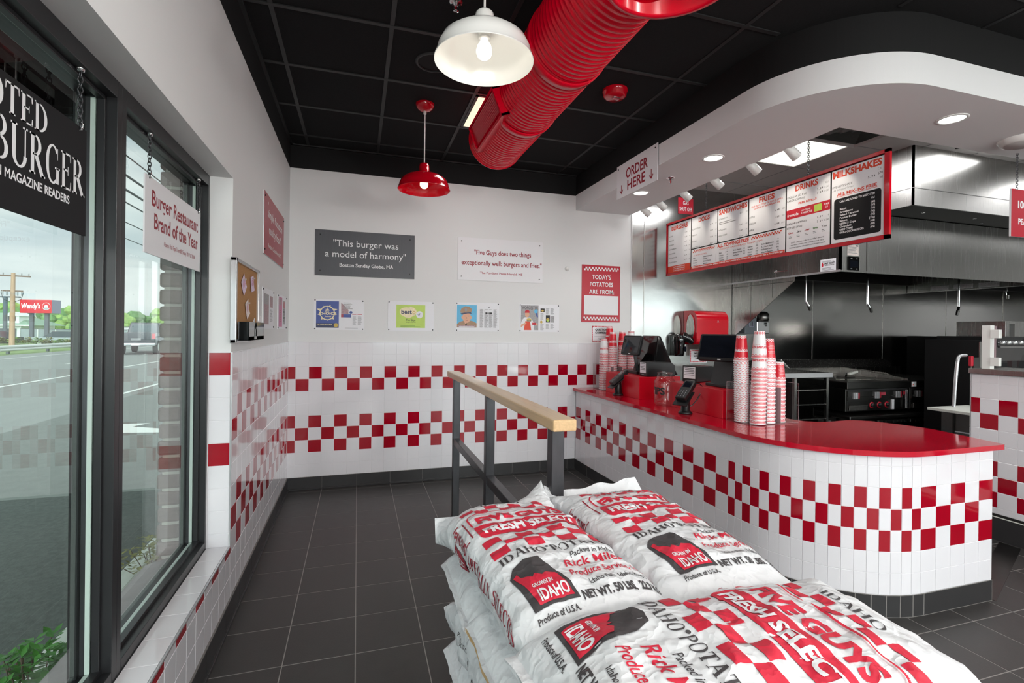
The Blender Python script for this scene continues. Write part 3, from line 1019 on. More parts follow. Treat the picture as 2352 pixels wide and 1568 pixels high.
def rlm_lamp(x, y, zr, name_m, cord_m, label, canopy=True, power=7.0, warm=False, deep=False):
    r = 0.19
    t = thing('pendant_lamp', label, 'pendant lamp', (x, y, ZC))
    c = MB()
    c.tube([(x, y, ZC - 0.02), (x, y, zr + 0.185)], 0.0045, cord_m, 8)
    c.build('cord', t)
    k = MB()
    k.lathe([(0.0, -0.055), (0.03, -0.052), (0.055, -0.036), (0.066, -0.015), (0.068, 0.0)], (x, y, ZC), name_m, 28)
    k.tube([(x, y, ZC - 0.05), (x, y, ZC - 0.075)], 0.011, 'enamel_white', 10)
    k.build('canopy', t)
    s = MB()
    prof_o = [(0.0, 0.192), (0.026, 0.190), (0.034, 0.182), (0.036, 0.170), (0.040, 0.122), (0.055, 0.116), (0.095, 0.108), (0.135, 0.092), (0.163, 0.070), (0.178, 0.040), (0.1795, 0.030),
              (0.186, 0.010), (0.190, 0.0), (0.1915, -0.002), (0.190, -0.004)]
    prof_i = [(0.1875, 0.0), (0.176, 0.028), (0.172, 0.042), (0.158, 0.066), (0.130, 0.086), (0.092, 0.101), (0.045, 0.109), (0.0, 0.112)]
    s.lathe(prof_o, (x, y, zr), name_m, 48)
    s.lathe([(0.190, -0.004)] + prof_i, (x, y, zr), name_m, 48)
    s.build('shade', t)
    h = MB()
    h.lathe([(0.024, 0.112), (0.024, 0.085), (0.0, 0.085)], (x, y, zr), 'enamel_white', 18)
    h.build('socket', t)
    b = MB()
    dz = 0.0
    b.lathe([(0.013, 0.086), (0.016, 0.074), (0.026, 0.058), (0.0305, 0.042), (0.030, 0.030), (0.024, 0.016), (0.013, 0.008), (0.0, 0.006)], (x, y, zr + dz), 'bulb_warm' if warm else 'bulb', 24)
    b.build('bulb', t)
    lamp('POINT', (x, y, zr - 0.012), power, 0.03, color=(1, 0.93, 0.8), parent=t)
    return t


wl = rlm_lamp(1.048, -2.987, 2.497, 'enamel_white', 'enamel_white', 'white metal dome pendant lamp with bulb lit, nearest the viewer', power=P_PENDANT)
mb = MB()                                   # small printed sticker inside the shade
X = Matrix.Translation((0.975, -3.06, 2.5955)) @ Matrix.Rotation(R(-40), 4, 'Z') @ Matrix.Rotation(R(180 + 9), 4, 'X')
mb.add([(-0.030, -0.018, 0), (0.030, -0.018, 0), (0.030, 0.018, 0), (-0.030, 0.018, 0)], [(0, 1, 2, 3)], 'ink_grey', X=X)
for k in range(6):
    mb.add([(-0.028, -0.016 + k * 0.0055, 0.0004), (0.026, -0.016 + k * 0.0055, 0.0004), (0.026, -0.0125 + k * 0.0055, 0.0004), (-0.028, -0.0125 + k * 0.0055, 0.0004)], [(0, 1, 2, 3)], 'ink_black', X=X)
mb.build('sticker', wl, label='small grey printed sticker inside the shade')
rlm_lamp(1.049, -1.172, 2.493, 'enamel_red', 'enamel_white', 'red metal dome pendant lamp hanging near the back wall', power=P_PENDANT * 0.35, warm=True)

# opal globes added out of view behind the viewer to fill the room with light
for k, (x, y) in enumerate(((1.3, -6.1), (3.3, -6.1), (5.7, -6.1), (1.3, -8.0), (3.6, -8.0))):
    t = thing('added_globe', 'opal globe lamp added out of view behind the viewer as fill light', 'pendant lamp', (x, y, ZC), 'added fill globes')
    mb = MB(); mb.tube([(x, y, ZC - 0.01), (x, y, 2.12)], 0.004, 'black_metal', 8); mb.build('cord', t)
    mb = MB(); mb.lathe([(0.16 * sin(pi * q / 16), 1.95 - 0.16 * cos(pi * q / 16)) for q in range(17)], (x, y, 0), 'globe', 32); mb.build('globe', t)
    mb = MB(); mb.lathe([(0.0, 2.12), (0.05, 2.12), (0.05, 2.095)], (x, y, 0), 'black_metal', 20); mb.build('cap', t)

# red spiral duct
DX, DZ, DR = 1.552, 2.854, 0.20
t = thing('spiral_duct', 'long red spiral ventilation duct hanging under the black ceiling', 'duct', (DX, -2.4, DZ))
mb = MB()
RX = Matrix.Rotation(-pi / 2, 3, 'X')        # lathe axis -> +Y
prof = []
y = -3.46
while y < -1.33:
    prof += [(DR, y), (DR, y + 0.025), (DR + 0.0026, y + 0.0275), (DR + 0.0026, y + 0.0315)]
    y += 0.034
prof += [(DR, -1.325), (DR, -1.315)]
tw = [(r, yy) for r, yy in prof]
vs = []; nseg = 64
for r, yy in tw:
    for k in range(nseg):
        a = 2 * pi * k / nseg
        vs.append((DX + r * cos(a), yy + 0.034 * k / nseg - 0.017 if -3.4 < yy < -1.4 else yy, DZ + r * sin(a)))
fs = []
for i in range(len(tw) - 1):
    for k in range(nseg - 1):
        fs.append((i * nseg + k, (i + 1) * nseg + k, (i + 1) * nseg + k + 1, i * nseg + k + 1))
    fs.append((i * nseg + nseg - 1, (i + 1) * nseg + nseg - 1, (i + 1) * nseg, i * nseg))
mb.add(vs, fs, 'duct_red', True)
mb.build('duct_body', t)
mb = MB()
mb.lathe([(0.0, 0.004), (DR - 0.02, 0.004), (DR + 0.004, 0.0), (DR + 0.006, -0.012), (DR, -0.016)], (DX, -1.312, DZ), 'duct_red', 64, X=RX)
mb.build('end_cap', t)
for yy in (-2.62, -1.98):
    mb = MB()
    mb.lathe([(DR + 0.002, -0.03), (DR + 0.008, -0.026), (DR + 0.008, 0.026), (DR + 0.002, 0.03)], (DX, yy, DZ), 'duct_red', 64, X=RX)
    mb.build('coupling_band', t)
# open drop collar
mb = MB()
mb.lathe([(0.205, 0.47), (0.205, 0.03), (0.222, 0.012), (0.222, 0.0), (0.205, -0.002), (0.198, 0.004), (0.198, 0.45), (0.0, 0.46), (0.0, 0.47), (0.205, 0.47)], (1.56, -3.46, 2.615), 'duct_red', 56)
mb.build('drop_collar', t)
# side register
a = R(202)
c0 = Vector((DX + DR * cos(a), 0, DZ + DR * sin(a))); n0 = Vector((cos(a), 0, sin(a))); t0 = Vector((-sin(a), 0, cos(a)))
mb = MB()
ry0, ry1, hw = -2.12, -1.50, 0.085
P = lambda u, yy, h: (c0 + t0 * u + n0 * h) + Vector((0, yy, 0))
for (u0, u1, y0, y1, h) in ((-hw, -hw + 0.014, ry0, ry1, 0.032), (hw - 0.014, hw, ry0, ry1, 0.032), (-hw, hw, ry0, ry0 + 0.014, 0.032), (-hw, hw, ry1 - 0.014, ry1, 0.032)):
    vs = [P(u, yy, hh) for hh in (-0.02, h) for u, yy in ((u0, y0), (u1, y0), (u1, y1), (u0, y1))]
    mb.add(vs, [(3, 2, 1, 0), (4, 5, 6, 7), (0, 1, 5, 4), (1, 2, 6, 5), (2, 3, 7, 6), (3, 0, 4, 7)], 'duct_red')
vs = [P(u, yy, 0.004) for u, yy in ((-hw, ry0), (hw, ry0), (hw, ry1), (-hw, ry1))]
mb.add(vs, [(0, 1, 2, 3)], 'black_paint')
gr = mb.build('register', t, label='rectangular louvred air register on the side of the duct')
for k in range(12):
    u = -hw + 0.017 + k * 0.0125
    m_ = MB()
    vs = [P(u, ry0 + 0.014, 0.026), P(u + 0.007, ry0 + 0.014, 0.016), P(u + 0.007, ry1 - 0.014, 0.016), P(u, ry1 - 0.014, 0.026),
          P(u, ry0 + 0.014, 0.0245), P(u + 0.007, ry0 + 0.014, 0.0145), P(u + 0.007, ry1 - 0.014, 0.0145), P(u, ry1 - 0.014, 0.0245)]
    m_.add(vs, [(0, 1, 2, 3), (7, 6, 5, 4), (0, 4, 5, 1), (2, 6, 7, 3)], 'duct_red')
    m_.build('louvre', gr, org=t.location)

# red ceiling strobe
SX, SY = 2.262, -1.80
t = thing('fire_alarm_strobe', 'round red fire alarm strobe on the black ceiling beside the duct', 'fire alarm', (SX, SY, ZC))
mb = MB()
mb.lathe([(0.085, 0.0), (0.085, -0.018), (0.078, -0.024), (0.076, -0.045), (0.060, -0.056), (0.0, -0.060)], (SX, SY, ZC), 'enamel_red', 36)
X = facing((SX + 0.012, SY - 0.036, ZC - 0.0600), (0.90, 0.43, 0), (-0.43, 0.90, 0)) @ Matrix.Diagonal((1, -1, -1, 1))
sh = Sheet(); sh.text('FIRE', 0.02, -0.045, 0.016, 'ink_white', bold=0.02)
sh.put(mb, X, 0.001)
mb.build('housing', t)
mb = MB(); mb.box(SX - 0.034, SY - 0.036, ZC - 0.078, SX + 0.030, SY - 0.006, ZC - 0.056, 'acrylic'); mb.box(SX - 0.026, SY - 0.03, ZC - 0.070, SX + 0.022, SY - 0.012, ZC - 0.058, 'chrome')
mb.build('strobe_lens', t)


def sprinkler(x, y, z, label):
    t = thing('fire_sprinkler', label, 'sprinkler', (x, y, z))
    mb = MB(); mb.lathe([(0.036, 0.0), (0.036, -0.003), (0.030, -0.009), (0.014, -0.010), (0.012, -0.022), (0.0, -0.024)], (x, y, z), 'chrome', 28); mb.build('escutcheon', t)
    mb = MB()
    for s in (-1, 1):
        mb.tube([(x + s * 0.010, y, z - 0.02), (x + s * 0.013, y, z - 0.034), (x + s * 0.004, y, z - 0.048)], 0.0028, 'chrome', 6)
    mb.build('yoke', t)
    mb = MB(); mb.tube([(x, y, z - 0.022), (x, y, z - 0.044)], 0.003, 'enamel_red', 8); mb.build('heat_bulb', t)
    mb = MB(); mb.lathe([(0.0, -0.049), (0.014, -0.049), (0.014, -0.051), (0.0, -0.052)], (x, y, z), 'chrome', 16); mb.build('deflector', t)
    return t


sprinkler(1.051, -2.365, ZC, 'chrome fire sprinkler head in the black ceiling beyond the white lamp')
sprinkler(3.068, -1.287, 2.753, 'chrome fire sprinkler head under the white soffit near the order sign')

# ceiling speaker (black ring)
mb = MB()
mb.lathe([(0.115, 0.0), (0.115, -0.006), (0.100, -0.009), (0.098, -0.004)], (1.03, -1.76, ZC), 'ceil_grid', 40)
t = thing('ceiling_speaker', 'round black speaker flush in the black ceiling behind the white lamp', 'speaker', (1.03, -1.76, ZC))
mb.build('trim_ring', t)
mb = MB(); mb.disc((1.03, -1.76, ZC - 0.003), 0.098, 'black_paint', 36, X=Matrix.Diagonal((1, -1, 1))); mb.build('grille', t)


def downlight(x, y, z, label):
    t = thing('recessed_downlight', label, 'downlight', (x, y, z))
    mb = MB(); mb.lathe([(0.078, 0.002), (0.078, -0.003), (0.066, -0.006), (0.062, 0.0)], (x, y, z), 'enamel_white', 40); mb.build('trim_ring', t)
    mb = MB(); mb.lathe([(0.0, -0.002), (0.062, -0.002), (0.062, 0.002)], (x, y, z), 'down_lens', 36); mb.build('lens', t)
    lamp('SPOT', (x, y, z - 0.012), P_DOWN, 0.05, spot=R(125), color=(1, 0.97, 0.92), parent=t)


downlight(3.084, -0.811, 2.753, 'lit round recessed downlight in the soffit behind the order sign')
downlight(3.081, -1.790, 2.753, 'lit round recessed downlight in the middle of the white soffit')
downlight(3.958, -2.795, 2.753, 'lit round recessed downlight where the soffit turns right')
downlight(6.2, -2.78, 2.753, 'lit round recessed downlight far along the soffit')
t = thing('soffit_speaker', 'round white speaker dome under the soffit at the right', 'speaker', (4.73, -2.73, 2.753))
mb = MB(); mb.lathe([(0.125, 0.0), (0.125, -0.008), (0.108, -0.030), (0.095, -0.034), (0.0, -0.036)], (4.73, -2.73, 2.753), 'enamel_white', 40); mb.build('housing', t)
mb = MB(); mb.lathe([(0.092, -0.0335), (0.086, -0.040), (0.0, -0.042)], (4.73, -2.73, 2.753), 'kit_ceil', 36); mb.build('grille', t)

# track spotlights behind the soffit edge, aimed at the menu
t = thing('lighting_track', 'white lighting track fixed along the inner edge of the soffit', 'light track', (3.462, -1.25, 2.79))
mb = MB(); mb.box(3.446, -2.35, 2.775, 3.480, -0.10, 2.80, 'enamel_white'); mb.build('rail', t)
pl = ('nearest the viewer', 'second from the viewer', 'third from the viewer', 'third from the back wall', 'second from the back wall', 'nearest the back wall')
for k, y in enumerate((-2.10, -1.745, -1.34, -0.925, -0.54, -0.26)):
    t = thing('track_spotlight', 'small white cylinder spotlight on the soffit track, %s' % pl[k], 'spotlight', (3.50, y, 2.775), 'track spotlights over the counter')
    mb = MB(); mb.box(3.452, y - 0.018, 2.752, 3.474, y + 0.018, 2.775, 'enamel_white'); mb.tube([(3.463, y, 2.755), (3.468, y, 2.735)], 0.008, 'enamel_white', 8); mb.build('mount', t)
    d = (Vector((3.86, y - 0.02, 2.44)) - Vector((3.475, y, 2.735))).normalized()
    a = Vector((3.468, y, 2.752)) - d * 0.03; b = a + d * 0.105
    mb = MB(); mb.tube([a, a + d * 0.003, b - d * 0.004, b, b - d * 0.02], [0.026, 0.032, 0.036, 0.036, 0.030], 'enamel_white', 20, caps=False)
    mb.lathe([(0, 0), (0.026, 0)], a, 'enamel_white', 20, X=d.to_track_quat('Z', 'Y').to_matrix()); mb.build('head', t)
    mb = MB(); mb.disc(b - d * 0.045, 0.030, 'down_lens', 18, X=d.to_track_quat('Z', 'Y').to_matrix()); mb.build('lens', t)
    lamp('SPOT', b, P_TRACK * (0.25 if k == 5 else 1), 0.02, spot=R(58), direction=d, color=(1, 0.93, 0.78), parent=t)

# kitchen air diffuser
t = thing('air_diffuser', 'square grey louvred air vent in the kitchen ceiling above the menu board', 'air vent', (4.42, -1.88, ZC))
for k, h in enumerate((0.30, 0.235, 0.17, 0.105, 0.05)):
    mb = MB()
    z0, z1 = ZC - 0.004 - 0.004 * k, ZC - 0.022 - 0.002 * k
    w = 0.05 if k else 0.022
    o = [(-h, -h), (h, -h), (h, h), (-h, h)]
    i_ = [(-h + w, -h + w), (h - w, -h + w), (h - w, h - w), (-h + w, h - w)] if h > w else [(0, 0)] * 4
    for q in range(4):
        q2 = (q + 1) % 4
        mb.quad((4.42 + o[q][0], -1.88 + o[q][1], z1), (4.42 + i_[q][0], -1.88 + i_[q][1], z0), (4.42 + i_[q2][0], -1.88 + i_[q2][1], z0), (4.42 + o[q2][0], -1.88 + o[q2][1], z1), 'steel_dark' if k else 'kit_ceil')
    mb.build('louvre' if k else 'frame', t)

# ============================================================ SIGNS ON THE WALLS
def panel(name, label, cat, X, w, h, m, sheet, thick=0.006, screws=0.022, group=None, screw_m='black_plastic', edge=None):
    """flat sign: X maps (x, y) with the lower left corner at 0,0 and its front at height 0; built into one thing with its screws"""
    org = X @ Vector((w / 2, 0, 0))
    t = thing(name, label, cat, org, group)
    mb = MB()
    vs = [(0, 0, -thick), (w, 0, -thick), (w, h, -thick), (0, h, -thick), (0, 0, 0), (w, 0, 0), (w, h, 0), (0, h, 0)]
    mb.add(vs, [(4, 5, 6, 7)], m, X=X)
    mb.add(vs, [(3, 2, 1, 0), (0, 1, 5, 4), (1, 2, 6, 5), (2, 3, 7, 6), (3, 0, 4, 7)], edge or m, X=X)
    if sheet:
        sheet.put(mb, X)
    mb.build('panel', t)
    if screws:
        n = (X.to_3x3() @ Vector((0, 0, 1)))
        for (a, b) in ((screws, screws), (w - screws, screws), (w - screws, h - screws), (screws, h - screws)):
            s = MB(); screw(s, X @ Vector((a, b, 0)), n, 0.006, screw_m); s.build('screw', t)
    return t


# quotes
s = Sheet()
s.text('"This burger was', 0.450, 0.275, 0.062, 'ink_white', width=0.585, bold=0.002)
s.text('a model of harmony"', 0.450, 0.175, 0.062, 'ink_white', width=0.725, bold=0.002)
s.text('Boston Sunday Globe, MA', 0.455, 0.088, 0.034, 'ink_white', width=0.485, bold=0.018)
panel('quote_sign', 'dark grey quote sign with white lettering on the back wall', 'sign', on_back(0.215, 1.950, -0.006), 0.896, 0.419, 'sign_dark', s, screws=0.045)
s = Sheet()
s.text('"Five Guys does two things', 0.465, 0.260, 0.048, 'ink_red_dark', width=0.60, bold=0.016)
s.text('exceptionally well: burgers and fries."', 0.460, 0.155, 0.048, 'ink_red_dark', width=0.845, bold=0.016)
s.text('The Portland Press Herald, ME', 0.450, 0.068, 0.022, 'sign_maroon', width=0.45, bold=0.018)
panel('quote_sign', 'white quote sign with red lettering on the back wall', 'sign', on_back(1.533, 1.964, -0.006), 0.895, 0.422, 'sign_white', s, screws=0.036)
s = Sheet()
s.text('"', 0.15, 0.315, 0.05, 'ink_white', bold=0.02)
s.text('simple focus on', 0.46, 0.265, 0.060, 'ink_white', width=0.66, bold=0.012)
s.text('quality food"', 0.46, 0.160, 0.060, 'ink_white', width=0.55, bold=0.012)
s.text('Readers Choice Awards, CT', 0.46, 0.062, 0.030, 'ink_white', width=0.58, bold=0.01)
panel('quote_sign', 'muted red quote sign with pale lettering on the window wall', 'sign', on_left(-1.302, 1.950, 0.008), 0.890, 0.410, 'sign_maroon', s, screws=0.03, edge='sign_white')

# framed press sheets
def sheet_blue():
    s = Sheet()
    w, h = 0.438, 0.282
    s.rect(0.020, 0.020, 0.216, 0.265, 'paper_blue'); s.rect(0.020, 0.020, 0.216, 0.062, 'paper_navy')
    for a in range(9):
        t_ = 2 * pi * a / 9 + .3
        s.poly([(0.116 + 0.055 * cos(t_), 0.155 + 0.055 * sin(t_)), (0.116 + (0.088 if a % 3 else 0.104) * cos(t_ + .25), 0.155 + (0.078 if a % 2 else 0.07) * sin(t_ + .25)), (0.116 + 0.055 * cos(t_ + .62), 0.155 + 0.055 * sin(t_ + .62))], 'paper_cream')
    s.ell(0.116, 0.155, 0.066, 0.066, 'paper_cream', 28); s.ell(0.116, 0.155, 0.057, 0.057, 'paper_blue', 28)
    s.line([(0.116, 0.205), (0.116, 0.185)], 0.006, 'paper_cream'); s.line([(0.102, 0.19), (0.116, 0.183), (0.130, 0.19)], 0.005, 'paper_cream')
    s.text('2017', 0.116, 0.168, 0.014, 'paper_cream', bold=0.03)
    s.text('CHOICE', 0.118, 0.139, 0.024, 'paper_cream', width=0.150, bold=0.035)
    s.text('Journal', 0.122, 0.118, 0.014, 'paper_cream', shear=.3, bold=0.02)
    s.text('THE OFFICIAL GUIDE', 0.026, 0.046, 0.010, 'paper_cream', align='L', width=0.13, bold=0.02)
    s.ell(0.192, 0.045, 0.019, 0.019, 'gold', 20)
    s.poly([(0.236, 0.150), (0.300, 0.150), (0.300, 0.188), (0.236, 0.255)], 'paper_dim')
    s.rect(0.236, 0.118, 0.325, 0.148, 'paper_blue'); s.rect(0.236, 0.118, 0.255, 0.148, 'sign_maroon')
    s.lines(0.255, 0.340, 0.195, 0.262, 5, 'paper_grey'); s.ell(0.322, 0.165, 0.014, 0.012, 'paper_blue')
    s.rect(0.332, 0.145, 0.370, 0.150, 'ink_red'); s.rect(0.380, 0.145, 0.420, 0.150, 'ink_red')
    for x in (0.338, 0.384):
        s.lines(x, x + 0.036, 0.050, 0.130, 11, 'ink_grey', seed=int(x * 99))
    s.lines(0.27, 0.39, 0.018, 0.024, 1, 'ink_grey')
    return s


def sheet_green():
    s = Sheet()
    s.rect(0.078, 0.028, 0.352, 0.248, 'paper_green')
    s.ell(0.170, 0.180, 0.062, 0.044, 'paper_cream', 28); s.ell(0.215, 0.182, 0.054, 0.046, 'paper_cream', 28); s.ell(0.190, 0.168, 0.055, 0.044, 'paper_cream', 28)
    s.ell(0.298, 0.156, 0.034, 0.034, 'paper', 28)
    s.text('best', 0.175, 0.163, 0.040, 'paper_navy', width=0.10, bold=0.03); s.ell(0.245, 0.176, 0.015, 0.015, 'gold', 16); s.ell(0.245, 0.176, 0.009, 0.009, 'paper_cream', 16)
    s.text('of', 0.292, 0.150, 0.02, 'paper_navy', bold=.02)
    s.text('Five Guys', 0.216, 0.094, 0.021, 'ink_black', width=0.088, bold=0.015)
    s.text('Burgers and Fries', 0.216, 0.078, 0.010, 'ink_black', width=0.09)
    s.lines(0.118, 0.315, 0.037, 0.052, 2, 'leaf')
    return s


def sheet_officer():      # magazine cover with a capped figure and a newspaper column
    s = Sheet()
    s.rect(0.012, 0.038, 0.212, 0.262, 'paper_sky')
    s.poly([(0.012, 0.038), (0.212, 0.038), (0.212, 0.082), (0.172, 0.102), (0.140, 0.108), (0.085, 0.106), (0.045, 0.096), (0.012, 0.07)], 'paper_tan')
    s.poly([(0.078, 0.108), (0.098, 0.070), (0.124, 0.104)], 'paper_skin')
    s.ell(0.110, 0.140, 0.042, 0.056, 'paper_skin', 28)
    s.ell(0.066, 0.138, 0.009, 0.016, 'paper_skin'); s.ell(0.154, 0.138, 0.008, 0.015, 'paper_skin')
    s.poly([(0.046, 0.176), (0.060, 0.164), (0.120, 0.178), (0.160, 0.176), (0.152, 0.190), (0.090, 0.186)], 'paper_navy')
    s.poly([(0.042, 0.186), (0.060, 0.180), (0.112, 0.190), (0.156, 0.190), (0.164, 0.222), (0.134, 0.246), (0.092, 0.248), (0.056, 0.226)], 'paper_tan')
    s.ell(0.102, 0.214, 0.013, 0.017, 'ink_grey')
    s.rect(0.086, 0.150, 0.102, 0.1535, 'ink_black'); s.rect(0.120, 0.150, 0.136, 0.1535, 'ink_black'); s.poly([(0.108, 0.144), (0.114, 0.126), (0.104, 0.127)], 'paper_tan'); s.rect(0.099, 0.108, 0.122, 0.112, 'sign_maroon')
    s.poly([(0.098, 0.078), (0.112, 0.078), (0.108, 0.040), (0.094, 0.040)], 'ink_black')
    s.rect(0.020, 0.040, 0.204, 0.058, 'paper_dim'); s.lines(0.034, 0.196, 0.044, 0.056, 1, 'paper')
    for k in range(4):
        x = 0.244 + 0.047 * k
        s.lines(x, x + 0.040, 0.040, 0.226, 26, 'paper_grey', h=0.0042, seed=20 + k)
    s.rect(0.292, 0.172, 0.376, 0.220, 'paper'); s.rect(0.300, 0.176, 0.370, 0.192, 'ink_black'); s.rect(0.318, 0.182, 0.342, 0.196, 'paper_grey')
    s.ell(0.338, 0.243, 0.008, 0.005, 'ink_grey')
    return s


def sheet_city():
    s = Sheet()
    s.rect(0.018, 0.018, 0.210, 0.274, 'paper_grey')
    s.text('WORCESTER', 0.114, 0.232, 0.034, 'ink_black', width=0.178, bold=0.0)
    s.poly([(0.018, 0.018), (0.165, 0.018), (0.160, 0.095), (0.120, 0.148), (0.060, 0.150), (0.030, 0.120), (0.018, 0.080)], 'paper')
    s.poly([(0.050, 0.018), (0.132, 0.018), (0.118, 0.110), (0.066, 0.110)], 'ink_orange')
    s.poly([(0.018, 0.045), (0.080, 0.085), (0.075, 0.10), (0.018, 0.072)], 'paper_skin')
    s.ell(0.086, 0.180, 0.024, 0.031, 'paper_skin', 22)
    s.poly([(0.058, 0.196), (0.112, 0.196), (0.112, 0.212), (0.098, 0.226), (0.076, 0.226), (0.064, 0.214)], 'ink_red')
    s.ell(0.106, 0.128, 0.026, 0.012, 'gold'); s.ell(0.106, 0.120, 0.028, 0.006, 'leaf'); s.ell(0.106, 0.112, 0.024, 0.009, 'paper_tan')
    s.ell(0.182, 0.212, 0.019, 0.022, 'paper_sky'); s.poly([(0.176, 0.195), (0.198, 0.195), (0.206, 0.150), (0.190, 0.156)], 'paper_blue')
    s.rect(0.142, 0.072, 0.182, 0.096, 'ink_red'); s.ell(0.190, 0.078, 0.012, 0.012, 'paper_skin')
    s.rect(0.232, 0.206, 0.278, 0.244, 'ink_black'); s.ell(0.255, 0.222, 0.014, 0.01, 'gold')
    s.rect(0.292, 0.100, 0.338, 0.176, 'ink_black'); s.ell(0.314, 0.130, 0.018, 0.016, 'gold'); s.ell(0.314, 0.120, 0.016, 0.01, 'paper_green')
    s.ell(0.242, 0.104, 0.014, 0.014, 'gold'); s.rect(0.342, 0.100, 0.386, 0.170, 'paper_grey')
    for x, a, b in ((0.232, 0.02, 0.085), (0.232, 0.125, 0.2), (0.292, 0.03, 0.09), (0.292, 0.185, 0.255), (0.345, 0.03, 0.09), (0.345, 0.185, 0.255)):
        s.lines(x, x + 0.04, a, b, 8, 'ink_grey', seed=int(x * 300 + a * 90))
    return s


def sheet_left(a):
    s = Sheet()
    if a:
        s.rect(0.05, 0.03, 0.235, 0.235, 'paper_dim'); s.rect(0.06, 0.165, 0.225, 0.235, 'paper_grey')
        s.rect(0.28, 0.15, 0.40, 0.23, 'paper_dim'); s.lines(0.28, 0.40, 0.05, 0.14, 11, 'ink_grey', seed=4)
    else:
        s.rect(0.05, 0.02, 0.230, 0.255, 'paper_pink'); s.rect(0.06, 0.19, 0.20, 0.245, 'paper_dim'); s.lines(0.09, 0.19, 0.06, 0.16, 6, 'sign_maroon', seed=5)
        s.rect(0.28, 0.04, 0.40, 0.235, 'paper_grey'); s.ell(0.34, 0.20, 0.05, 0.03, 'sign_maroon'); s.lines(0.29, 0.39, 0.06, 0.17, 9, 'ink_black', seed=6)
    return s


g_ = 'press clippings pinned on the walls'
panel('press_sheet', 'white press sheet with a blue magazine cover, first from the corner', 'poster', on_back(0.211, 1.452, -0.003), 0.438, 0.282, 'paper', sheet_blue(), 0.003, 0.010, g_)
panel('press_sheet', 'white press sheet with a lime green magazine page on the back wall', 'poster', on_back(0.867, 1.453, -0.003), 0.436, 0.282, 'paper', sheet_green(), 0.003, 0.010, g_)
panel('press_sheet', 'white press sheet with a sky blue cover showing a person in a cap', 'poster', on_back(1.519, 1.454, -0.003), 0.446, 0.287, 'paper', sheet_officer(), 0.003, 0.010, g_)
panel('press_sheet', 'white press sheet with a cover of a cook in a red apron', 'poster', on_back(2.179, 1.456, -0.003), 0.443, 0.286, 'paper', sheet_city(), 0.003, 0.010, g_)
panel('press_sheet', 'press sheet with dusky pages beside the corkboard', 'poster', on_left(-1.292, 1.458, 0.003), 0.444, 0.273, 'paper', sheet_left(True), 0.003, 0.012, g_)
panel('press_sheet', 'press sheet with a pink page in the corner of the window wall', 'poster', on_left(-0.652, 1.455, 0.003), 0.476, 0.274, 'paper', sheet_left(False), 0.003, 0.012, g_)

# potato board
s = Sheet()
for y0, p in ((0.553, 0), (0.018, 1)):
    s.checks(0.022, y0, 22, 2, 0.0189, 0.0189, 'ink_white', p)
s.text("TODAY'S", 0.230, 0.463, 0.047, 'ink_white', width=0.225, bold=0.016)
s.text('POTATOES', 0.232, 0.385, 0.047, 'ink_white', width=0.275, bold=0.016)
s.text('ARE FROM:', 0.234, 0.305, 0.047, 'ink_white', width=0.300, bold=0.016)
s.rect(0.026, 0.078, 0.436, 0.285, 'sign_white')
panel('potato_origin_board', 'red notice board with white writing panel and check borders on the back wall', 'sign', on_back(2.878, 1.570, -0.006), 0.459, 0.613, 'sign_red', s, 0.006, 0.028)
s = Sheet()
s.frame(0.0, 0.0, 0.243, 0.168, 0.010, 'ink_red')
for k in range(28):
    for yy in (0.0, 0.158):
        if k % 2:
            s.rect(k * 0.00868, yy + 0.002, k * 0.00868 + 0.005, yy + 0.008, 'paper')
for k in range(18):
    for xx in (0.0, 0.233):
        if k % 2:
            s.rect(xx + 0.002, k * 0.0093, xx + 0.008, k * 0.0093 + 0.005, 'paper')
s.text('QUESTIONS', 0.120, 0.118, 0.022, 'ink_black', width=0.165, bold=0.03); s.text('&', 0.120, 0.108, 0.010, 'ink_black')
s.text('COMMENTS', 0.120, 0.085, 0.022, 'ink_black', width=0.165, bold=0.03)
s.lines(0.03, 0.21, 0.054, 0.060, 1, 'ink_grey'); s.lines(0.07, 0.16, 0.036, 0.042, 1, 'ink_grey'); s.text('1-866', 0.10, 0.020, 0.010, 'ink_black', bold=.02)
panel('comments_notice', 'small white notice with red check border behind the far cup stacks', 'notice', on_back(3.004, 1.360, -0.003), 0.243, 0.168, 'paper', s, 0.003, 0.006, screw_m='enamel_red')
t = thing('wall_sensor', 'small round white sensor on the back wall left of the potato board', 'sensor', (2.705, 0, 2.129))
mb = MB(); mb.lathe([(0.024, 0.0), (0.024, 0.008), (0.019, 0.018), (0.0, 0.022)], (2.705, 0, 2.129), 'enamel_white', 20, X=Matrix.Rotation(pi / 2, 3, 'X')); mb.build('housing', t)

# ORDER HERE
s = Sheet()
s.text('ORDER', 0.325, 0.148, 0.085, 'ink_red_dark', width=0.335, bold=0.022)
s.text('HERE', 0.320, 0.042, 0.085, 'ink_red_dark', width=0.275, bold=0.022)
for x in (0.085, 0.545):
    s.rect(x - 0.005, 0.045, x + 0.005, 0.110, 'ink_red_dark'); s.poly([(x, 0.030), (x + 0.008, 0.044), (x, 0.050), (x - 0.008, 0.044)], 'ink_red_dark')
    s.line([(x - 0.026, 0.066), (x, 0.038)], 0.010, 'ink_red_dark'); s.line([(x + 0.026, 0.066), (x, 0.038)], 0.010, 'ink_red_dark')
t = panel('order_sign', 'white order sign with dark red letters hanging from the soffit edge', 'sign', to_room(-0.890, 2.640, 2.790), 0.628, 0.290, 'sign_white', s, 0.006, 0)
for a in (0.03, 0.598):
    m_ = MB(); screw(m_, (2.790, -0.890 - a, 2.900), (-1, 0, 0), 0.006); m_.build('screw', t)

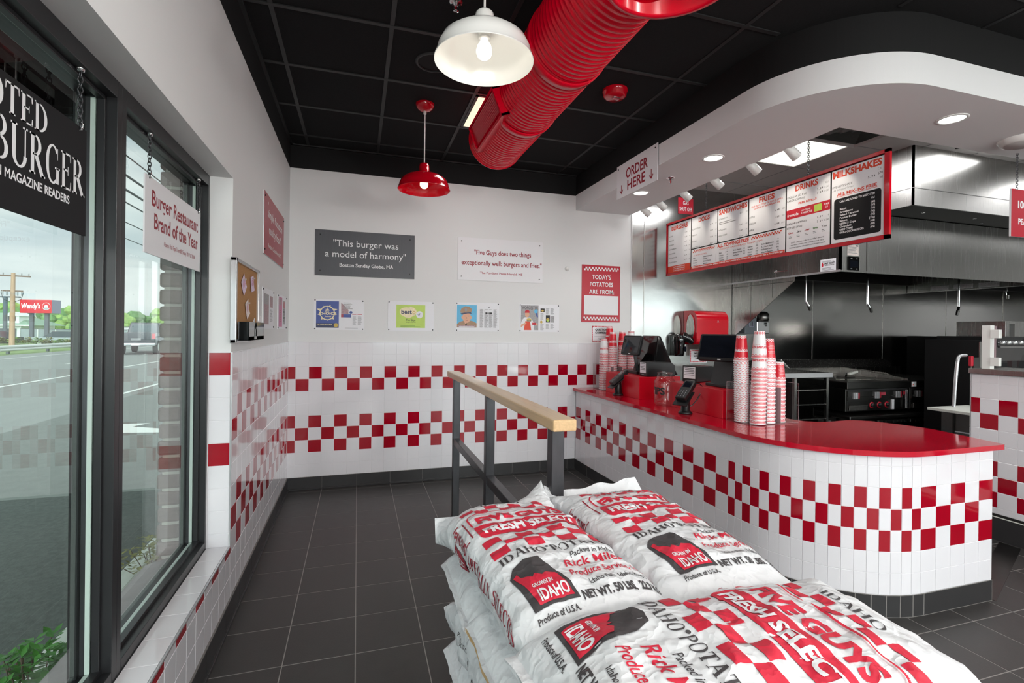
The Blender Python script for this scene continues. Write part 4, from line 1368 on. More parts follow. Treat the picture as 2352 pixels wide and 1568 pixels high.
# corkboard
t = thing('corkboard', 'aluminium framed corkboard on the wall beside the window', 'corkboard', (0.0, -1.83, 1.387))
mb = MB(); mb.box(0.0, -2.118, 1.395, 0.014, -1.542, 1.798, 'cork'); mb.build('cork_panel', t)
mb = MB()
for (y0, y1, z0, z1) in ((-2.130, -2.108, 1.387, 1.807), (-1.552, -1.530, 1.387, 1.807), (-2.130, -1.530, 1.387, 1.404), (-2.130, -1.530, 1.790, 1.807)):
    mb.box(0.0, y0, z0, 0.026, y1, z1, 'alu')
mb.build('frame', t, bevel=0.002)
for k, (y, z, a, m_, lb) in enumerate(((-1.925, 1.690, 38, 'note_pink', 'lilac scribbled note pinned at an angle on the corkboard, nearest the window'), (-1.705, 1.712, 12, 'note_pink', 'small pale note pinned upright at the top of the corkboard, farthest from the window'),
                                   (-1.83, 1.565, 24, 'note_cream', 'cream note pinned low on the corkboard just above the black box'))):
    n_ = thing('pinned_note', lb, 'note', (0.016, y, z), 'notes on the corkboard')
    X = on_left(y, z, 0.017) @ Matrix.Rotation(R(a), 4, 'Z')
    mb = MB()
    w, h = (0.085, 0.085) if k < 2 else (0.08, 0.09)
    vs = []; fs = []
    for j in range(5):
        for i in range(5):
            u, v = -w / 2 + w * i / 4, -h / 2 + h * j / 4
            vs.append((u, v, 0.001 + 0.010 * max(0, (0.4 - j / 4)) ** 1.2))
    for j in range(4):
        for i in range(4):
            fs.append((j * 5 + i, j * 5 + i + 1, j * 5 + i + 6, j * 5 + i + 5))
    mb.add(vs, fs, m_, True, X)
    sc = Sheet(); sc.lines(-w * .34, w * .36, -h * .1, h * .3, 5, 'paper_pink', h=0.003, seed=k + 3); sc.put(mb, X, 0.0042)
    mb.build('paper', n_)
    mb = MB(); mb.tube([X @ Vector((0, h * .38, 0.0)), X @ Vector((0, h * .38, 0.010)), X @ Vector((0, h * .38, 0.016))], [0.003, 0.0035, 0.0055], 'alu', 10); mb.build('push_pin', n_)
t = thing('card_box', 'open black desk box of paper slips fixed at the foot of the corkboard', 'box', (0.03, -1.9, 1.395))
mb = MB()
y0, y1, z0, z1, x0, x1 = -2.095, -1.690, 1.398, 1.492, 0.027, 0.078
mb.box(x0, y0, z0, x1, y1, z0 + 0.004, 'black_gloss'); mb.box(x0, y0, z0, x0 + 0.003, y1, z1, 'black_gloss')
mb.box(x0, y0, z0, x1, y0 + 0.004, z1, 'black_gloss'); mb.box(x0, y1 - 0.004, z0, x1, y1, z1, 'black_gloss')
mb.box(x1 - 0.003, y0, z0, x1, y0 + 0.13, z1, 'black_gloss'); mb.box(x1 - 0.003, y1 - 0.20, z0, x1, y1, z1, 'black_gloss')
mb.box(x1 - 0.003, y0, z0, x1, y1, z0 + 0.02, 'black_gloss')
mb.build('box_body', t)
for k, (ya, yb, za, zb) in enumerate(((-2.0, -1.80, 1.404, 1.500), (-1.86, -1.70, 1.43, 1.512))):
    n_ = thing('paper_slip', ('long slip of white paper leaning across the open black box' if k == 0 else 'short white paper slip sticking up out of the black box'), 'paper', (0.05, ya, za))
    mb = MB(); mb.bar((0.055 + 0.01 * k, ya, za), (0.050 + 0.01 * k, yb, zb), 0.003, 0.036, 'paper', up=(0, 0.4, 1)); mb.build('sheet', n_)

# ============================================================ SIGNS HANGING IN THE WINDOWS
def hanging_sign(name, label, y0, y1, z0, z1, m, s, X=-0.118, chains=(0.03, -0.03), tops=None, tilt=0.0):
    w, h = y1 - y0, z1 - z0
    Xm = on_left(y0, z0, X)
    t = thing(name, label, 'sign', (X, (y0 + y1) / 2, z0))
    mb = MB()
    vs = [(0, 0, -0.005), (w, 0, -0.005), (w, h, -0.005), (0, h, -0.005), (0, 0, 0), (w, 0, 0), (w, h, 0), (0, h, 0)]
    mb.add(vs, [(3, 2, 1, 0), (4, 5, 6, 7), (0, 1, 5, 4), (1, 2, 6, 5), (2, 3, 7, 6), (3, 0, 4, 7)], m, X=Xm)
    s.put(mb, Xm)
    mb.build('panel', t)
    for a in chains:
        yy = y0 + a if a > 0 else y1 + a
        c = MB(); chain(c, (X, yy, ZH - 0.06), (X, yy, z1 - 0.006), 'dark_iron', 0.018, 0.0017); c.build('chain', t)
        hk = MB(); hk.tube([(X + 0.004, yy, z1 + 0.012), (X + 0.007, yy, z1 + 0.004), (X + 0.004, yy, z1 - 0.008), (X - 0.006, yy, z1 - 0.012), (X - 0.008, yy, z1 - 0.004)], 0.0024, 'chrome', 8); hk.build('s_hook', t)
        e = MB(); e.lathe([(0.0, -0.008), (0.009, -0.007), (0.010, 0.0)], (X, yy, ZH - 0.052), 'chrome', 14); e.build('ceiling_bolt', t)
    return t


s = Sheet()
w_ = 0.632
s.text('Burger Restaurant', w_ / 2 + 0.012, 0.178, 0.058, 'ink_red_dark', width=0.535, bold=0.02)
s.text('Brand of the Year', w_ / 2 + 0.022, 0.098, 0.058, 'ink_red_dark', width=0.51, bold=0.02)
s.text('Harris Poll EquiTrend\u00ae Study 2017 & 2018', w_ / 2 + 0.05, 0.048, 0.018, 'sign_maroon', width=0.37, bold=0.004)
hanging_sign('window_sign', 'white sign with dark red lettering hanging on chains in the far window', -2.815, -2.183, 1.722, 1.998, 'sign_white', s, chains=(0.035, -0.035))
s = Sheet()
s.text('VOTED', 0.530, 0.206, 0.066, 'ink_white', align='R', width=0.265, fn=serif)
s.text('BEST BURGER', 0.700, 0.102, 0.092, 'ink_white', align='R', width=0.590, fn=serif)
s.text('AMERICAN MAGAZINE READERS', 0.628, 0.068, 0.021, 'ink_white', align='R', width=0.385, bold=0.022)
hanging_sign('window_sign', 'black sign with white serif lettering hanging in the near window', -3.915, -3.205, 1.706, 1.992, 'sign_black', s, chains=(0.04, -0.035))

# ============================================================ ORDER COUNTER
CT = 0.868                                   # top of the worktop
CX, CYE, CYF, CXE, CRAD = 2.816, -2.376, -3.006, 3.975, 0.63


def front_path(off=0.0):
    """point and outward normal on the counter front, by distance along it"""
    L1, LA = 2.376, CRAD * pi / 2

    def at(s):
        if s <= L1:
            return Vector((CX - off, -s, 0)), Vector((-1, 0, 0))
        if s <= L1 + LA:
            a = pi + (s - L1) / CRAD
            n = Vector((cos(a), sin(a), 0))
            return Vector((CX + CRAD, CYE, 0)) + n * (CRAD + off), n
        return Vector((CX + CRAD + (s - L1 - LA), CYF - off, 0)), Vector((0, -1, 0))
    return at, L1 + LA + (CXE - CX - CRAD)


at, LEN = front_path()
ctr = thing('order_counter', 'curved order counter faced in white and red checked tiles', 'counter', (3.3, -1.6, 0))
mb = MB()
ns = 90
loop = [at(0.014 + (LEN - 0.014) * k / ns)[0] + at(LEN * k / ns)[1] * -0.0041 for k in range(ns + 1)]
poly = [(p.x, p.y) for p in loop] + [(CXE, -2.72), (3.72, -2.36), (3.42, -2.2), (3.42, -0.014), (CX, -0.014)]
mb.prism(poly, 0.0, 0.838, 'grout', 'grout')
mb.build('counter_body', ctr)
cols = [0.0] + [0.026 + 0.11295 * k for k in range(21)]
s0, s1 = cols[-1], 3.338
cols += [s0 + (s1 - s0) * k / 18 for k in range(1, 19)]
cols += [s1 + (LEN - s1) * k / 5 for k in range(1, 6)]
zr = [ZB + Q * k for k in range(7)] + [0.838]


def pick_counter(i, j):
    c = i - 1                          # column 0 is the sliver at the wall
    if j not in (2, 3, 4):
        return 'tile_white'
    return 'tile_red' if c >= 0 and (c + (1 if j == 3 else 0)) % 2 == 0 else 'tile_white'


mb = MB()
for i in range(len(cols) - 1):
    a, na = at(cols[i]); b, nb = at(cols[i + 1])
    U = (b - a); w = U.length; U.normalize()
    N = Vector((U.y, -U.x, 0))
    tiles(mb, a - N * 0.004, U, (0, 0, 1), N, [0.0, w], zr, lambda q, j, i=i: pick_counter(i, j), gap=0.0024, depth=0.0018, seed=40 + i)
mb.build('tile_facing', ctr)
mb = MB()
bs = [0.0] + [0.3038 * k for k in range(1, 8)]
bs += [2.34 + 0.073 * k for k in range(15)] + [LEN]
for a_, b_ in zip(bs, bs[1:]):
    if b_ - a_ < 0.02:
        continue
    a, _ = at(a_); b, _ = at(b_)
    U = (b - a); w = U.length; U.normalize(); N = Vector((U.y, -U.x, 0))
    tiles(mb, a - N * 0.003, U, (0, 0, 1), N, [0.0, w], [0.0, ZB - 0.002], lambda q, j: 'base_tile', gap=0.004, depth=0.0045, seed=80)
    mb.add([a + N * 0.001, b + N * 0.001, b + N * 0.001 + Vector((0, 0, ZB - 0.001)), a + N * 0.001 + Vector((0, 0, ZB - 0.001))], [(0, 1, 2, 3)], 'base_grout')
mb.build('toe_kick', ctr)

at2, _ = front_path(0.030)
outl = [(CX - 0.030, -0.012)] + [(at2(LEN * k / 80)[0].x, at2(LEN * k / 80)[0].y) for k in range(1, 81)]
outl = outl[:-1] + [(4.005, -3.036), (4.020, -3.032), (4.028, -3.018), (4.03, -3.0), (4.105, -2.63), (4.10, -2.54), (4.06, -2.42), (4.00, -2.30), (3.93, -2.245), (3.86, -2.23), (3.72, -2.245), (3.60, -2.235), (3.53, -2.19), (3.50, -2.10), (3.50, -0.012)]
mb = MB()
mb.prism(outl, CT - 0.028, CT, 'counter_red')
wt = mb.build('worktop', None, org=(3.3, -1.6, CT - 0.028), bevel=0.005, seg=3)
tag(wt, 'glossy red worktop along the curved order counter', 'worktop')

# register plinths
for (x0, y0, x1, y1, lb) in ((2.990, -0.972, 3.42, -0.36, 'bright red box plinth under the far cash register'), (3.030, -1.980, 3.44, -1.32, 'bright red box plinth under the near cash register')):
    mb = MB(); mb.box(x0, y0, CT, x1, y1, 1.066, 'plinth_red')
    tag(mb.build('register_plinth', None, org=((x0 + x1) / 2, (y0 + y1) / 2, CT), bevel=0.002), lb, 'box')
PZ = 1.066


def tilted_screen(mb, mb2, c, w, h, yaw, tilt, m='black_plastic', depth=0.03, bez=0.014):
    """screen facing yaw (degrees from -X towards -Y), leaning back by tilt"""
    X = Matrix.Translation(c) @ Matrix.Rotation(R(yaw), 4, 'Z') @ Matrix(((0, 0, -1, 0), (-1, 0, 0, 0), (0, 1, 0, 0), (0, 0, 0, 1))) @ Matrix.Rotation(R(-tilt), 4, 'X')
    n = 5; r = 0.014; o = []
    for cx_, cy_, a0 in ((w / 2 - r, h / 2 - r, 0), (-w / 2 + r, h / 2 - r, 90), (-w / 2 + r, -h / 2 + r, 180), (w / 2 - r, -h / 2 + r, 270)):
        for k in range(n):
            a = R(a0 + 90 * k / (n - 1)); o.append((cx_ + r * cos(a), cy_ + r * sin(a)))
    k = len(o)
    vs = [(x, y, 0) for x, y in o] + [(x, y, -depth) for x, y in o]
    mb.add(vs, [tuple(range(k)), tuple(range(k, 2 * k))[::-1]] + [(i, k + i, k + (i + 1) % k, (i + 1) % k) for i in range(k)], m, X=X)
    a, b = w / 2 - bez, h / 2 - bez
    mb2.add([(-a, -b + 0.010, 0.0008), (a, -b + 0.010, 0.0008), (a, b, 0.0008), (-a, b, 0.0008)], [(0, 1, 2, 3)], 'screen', X=X)
    mb2.add([(-0.012, -h / 2 + 0.006, 0.001), (0.012, -h / 2 + 0.006, 0.001), (0.012, -h / 2 + 0.014, 0.001), (-0.012, -h / 2 + 0.014, 0.001)], [(0, 1, 2, 3)], 'ink_white', X=X)
    return X


# far register: wedge shaped terminal with a customer screen
t = thing('cash_register', 'black register on the far red plinth, small screen beside its wedge shaped back', 'cash register', (3.25, -0.66, PZ))
mb = MB(); mb2 = MB()
tilted_screen(mb, mb2, (3.135, -0.585, 1.340), 0.235, 0.192, 14, 15)
mb.build('customer_screen', t, bevel=0.003); mb2.build('screen_glass', t)
mb = MB()
pr = [(3.20, 1.070), (3.46, 1.070), (3.40, 1.16), (3.335, 1.43), (3.30, 1.435)]
vs = [(x, y, z) for y in (-0.885, -0.50) for x, z in pr]
n = len(pr)
sk = lambda p: p
vs = [(x, y + (-0.0 if z < 1.3 else (0.10 if y < -0.7 else -0.02)), z) for x, y, z in vs]
mb.add(vs, [tuple(range(n)), tuple(range(n, 2 * n))[::-1]] + [(i, n + i, n + (i + 1) % n, (i + 1) % n) for i in range(n)], 'black_gloss')
mb.build('terminal_body', t, bevel=0.008)
mb = MB(); mb.bar((3.20, -0.60, 1.09), (3.17, -0.585, 1.30), 0.06, 0.03, 'black_plastic'); mb.box(3.12, -0.72, PZ, 3.42, -0.47, PZ + 0.03, 'black_plastic'); mb.build('stand', t, bevel=0.004)

# near register: tilting screen on a neck
t = thing('cash_register', 'black register on the near red plinth, wide dark screen on a slanted neck', 'cash register', (3.22, -1.74, PZ))
mb = MB(); mb2 = MB()
tilted_screen(mb, mb2, (3.16, -1.80, 1.360), 0.335, 0.205, 26, 17, depth=0.035)
mb.build('screen_housing', t, bevel=0.004); mb2.build('screen_glass', t)
mb = MB()
pr = [(3.16, 1.070), (3.40, 1.070), (3.36, 1.10), (3.25, 1.29), (3.21, 1.29)]
n = len(pr)
vs = [(x, y, z) for y in (-1.90, -1.68) for x, z in pr]
mb.add(vs, [tuple(range(n)), tuple(range(n, 2 * n))[::-1]] + [(i, n + i, n + (i + 1) % n, (i + 1) % n) for i in range(n)], 'black_plastic')
mb.build('neck', t, bevel=0.008)
mb = MB(); mb.box(3.14, -1.92, PZ, 3.42, -1.66, PZ + 0.022, 'black_plastic'); mb.build('base', t, bevel=0.004)


def receipt_printer(x, y, rz, label, w=0.14, d=0.25, h=0.135):
    t = thing('receipt_printer', label, 'printer', (x, y, PZ))
    Xm = Matrix.Translation((x, y, PZ)) @ Matrix.Rotation(R(rz), 4, 'Z')
    mb = MB()
    pr = [(-d / 2, 0.004), (d / 2, 0.004), (d / 2, h * 0.72), (d / 2 - 0.04, h * 0.94), (-d / 2, h)]
    n = 5
    vs = [(x_, y_, z_) for y_ in (-w / 2, w / 2) for x_, z_ in pr]
    mb.add(vs, [tuple(range(n)), tuple(range(n, 2 * n))[::-1]] + [(i, n + i, n + (i + 1) % n, (i + 1) % n) for i in range(n)], 'black_plastic', X=Xm)
    mb.build('printer_body', t, bevel=0.006)
    s = MB()
    s.add([(-d / 2 - 0.001, w * .40, h * .24), (-d / 2 - 0.001, -w * .40, h * .24), (-d / 2 - 0.001, -w * .40, h * .93), (-d / 2 - 0.001, w * .40, h * .93)], [(0, 1, 2, 3)], 'paper', X=Xm)
    for k in range(5):
        e = w * (.30 if k % 2 else .34)
        z = h * (.84 - .10 * k)
        s.add([(-d / 2 - 0.0015, e, z), (-d / 2 - 0.0015, -e, z), (-d / 2 - 0.0015, -e, z + 0.004), (-d / 2 - 0.0015, e, z + 0.004)], [(0, 1, 2, 3)], 'ink_black', X=Xm)
    s.build('notice_sticker', t, label='white paper notice on the front of the printer')
    s = MB(); s.add([(-d / 2 - 0.001, 0.02, h * .10), (-d / 2 - 0.001, -0.02, h * .10), (-d / 2 - 0.001, -0.02, h * .15), (-d / 2 - 0.001, 0.02, h * .15)], [(0, 1, 2, 3)], 'ink_grey', X=Xm); s.build('badge', t)


receipt_printer(3.22, -0.905, 0, 'black receipt printer with a white notice on the far red plinth', 0.12, 0.30)
receipt_printer(3.28, -1.405, 24, 'black receipt printer with a white notice on the near red plinth', 0.125, 0.30)


def card_reader(x, y, rz, label, keys=True):
    t = thing('card_reader', label, 'card reader', (x, y, CT))
    mb = MB()
    mb.lathe([(0.0, 0.0), (0.050, 0.0), (0.050, 0.010), (0.038, 0.020), (0.033, 0.024), (0.030, 0.09), (0.026, 0.13), (0.0, 0.135)], (x, y, CT), 'black_plastic', 28)
    mb.build('swivel_post', t)
    Xm = Matrix.Translation((x, y, CT + 0.165)) @ Matrix.Rotation(R(rz), 4, 'Z') @ Matrix.Rotation(R(38), 4, 'X')
    mb = MB()
    pr = [(-0.040, -0.090), (0.040, -0.090), (0.044, -0.03), (0.042, 0.09), (0.036, 0.105), (-0.036, 0.105), (-0.042, 0.09), (-0.044, -0.03)]
    n = len(pr)
    vs = [(a, b, -0.018) for a, b in pr] + [(a, b, 0.018) for a, b in pr]
    mb.add(vs, [tuple(range(n))[::-1], tuple(range(n, 2 * n))] + [(i, (i + 1) % n, n + (i + 1) % n, n + i) for i in range(n)], 'black_plastic', X=Xm)
    mb.build('terminal', t, bevel=0.005)
    mb = MB(); mb.add([(-0.056, -0.125, -0.030), (0.056, -0.125, -0.030), (0.056, 0.02, -0.026), (-0.056, 0.02, -0.026), (-0.056, -0.125, -0.022), (0.056, -0.125, -0.022), (0.056, 0.02, -0.019), (-0.056, 0.02, -0.019)],
                      [(3, 2, 1, 0), (4, 5, 6, 7), (0, 1, 5, 4), (1, 2, 6, 5), (2, 3, 7, 6), (3, 0, 4, 7)], 'black_plastic', X=Xm)
    mb.build('bracket', t)
    mb = MB(); mb.add([(-0.030, 0.025, 0.0188), (0.030, 0.025, 0.0188), (0.030, 0.090, 0.0188), (-0.030, 0.090, 0.0188)], [(0, 1, 2, 3)], 'screen', X=Xm); mb.build('display', t)
    mb = MB()
    for j in range(4):
        for i in range(3):
            cx_, cy_ = -0.021 + 0.021 * i, -0.070 + 0.019 * j
            mb.add([(cx_ - 0.007, cy_ - 0.0055, 0.0195), (cx_ + 0.007, cy_ - 0.0055, 0.0195), (cx_ + 0.007, cy_ + 0.0055, 0.0195), (cx_ - 0.007, cy_ + 0.0055, 0.0195)], [(0, 1, 2, 3)], 'dark_iron', X=Xm)
            mb.add([(cx_ - 0.001, cy_ - 0.003, 0.0198), (cx_ + 0.001, cy_ - 0.003, 0.0198), (cx_ + 0.001, cy_ + 0.003, 0.0198), (cx_ - 0.001, cy_ + 0.003, 0.0198)], [(0, 1, 2, 3)], 'ink_white', X=Xm)
    mb.build('keypad', t)
    if keys:
        mb = MB(); a = Xm @ Vector((0.03, 0.10, -0.01))
        mb.tube([a, a + Vector((0.03, -0.01, 0.0)), a + Vector((0.06, -0.02, -0.03)), Vector((x + 0.085, y - 0.02, CT + 0.10)), Vector((x + 0.05, y - 0.012, CT + 0.06)), Vector((x + 0.022, y, CT + 0.05))], 0.004, 'black_gloss', 8)
        mb.build('cable', t)


card_reader(2.955, -0.665, -95, 'black card reader on a swivel post in front of the far red plinth', False)
card_reader(2.915, -1.725, -66, 'black card reader with keypad and looped cable beside the tip jar')

# tip jar
JX, JY = 3.012, -1.325
t = thing('tip_jar', 'clear glass jar with black letters between the two red plinths', 'jar', (JX, JY, CT))
mb = MB()
mb.lathe([(0.0, 0.004), (0.070, 0.004), (0.082, 0.014), (0.085, 0.03), (0.085, 0.185), (0.080, 0.205), (0.064, 0.226), (0.060, 0.232), (0.060, 0.262), (0.063, 0.266), (0.060, 0.270), (0.056, 0.266)], (JX, JY, CT), 'jar_glass', 40)
mb.lathe([(0.062, 0.236), (0.0645, 0.240), (0.062, 0.244)], (JX, JY, CT), 'jar_glass', 40)
mb.build('glass_body', t)
mb = MB()
vs, fs = lay('TIPS', 0, 0, 0.058, width=0.15, bold=0.04)
a0 = math.atan2(-3.5, -2.4) - 0.85
mb.add([(JX + 0.0865 * cos(a0 + x_ / 0.0865), JY + 0.0865 * sin(a0 + x_ / 0.0865), CT + 0.095 + y_) for x_, y_ in vs], fs, 'ink_black')
mb.build('lettering', t)

# ============================================================ CUPS
def cup_mesh(kind):
    """upside-down paper cup: mouth at z = 0, base up"""
    rim, base, h = {'tall_red': (0.0465, 0.031, 0.172), 'tall_white': (0.0475, 0.032, 0.178), 'mid_red': (0.0455, 0.031, 0.150), 'small_red': (0.042, 0.029, 0.125), 'lace': (0.0465, 0.031, 0.172)}[kind]
    mb = MB()
    N = 48
    zs = [0.0, 0.0035, 0.006, 0.0095, 0.0115, 0.016, 0.0185, 0.022, 0.026, 0.030, h - 0.020, h - 0.0145, h - 0.009, h - 0.004, h]
    prof = []
    for z in zs:
        r = rim + (base - rim) * z / h
        if z < 0.004:
            r = rim + 0.0022
        prof.append((r, z))
    red = kind != 'tall_white'
    body = 'cup_red' if red else 'cup_white'
    lace = kind == 'lace'

    def pick(k, i):
        q = (k // 2) % 2
        if i < 2: return 'cup_white'
        if i == 2: return 'cup_white' if lace and q else ('cup_red' if kind != 'mid_red' else 'cup_white')
        if i == 3: return 'cup_white'
        if i == 4: return ('cup_red' if q else 'cup_white') if lace else ('cup_red' if kind != 'mid_red' else 'cup_red')
        if i in (5,): return 'cup_white'
        if i in (6, 7): return 'cup_red' if (q + i) % 2 == 0 else 'cup_white'
        if i == 8: return 'cup_red' if red else 'cup_white'
        if i == 9: return body
        if i in (10, 11, 12): return 'cup_red' if ((k // 2) + i) % 2 else 'cup_white'
        return 'cup_white'
    mb.lathe(prof, (0, 0, 0), 'cup_white', N, pick=pick)
    mb.lathe([(base - 0.0005, h), (base - 0.002, h - 0.008), (0.0, h - 0.008)], (0, 0, 0), 'cup_white', N)
    mb.lathe([(rim, 0.0), (base - 0.001, h - 0.009)], (0, 0, 0), 'cup_white', N)
    return mb, rim, base, h


CUPS = {}


def cup_proto(kind, printed=False):
    key = (kind, printed)
    if key not in CUPS:
        mb, rim, base, h = cup_mesh(kind)
        ink = 'cup_red' if kind == 'tall_white' else 'cup_white'
        if printed:
            def wrap(vs, fs, z0, ang):
                o = []
                for x_, y_ in vs:
                    z = z0 - y_
                    r = rim + (base - rim) * z / h + 0.0005
                    a = ang - x_ / r
                    o.append((r * cos(a), r * sin(a), z))
                mb.add(o, fs, ink)
            if kind in ('tall_red', 'tall_white', 'lace'):
                for q in range(3):
                    vs, fs = lay('FIVE GUYS', 0, 0, 0.016, width=0.086, bold=0.05)
                    wrap(vs, fs, h * 0.46, 2.3 + q * 2 * pi / 3)
                    vs, fs = lay('BURGERS and FRIES', 0, 0, 0.004, width=0.055)
                    wrap(vs, fs, h * 0.52, 2.3 + q * 2 * pi / 3)
            else:
                for q in range(3):
                    for i in range(7):
                        vs, fs = lay('mmmmmmmmmm', 0, 0, 0.0035, width=0.03 + 0.012 * ((i * 7 + q) % 3), bold=0.03)
                        wrap(vs, fs, h * (0.38 + 0.065 * i), 2.3 + q * 2 * pi / 3)
        me_o = mb.build('paper_cup', None)
        me = me_o.data
        bpy.data.objects.remove(me_o)
        CUPS[key] = (me, h)
    return CUPS[key]


def cup_stack(x, y, z, kind, top_z, pitch, lab_nested, lab_top, group, top_kind=None, tilt=0.0, extra=None):
    """upside-down cups nested up to top_z; each one is its own object"""
    me, h = cup_proto(kind, False)
    mt, ht = cup_proto(top_kind or kind, True)
    n = max(1, int(round((top_z - ht - z) / pitch)))
    rr_ = random.Random(int(x * 1000))
    pos = [z + pitch * k for k in range(n)]
    for k, zz in enumerate(pos):
        o = bpy.data.objects.new('paper_cup', me); COL.objects.link(o)
        o.location = (x + tilt * (zz - z), y, zz); o.rotation_euler = (0, 0, rr_.uniform(0, 6))
        tag(o, lab_nested, 'cup', group)
    zz = z + pitch * n
    o = bpy.data.objects.new('paper_cup', mt); COL.objects.link(o)
    o.location = (x + tilt * (zz - z), y, zz); o.rotation_euler = (0, 0, 0.2)
    tag(o, lab_top, 'cup', group)
    if extra:
        mt2, h2 = cup_proto(extra[0], True)
        o = bpy.data.objects.new('paper_cup', mt2); COL.objects.link(o)
        o.location = (x + tilt * (zz - z), y, zz + extra[1]); o.rotation_euler = (0, 0, 1.0)
        tag(o, extra[2], 'cup', group)


def cup_tray(x0, y0, x1, y1, z, label, partitions):
    t = thing('cup_holder', label, 'cup holder', ((x0 + x1) / 2, (y0 + y1) / 2, z))
    mb = MB(); mb.box(x0, y0, z, x1, y1, z + 0.005, 'acrylic'); mb.build('base', t)
    H = 0.265
    mb = MB()
    for (ax, ay, bx, by) in ((x0, y1, x1, y1), (x0, y0, x0, y1), (x1, y0, x1, y1)):
        mb.add([(ax, ay, z), (bx, by, z), (bx, by, z + H), (ax, ay, z + H)], [(0, 1, 2, 3)], 'acrylic')
    mb.build('side_panel', t)
    mb = MB()
    for (ax, ay, bx, by) in ((x0, y1, x1, y1), (x0, y0, x0, y1), (x1, y0, x1, y1)):
        mb.tube([(ax, ay, z + H), (bx, by, z + H)], 0.0012, 'acrylic_edge', 5)
    for (ax, ay) in ((x0, y0), (x1, y0), (x1, y1), (x0, y1)):
        mb.tube([(ax, ay, z), (ax, ay, z + H)], 0.0012, 'acrylic_edge', 5)
    mb.tube([(x0, y0, z + 0.005), (x1, y0, z + 0.005)], 0.0015, 'acrylic_edge', 5)
    mb.build('edge', t)
    for (px, py) in partitions:
        mb = MB(); mb.box(px - 0.002, py, z + 0.005, px + 0.002, y1, z + 0.24, 'acrylic_edge'); mb.build('divider', t)


cup_tray(3.028, -2.238, 3.425, -2.02, CT, 'clear acrylic holder for the cup stacks at the bend of the worktop', [(3.165, -2.234), (3.272, -2.240)])
g_ = 'cups at the counter bend'
cz = CT + 0.006
cup_stack(3.078, -2.110, cz, 'lace', 1.452, 0.0150, 'white cup with dashed red rim nested in the stack nearest the near register', 'red cup topping the stack nearest the near register', g_, top_kind='tall_red', tilt=-0.03)
cup_stack(3.112, -2.212, cz, 'tall_white', 1.395, 0.0245, 'double red ringed cup nested in the tallest stack at the counter bend', 'white cup with red lettering just below the top of the tallest stack', g_, tilt=0.02,
          extra=('tall_white', 0.085, 'plain white topmost cup of the tallest stack at the counter bend'))
cup_stack(3.218, -2.186, cz, 'mid_red', 1.424, 0.0255, 'single red ringed cup nested in the third stack from the near register', 'red cup with white print topping the third stack from the near register', g_, tilt=0.0)
cup_stack(3.318, -2.176, cz, 'small_red', 1.273, 0.0250, 'small red ringed cup nested in the shortest stack at the counter bend', 'small red cup topping the shortest stack at the counter bend', g_, tilt=0.0)
cup_tray(2.990, -0.315, 3.40, -0.075, CT, 'clear acrylic holder for the cup stacks by the back wall', [(3.10, -0.31), (3.20, -0.31)])
g_ = 'cups by the back wall'
cup_stack(3.045, -0.205, cz, 'tall_white', 1.398, 0.0245, 'red ringed cup nested in the leftmost stack by the back wall', 'white topmost cup of the leftmost stack by the back wall', g_)
cup_stack(3.135, -0.225, cz, 'tall_red', 1.470, 0.0245, 'red striped cup nested in the second stack from the left by the back wall', 'red topmost cup of the second stack from the left by the back wall', g_)
cup_stack(3.245, -0.225, cz, 'tall_red', 1.480, 0.0250, 'red striped cup nested in the third stack from the left by the back wall', 'red topmost cup of the third stack from the left by the back wall', g_)
cup_stack(3.345, -0.235, cz, 'tall_white', 1.478, 0.0250, 'ringed cup nested in the stack half hidden by the far register screen', 'white topmost cup of the stack behind the far register screen', g_)
cup_stack(3.150, -0.125, cz, 'tall_red', 1.512, 0.0250, 'red striped cup nested in the rear stack by the back wall', 'red topmost cup of the rear stack by the back wall, peeking out highest', g_)
t = thing('desk_divider', 'small dark slatted panel behind the cup stacks at the counter bend', 'panel', (3.47, -2.10, CT))
mb = MB(); mb.box(3.435, -2.120, CT, 3.440, -1.99, CT + 0.26, 'acrylic'); mb.build('plate', t)
mb = MB()
for k in range(10):
    mb.box(3.442, -2.115, CT + 0.01 + 0.025 * k, 3.446, -1.995, CT + 0.028 + 0.025 * k, 'steel_dark')
mb.build('slats', t)

# ============================================================ MENU BOARD
MX, MY0, MY1, MZ0, MZ1 = 3.85, -0.105, -2.515, 2.087, 2.668
t = thing('menu_board', 'long white menu board in a red frame hanging over the counter', 'menu board', (MX, -1.3, MZ0))
Xm = to_room(MY0, MZ0, MX)
Wd, Hd = MY0 - MY1, MZ1 - MZ0
mb = MB()
for (a0, b0, a1, b1) in ((0, 0, Wd, 0.026), (0, Hd - 0.022, Wd, Hd), (0, 0, 0.016, Hd), (Wd - 0.034, 0, Wd, Hd)):
    vs = [(x, y, z) for z in (-0.014, 0.004) for x, y in ((a0, b0), (a1, b0), (a1, b1), (a0, b1))]
    mb.add(vs, [(3, 2, 1, 0), (4, 5, 6, 7), (0, 1, 5, 4), (1, 2, 6, 5), (2, 3, 7, 6), (3, 0, 4, 7)], 'enamel_red', X=Xm)
mb.build('frame', t)
mb = MB(); vs = [(x, y, z) for z in (-0.0135, -0.010) for x, y in ((0.01, 0.01), (Wd - 0.01, 0.01), (Wd - 0.01, Hd - 0.01), (0.01, Hd - 0.01))]
mb.add(vs, [(3, 2, 1, 0), (4, 5, 6, 7), (0, 1, 5, 4), (1, 2, 6, 5), (2, 3, 7, 6), (3, 0, 4, 7)], 'black_paint', X=Xm)
mb.build('backing', t)


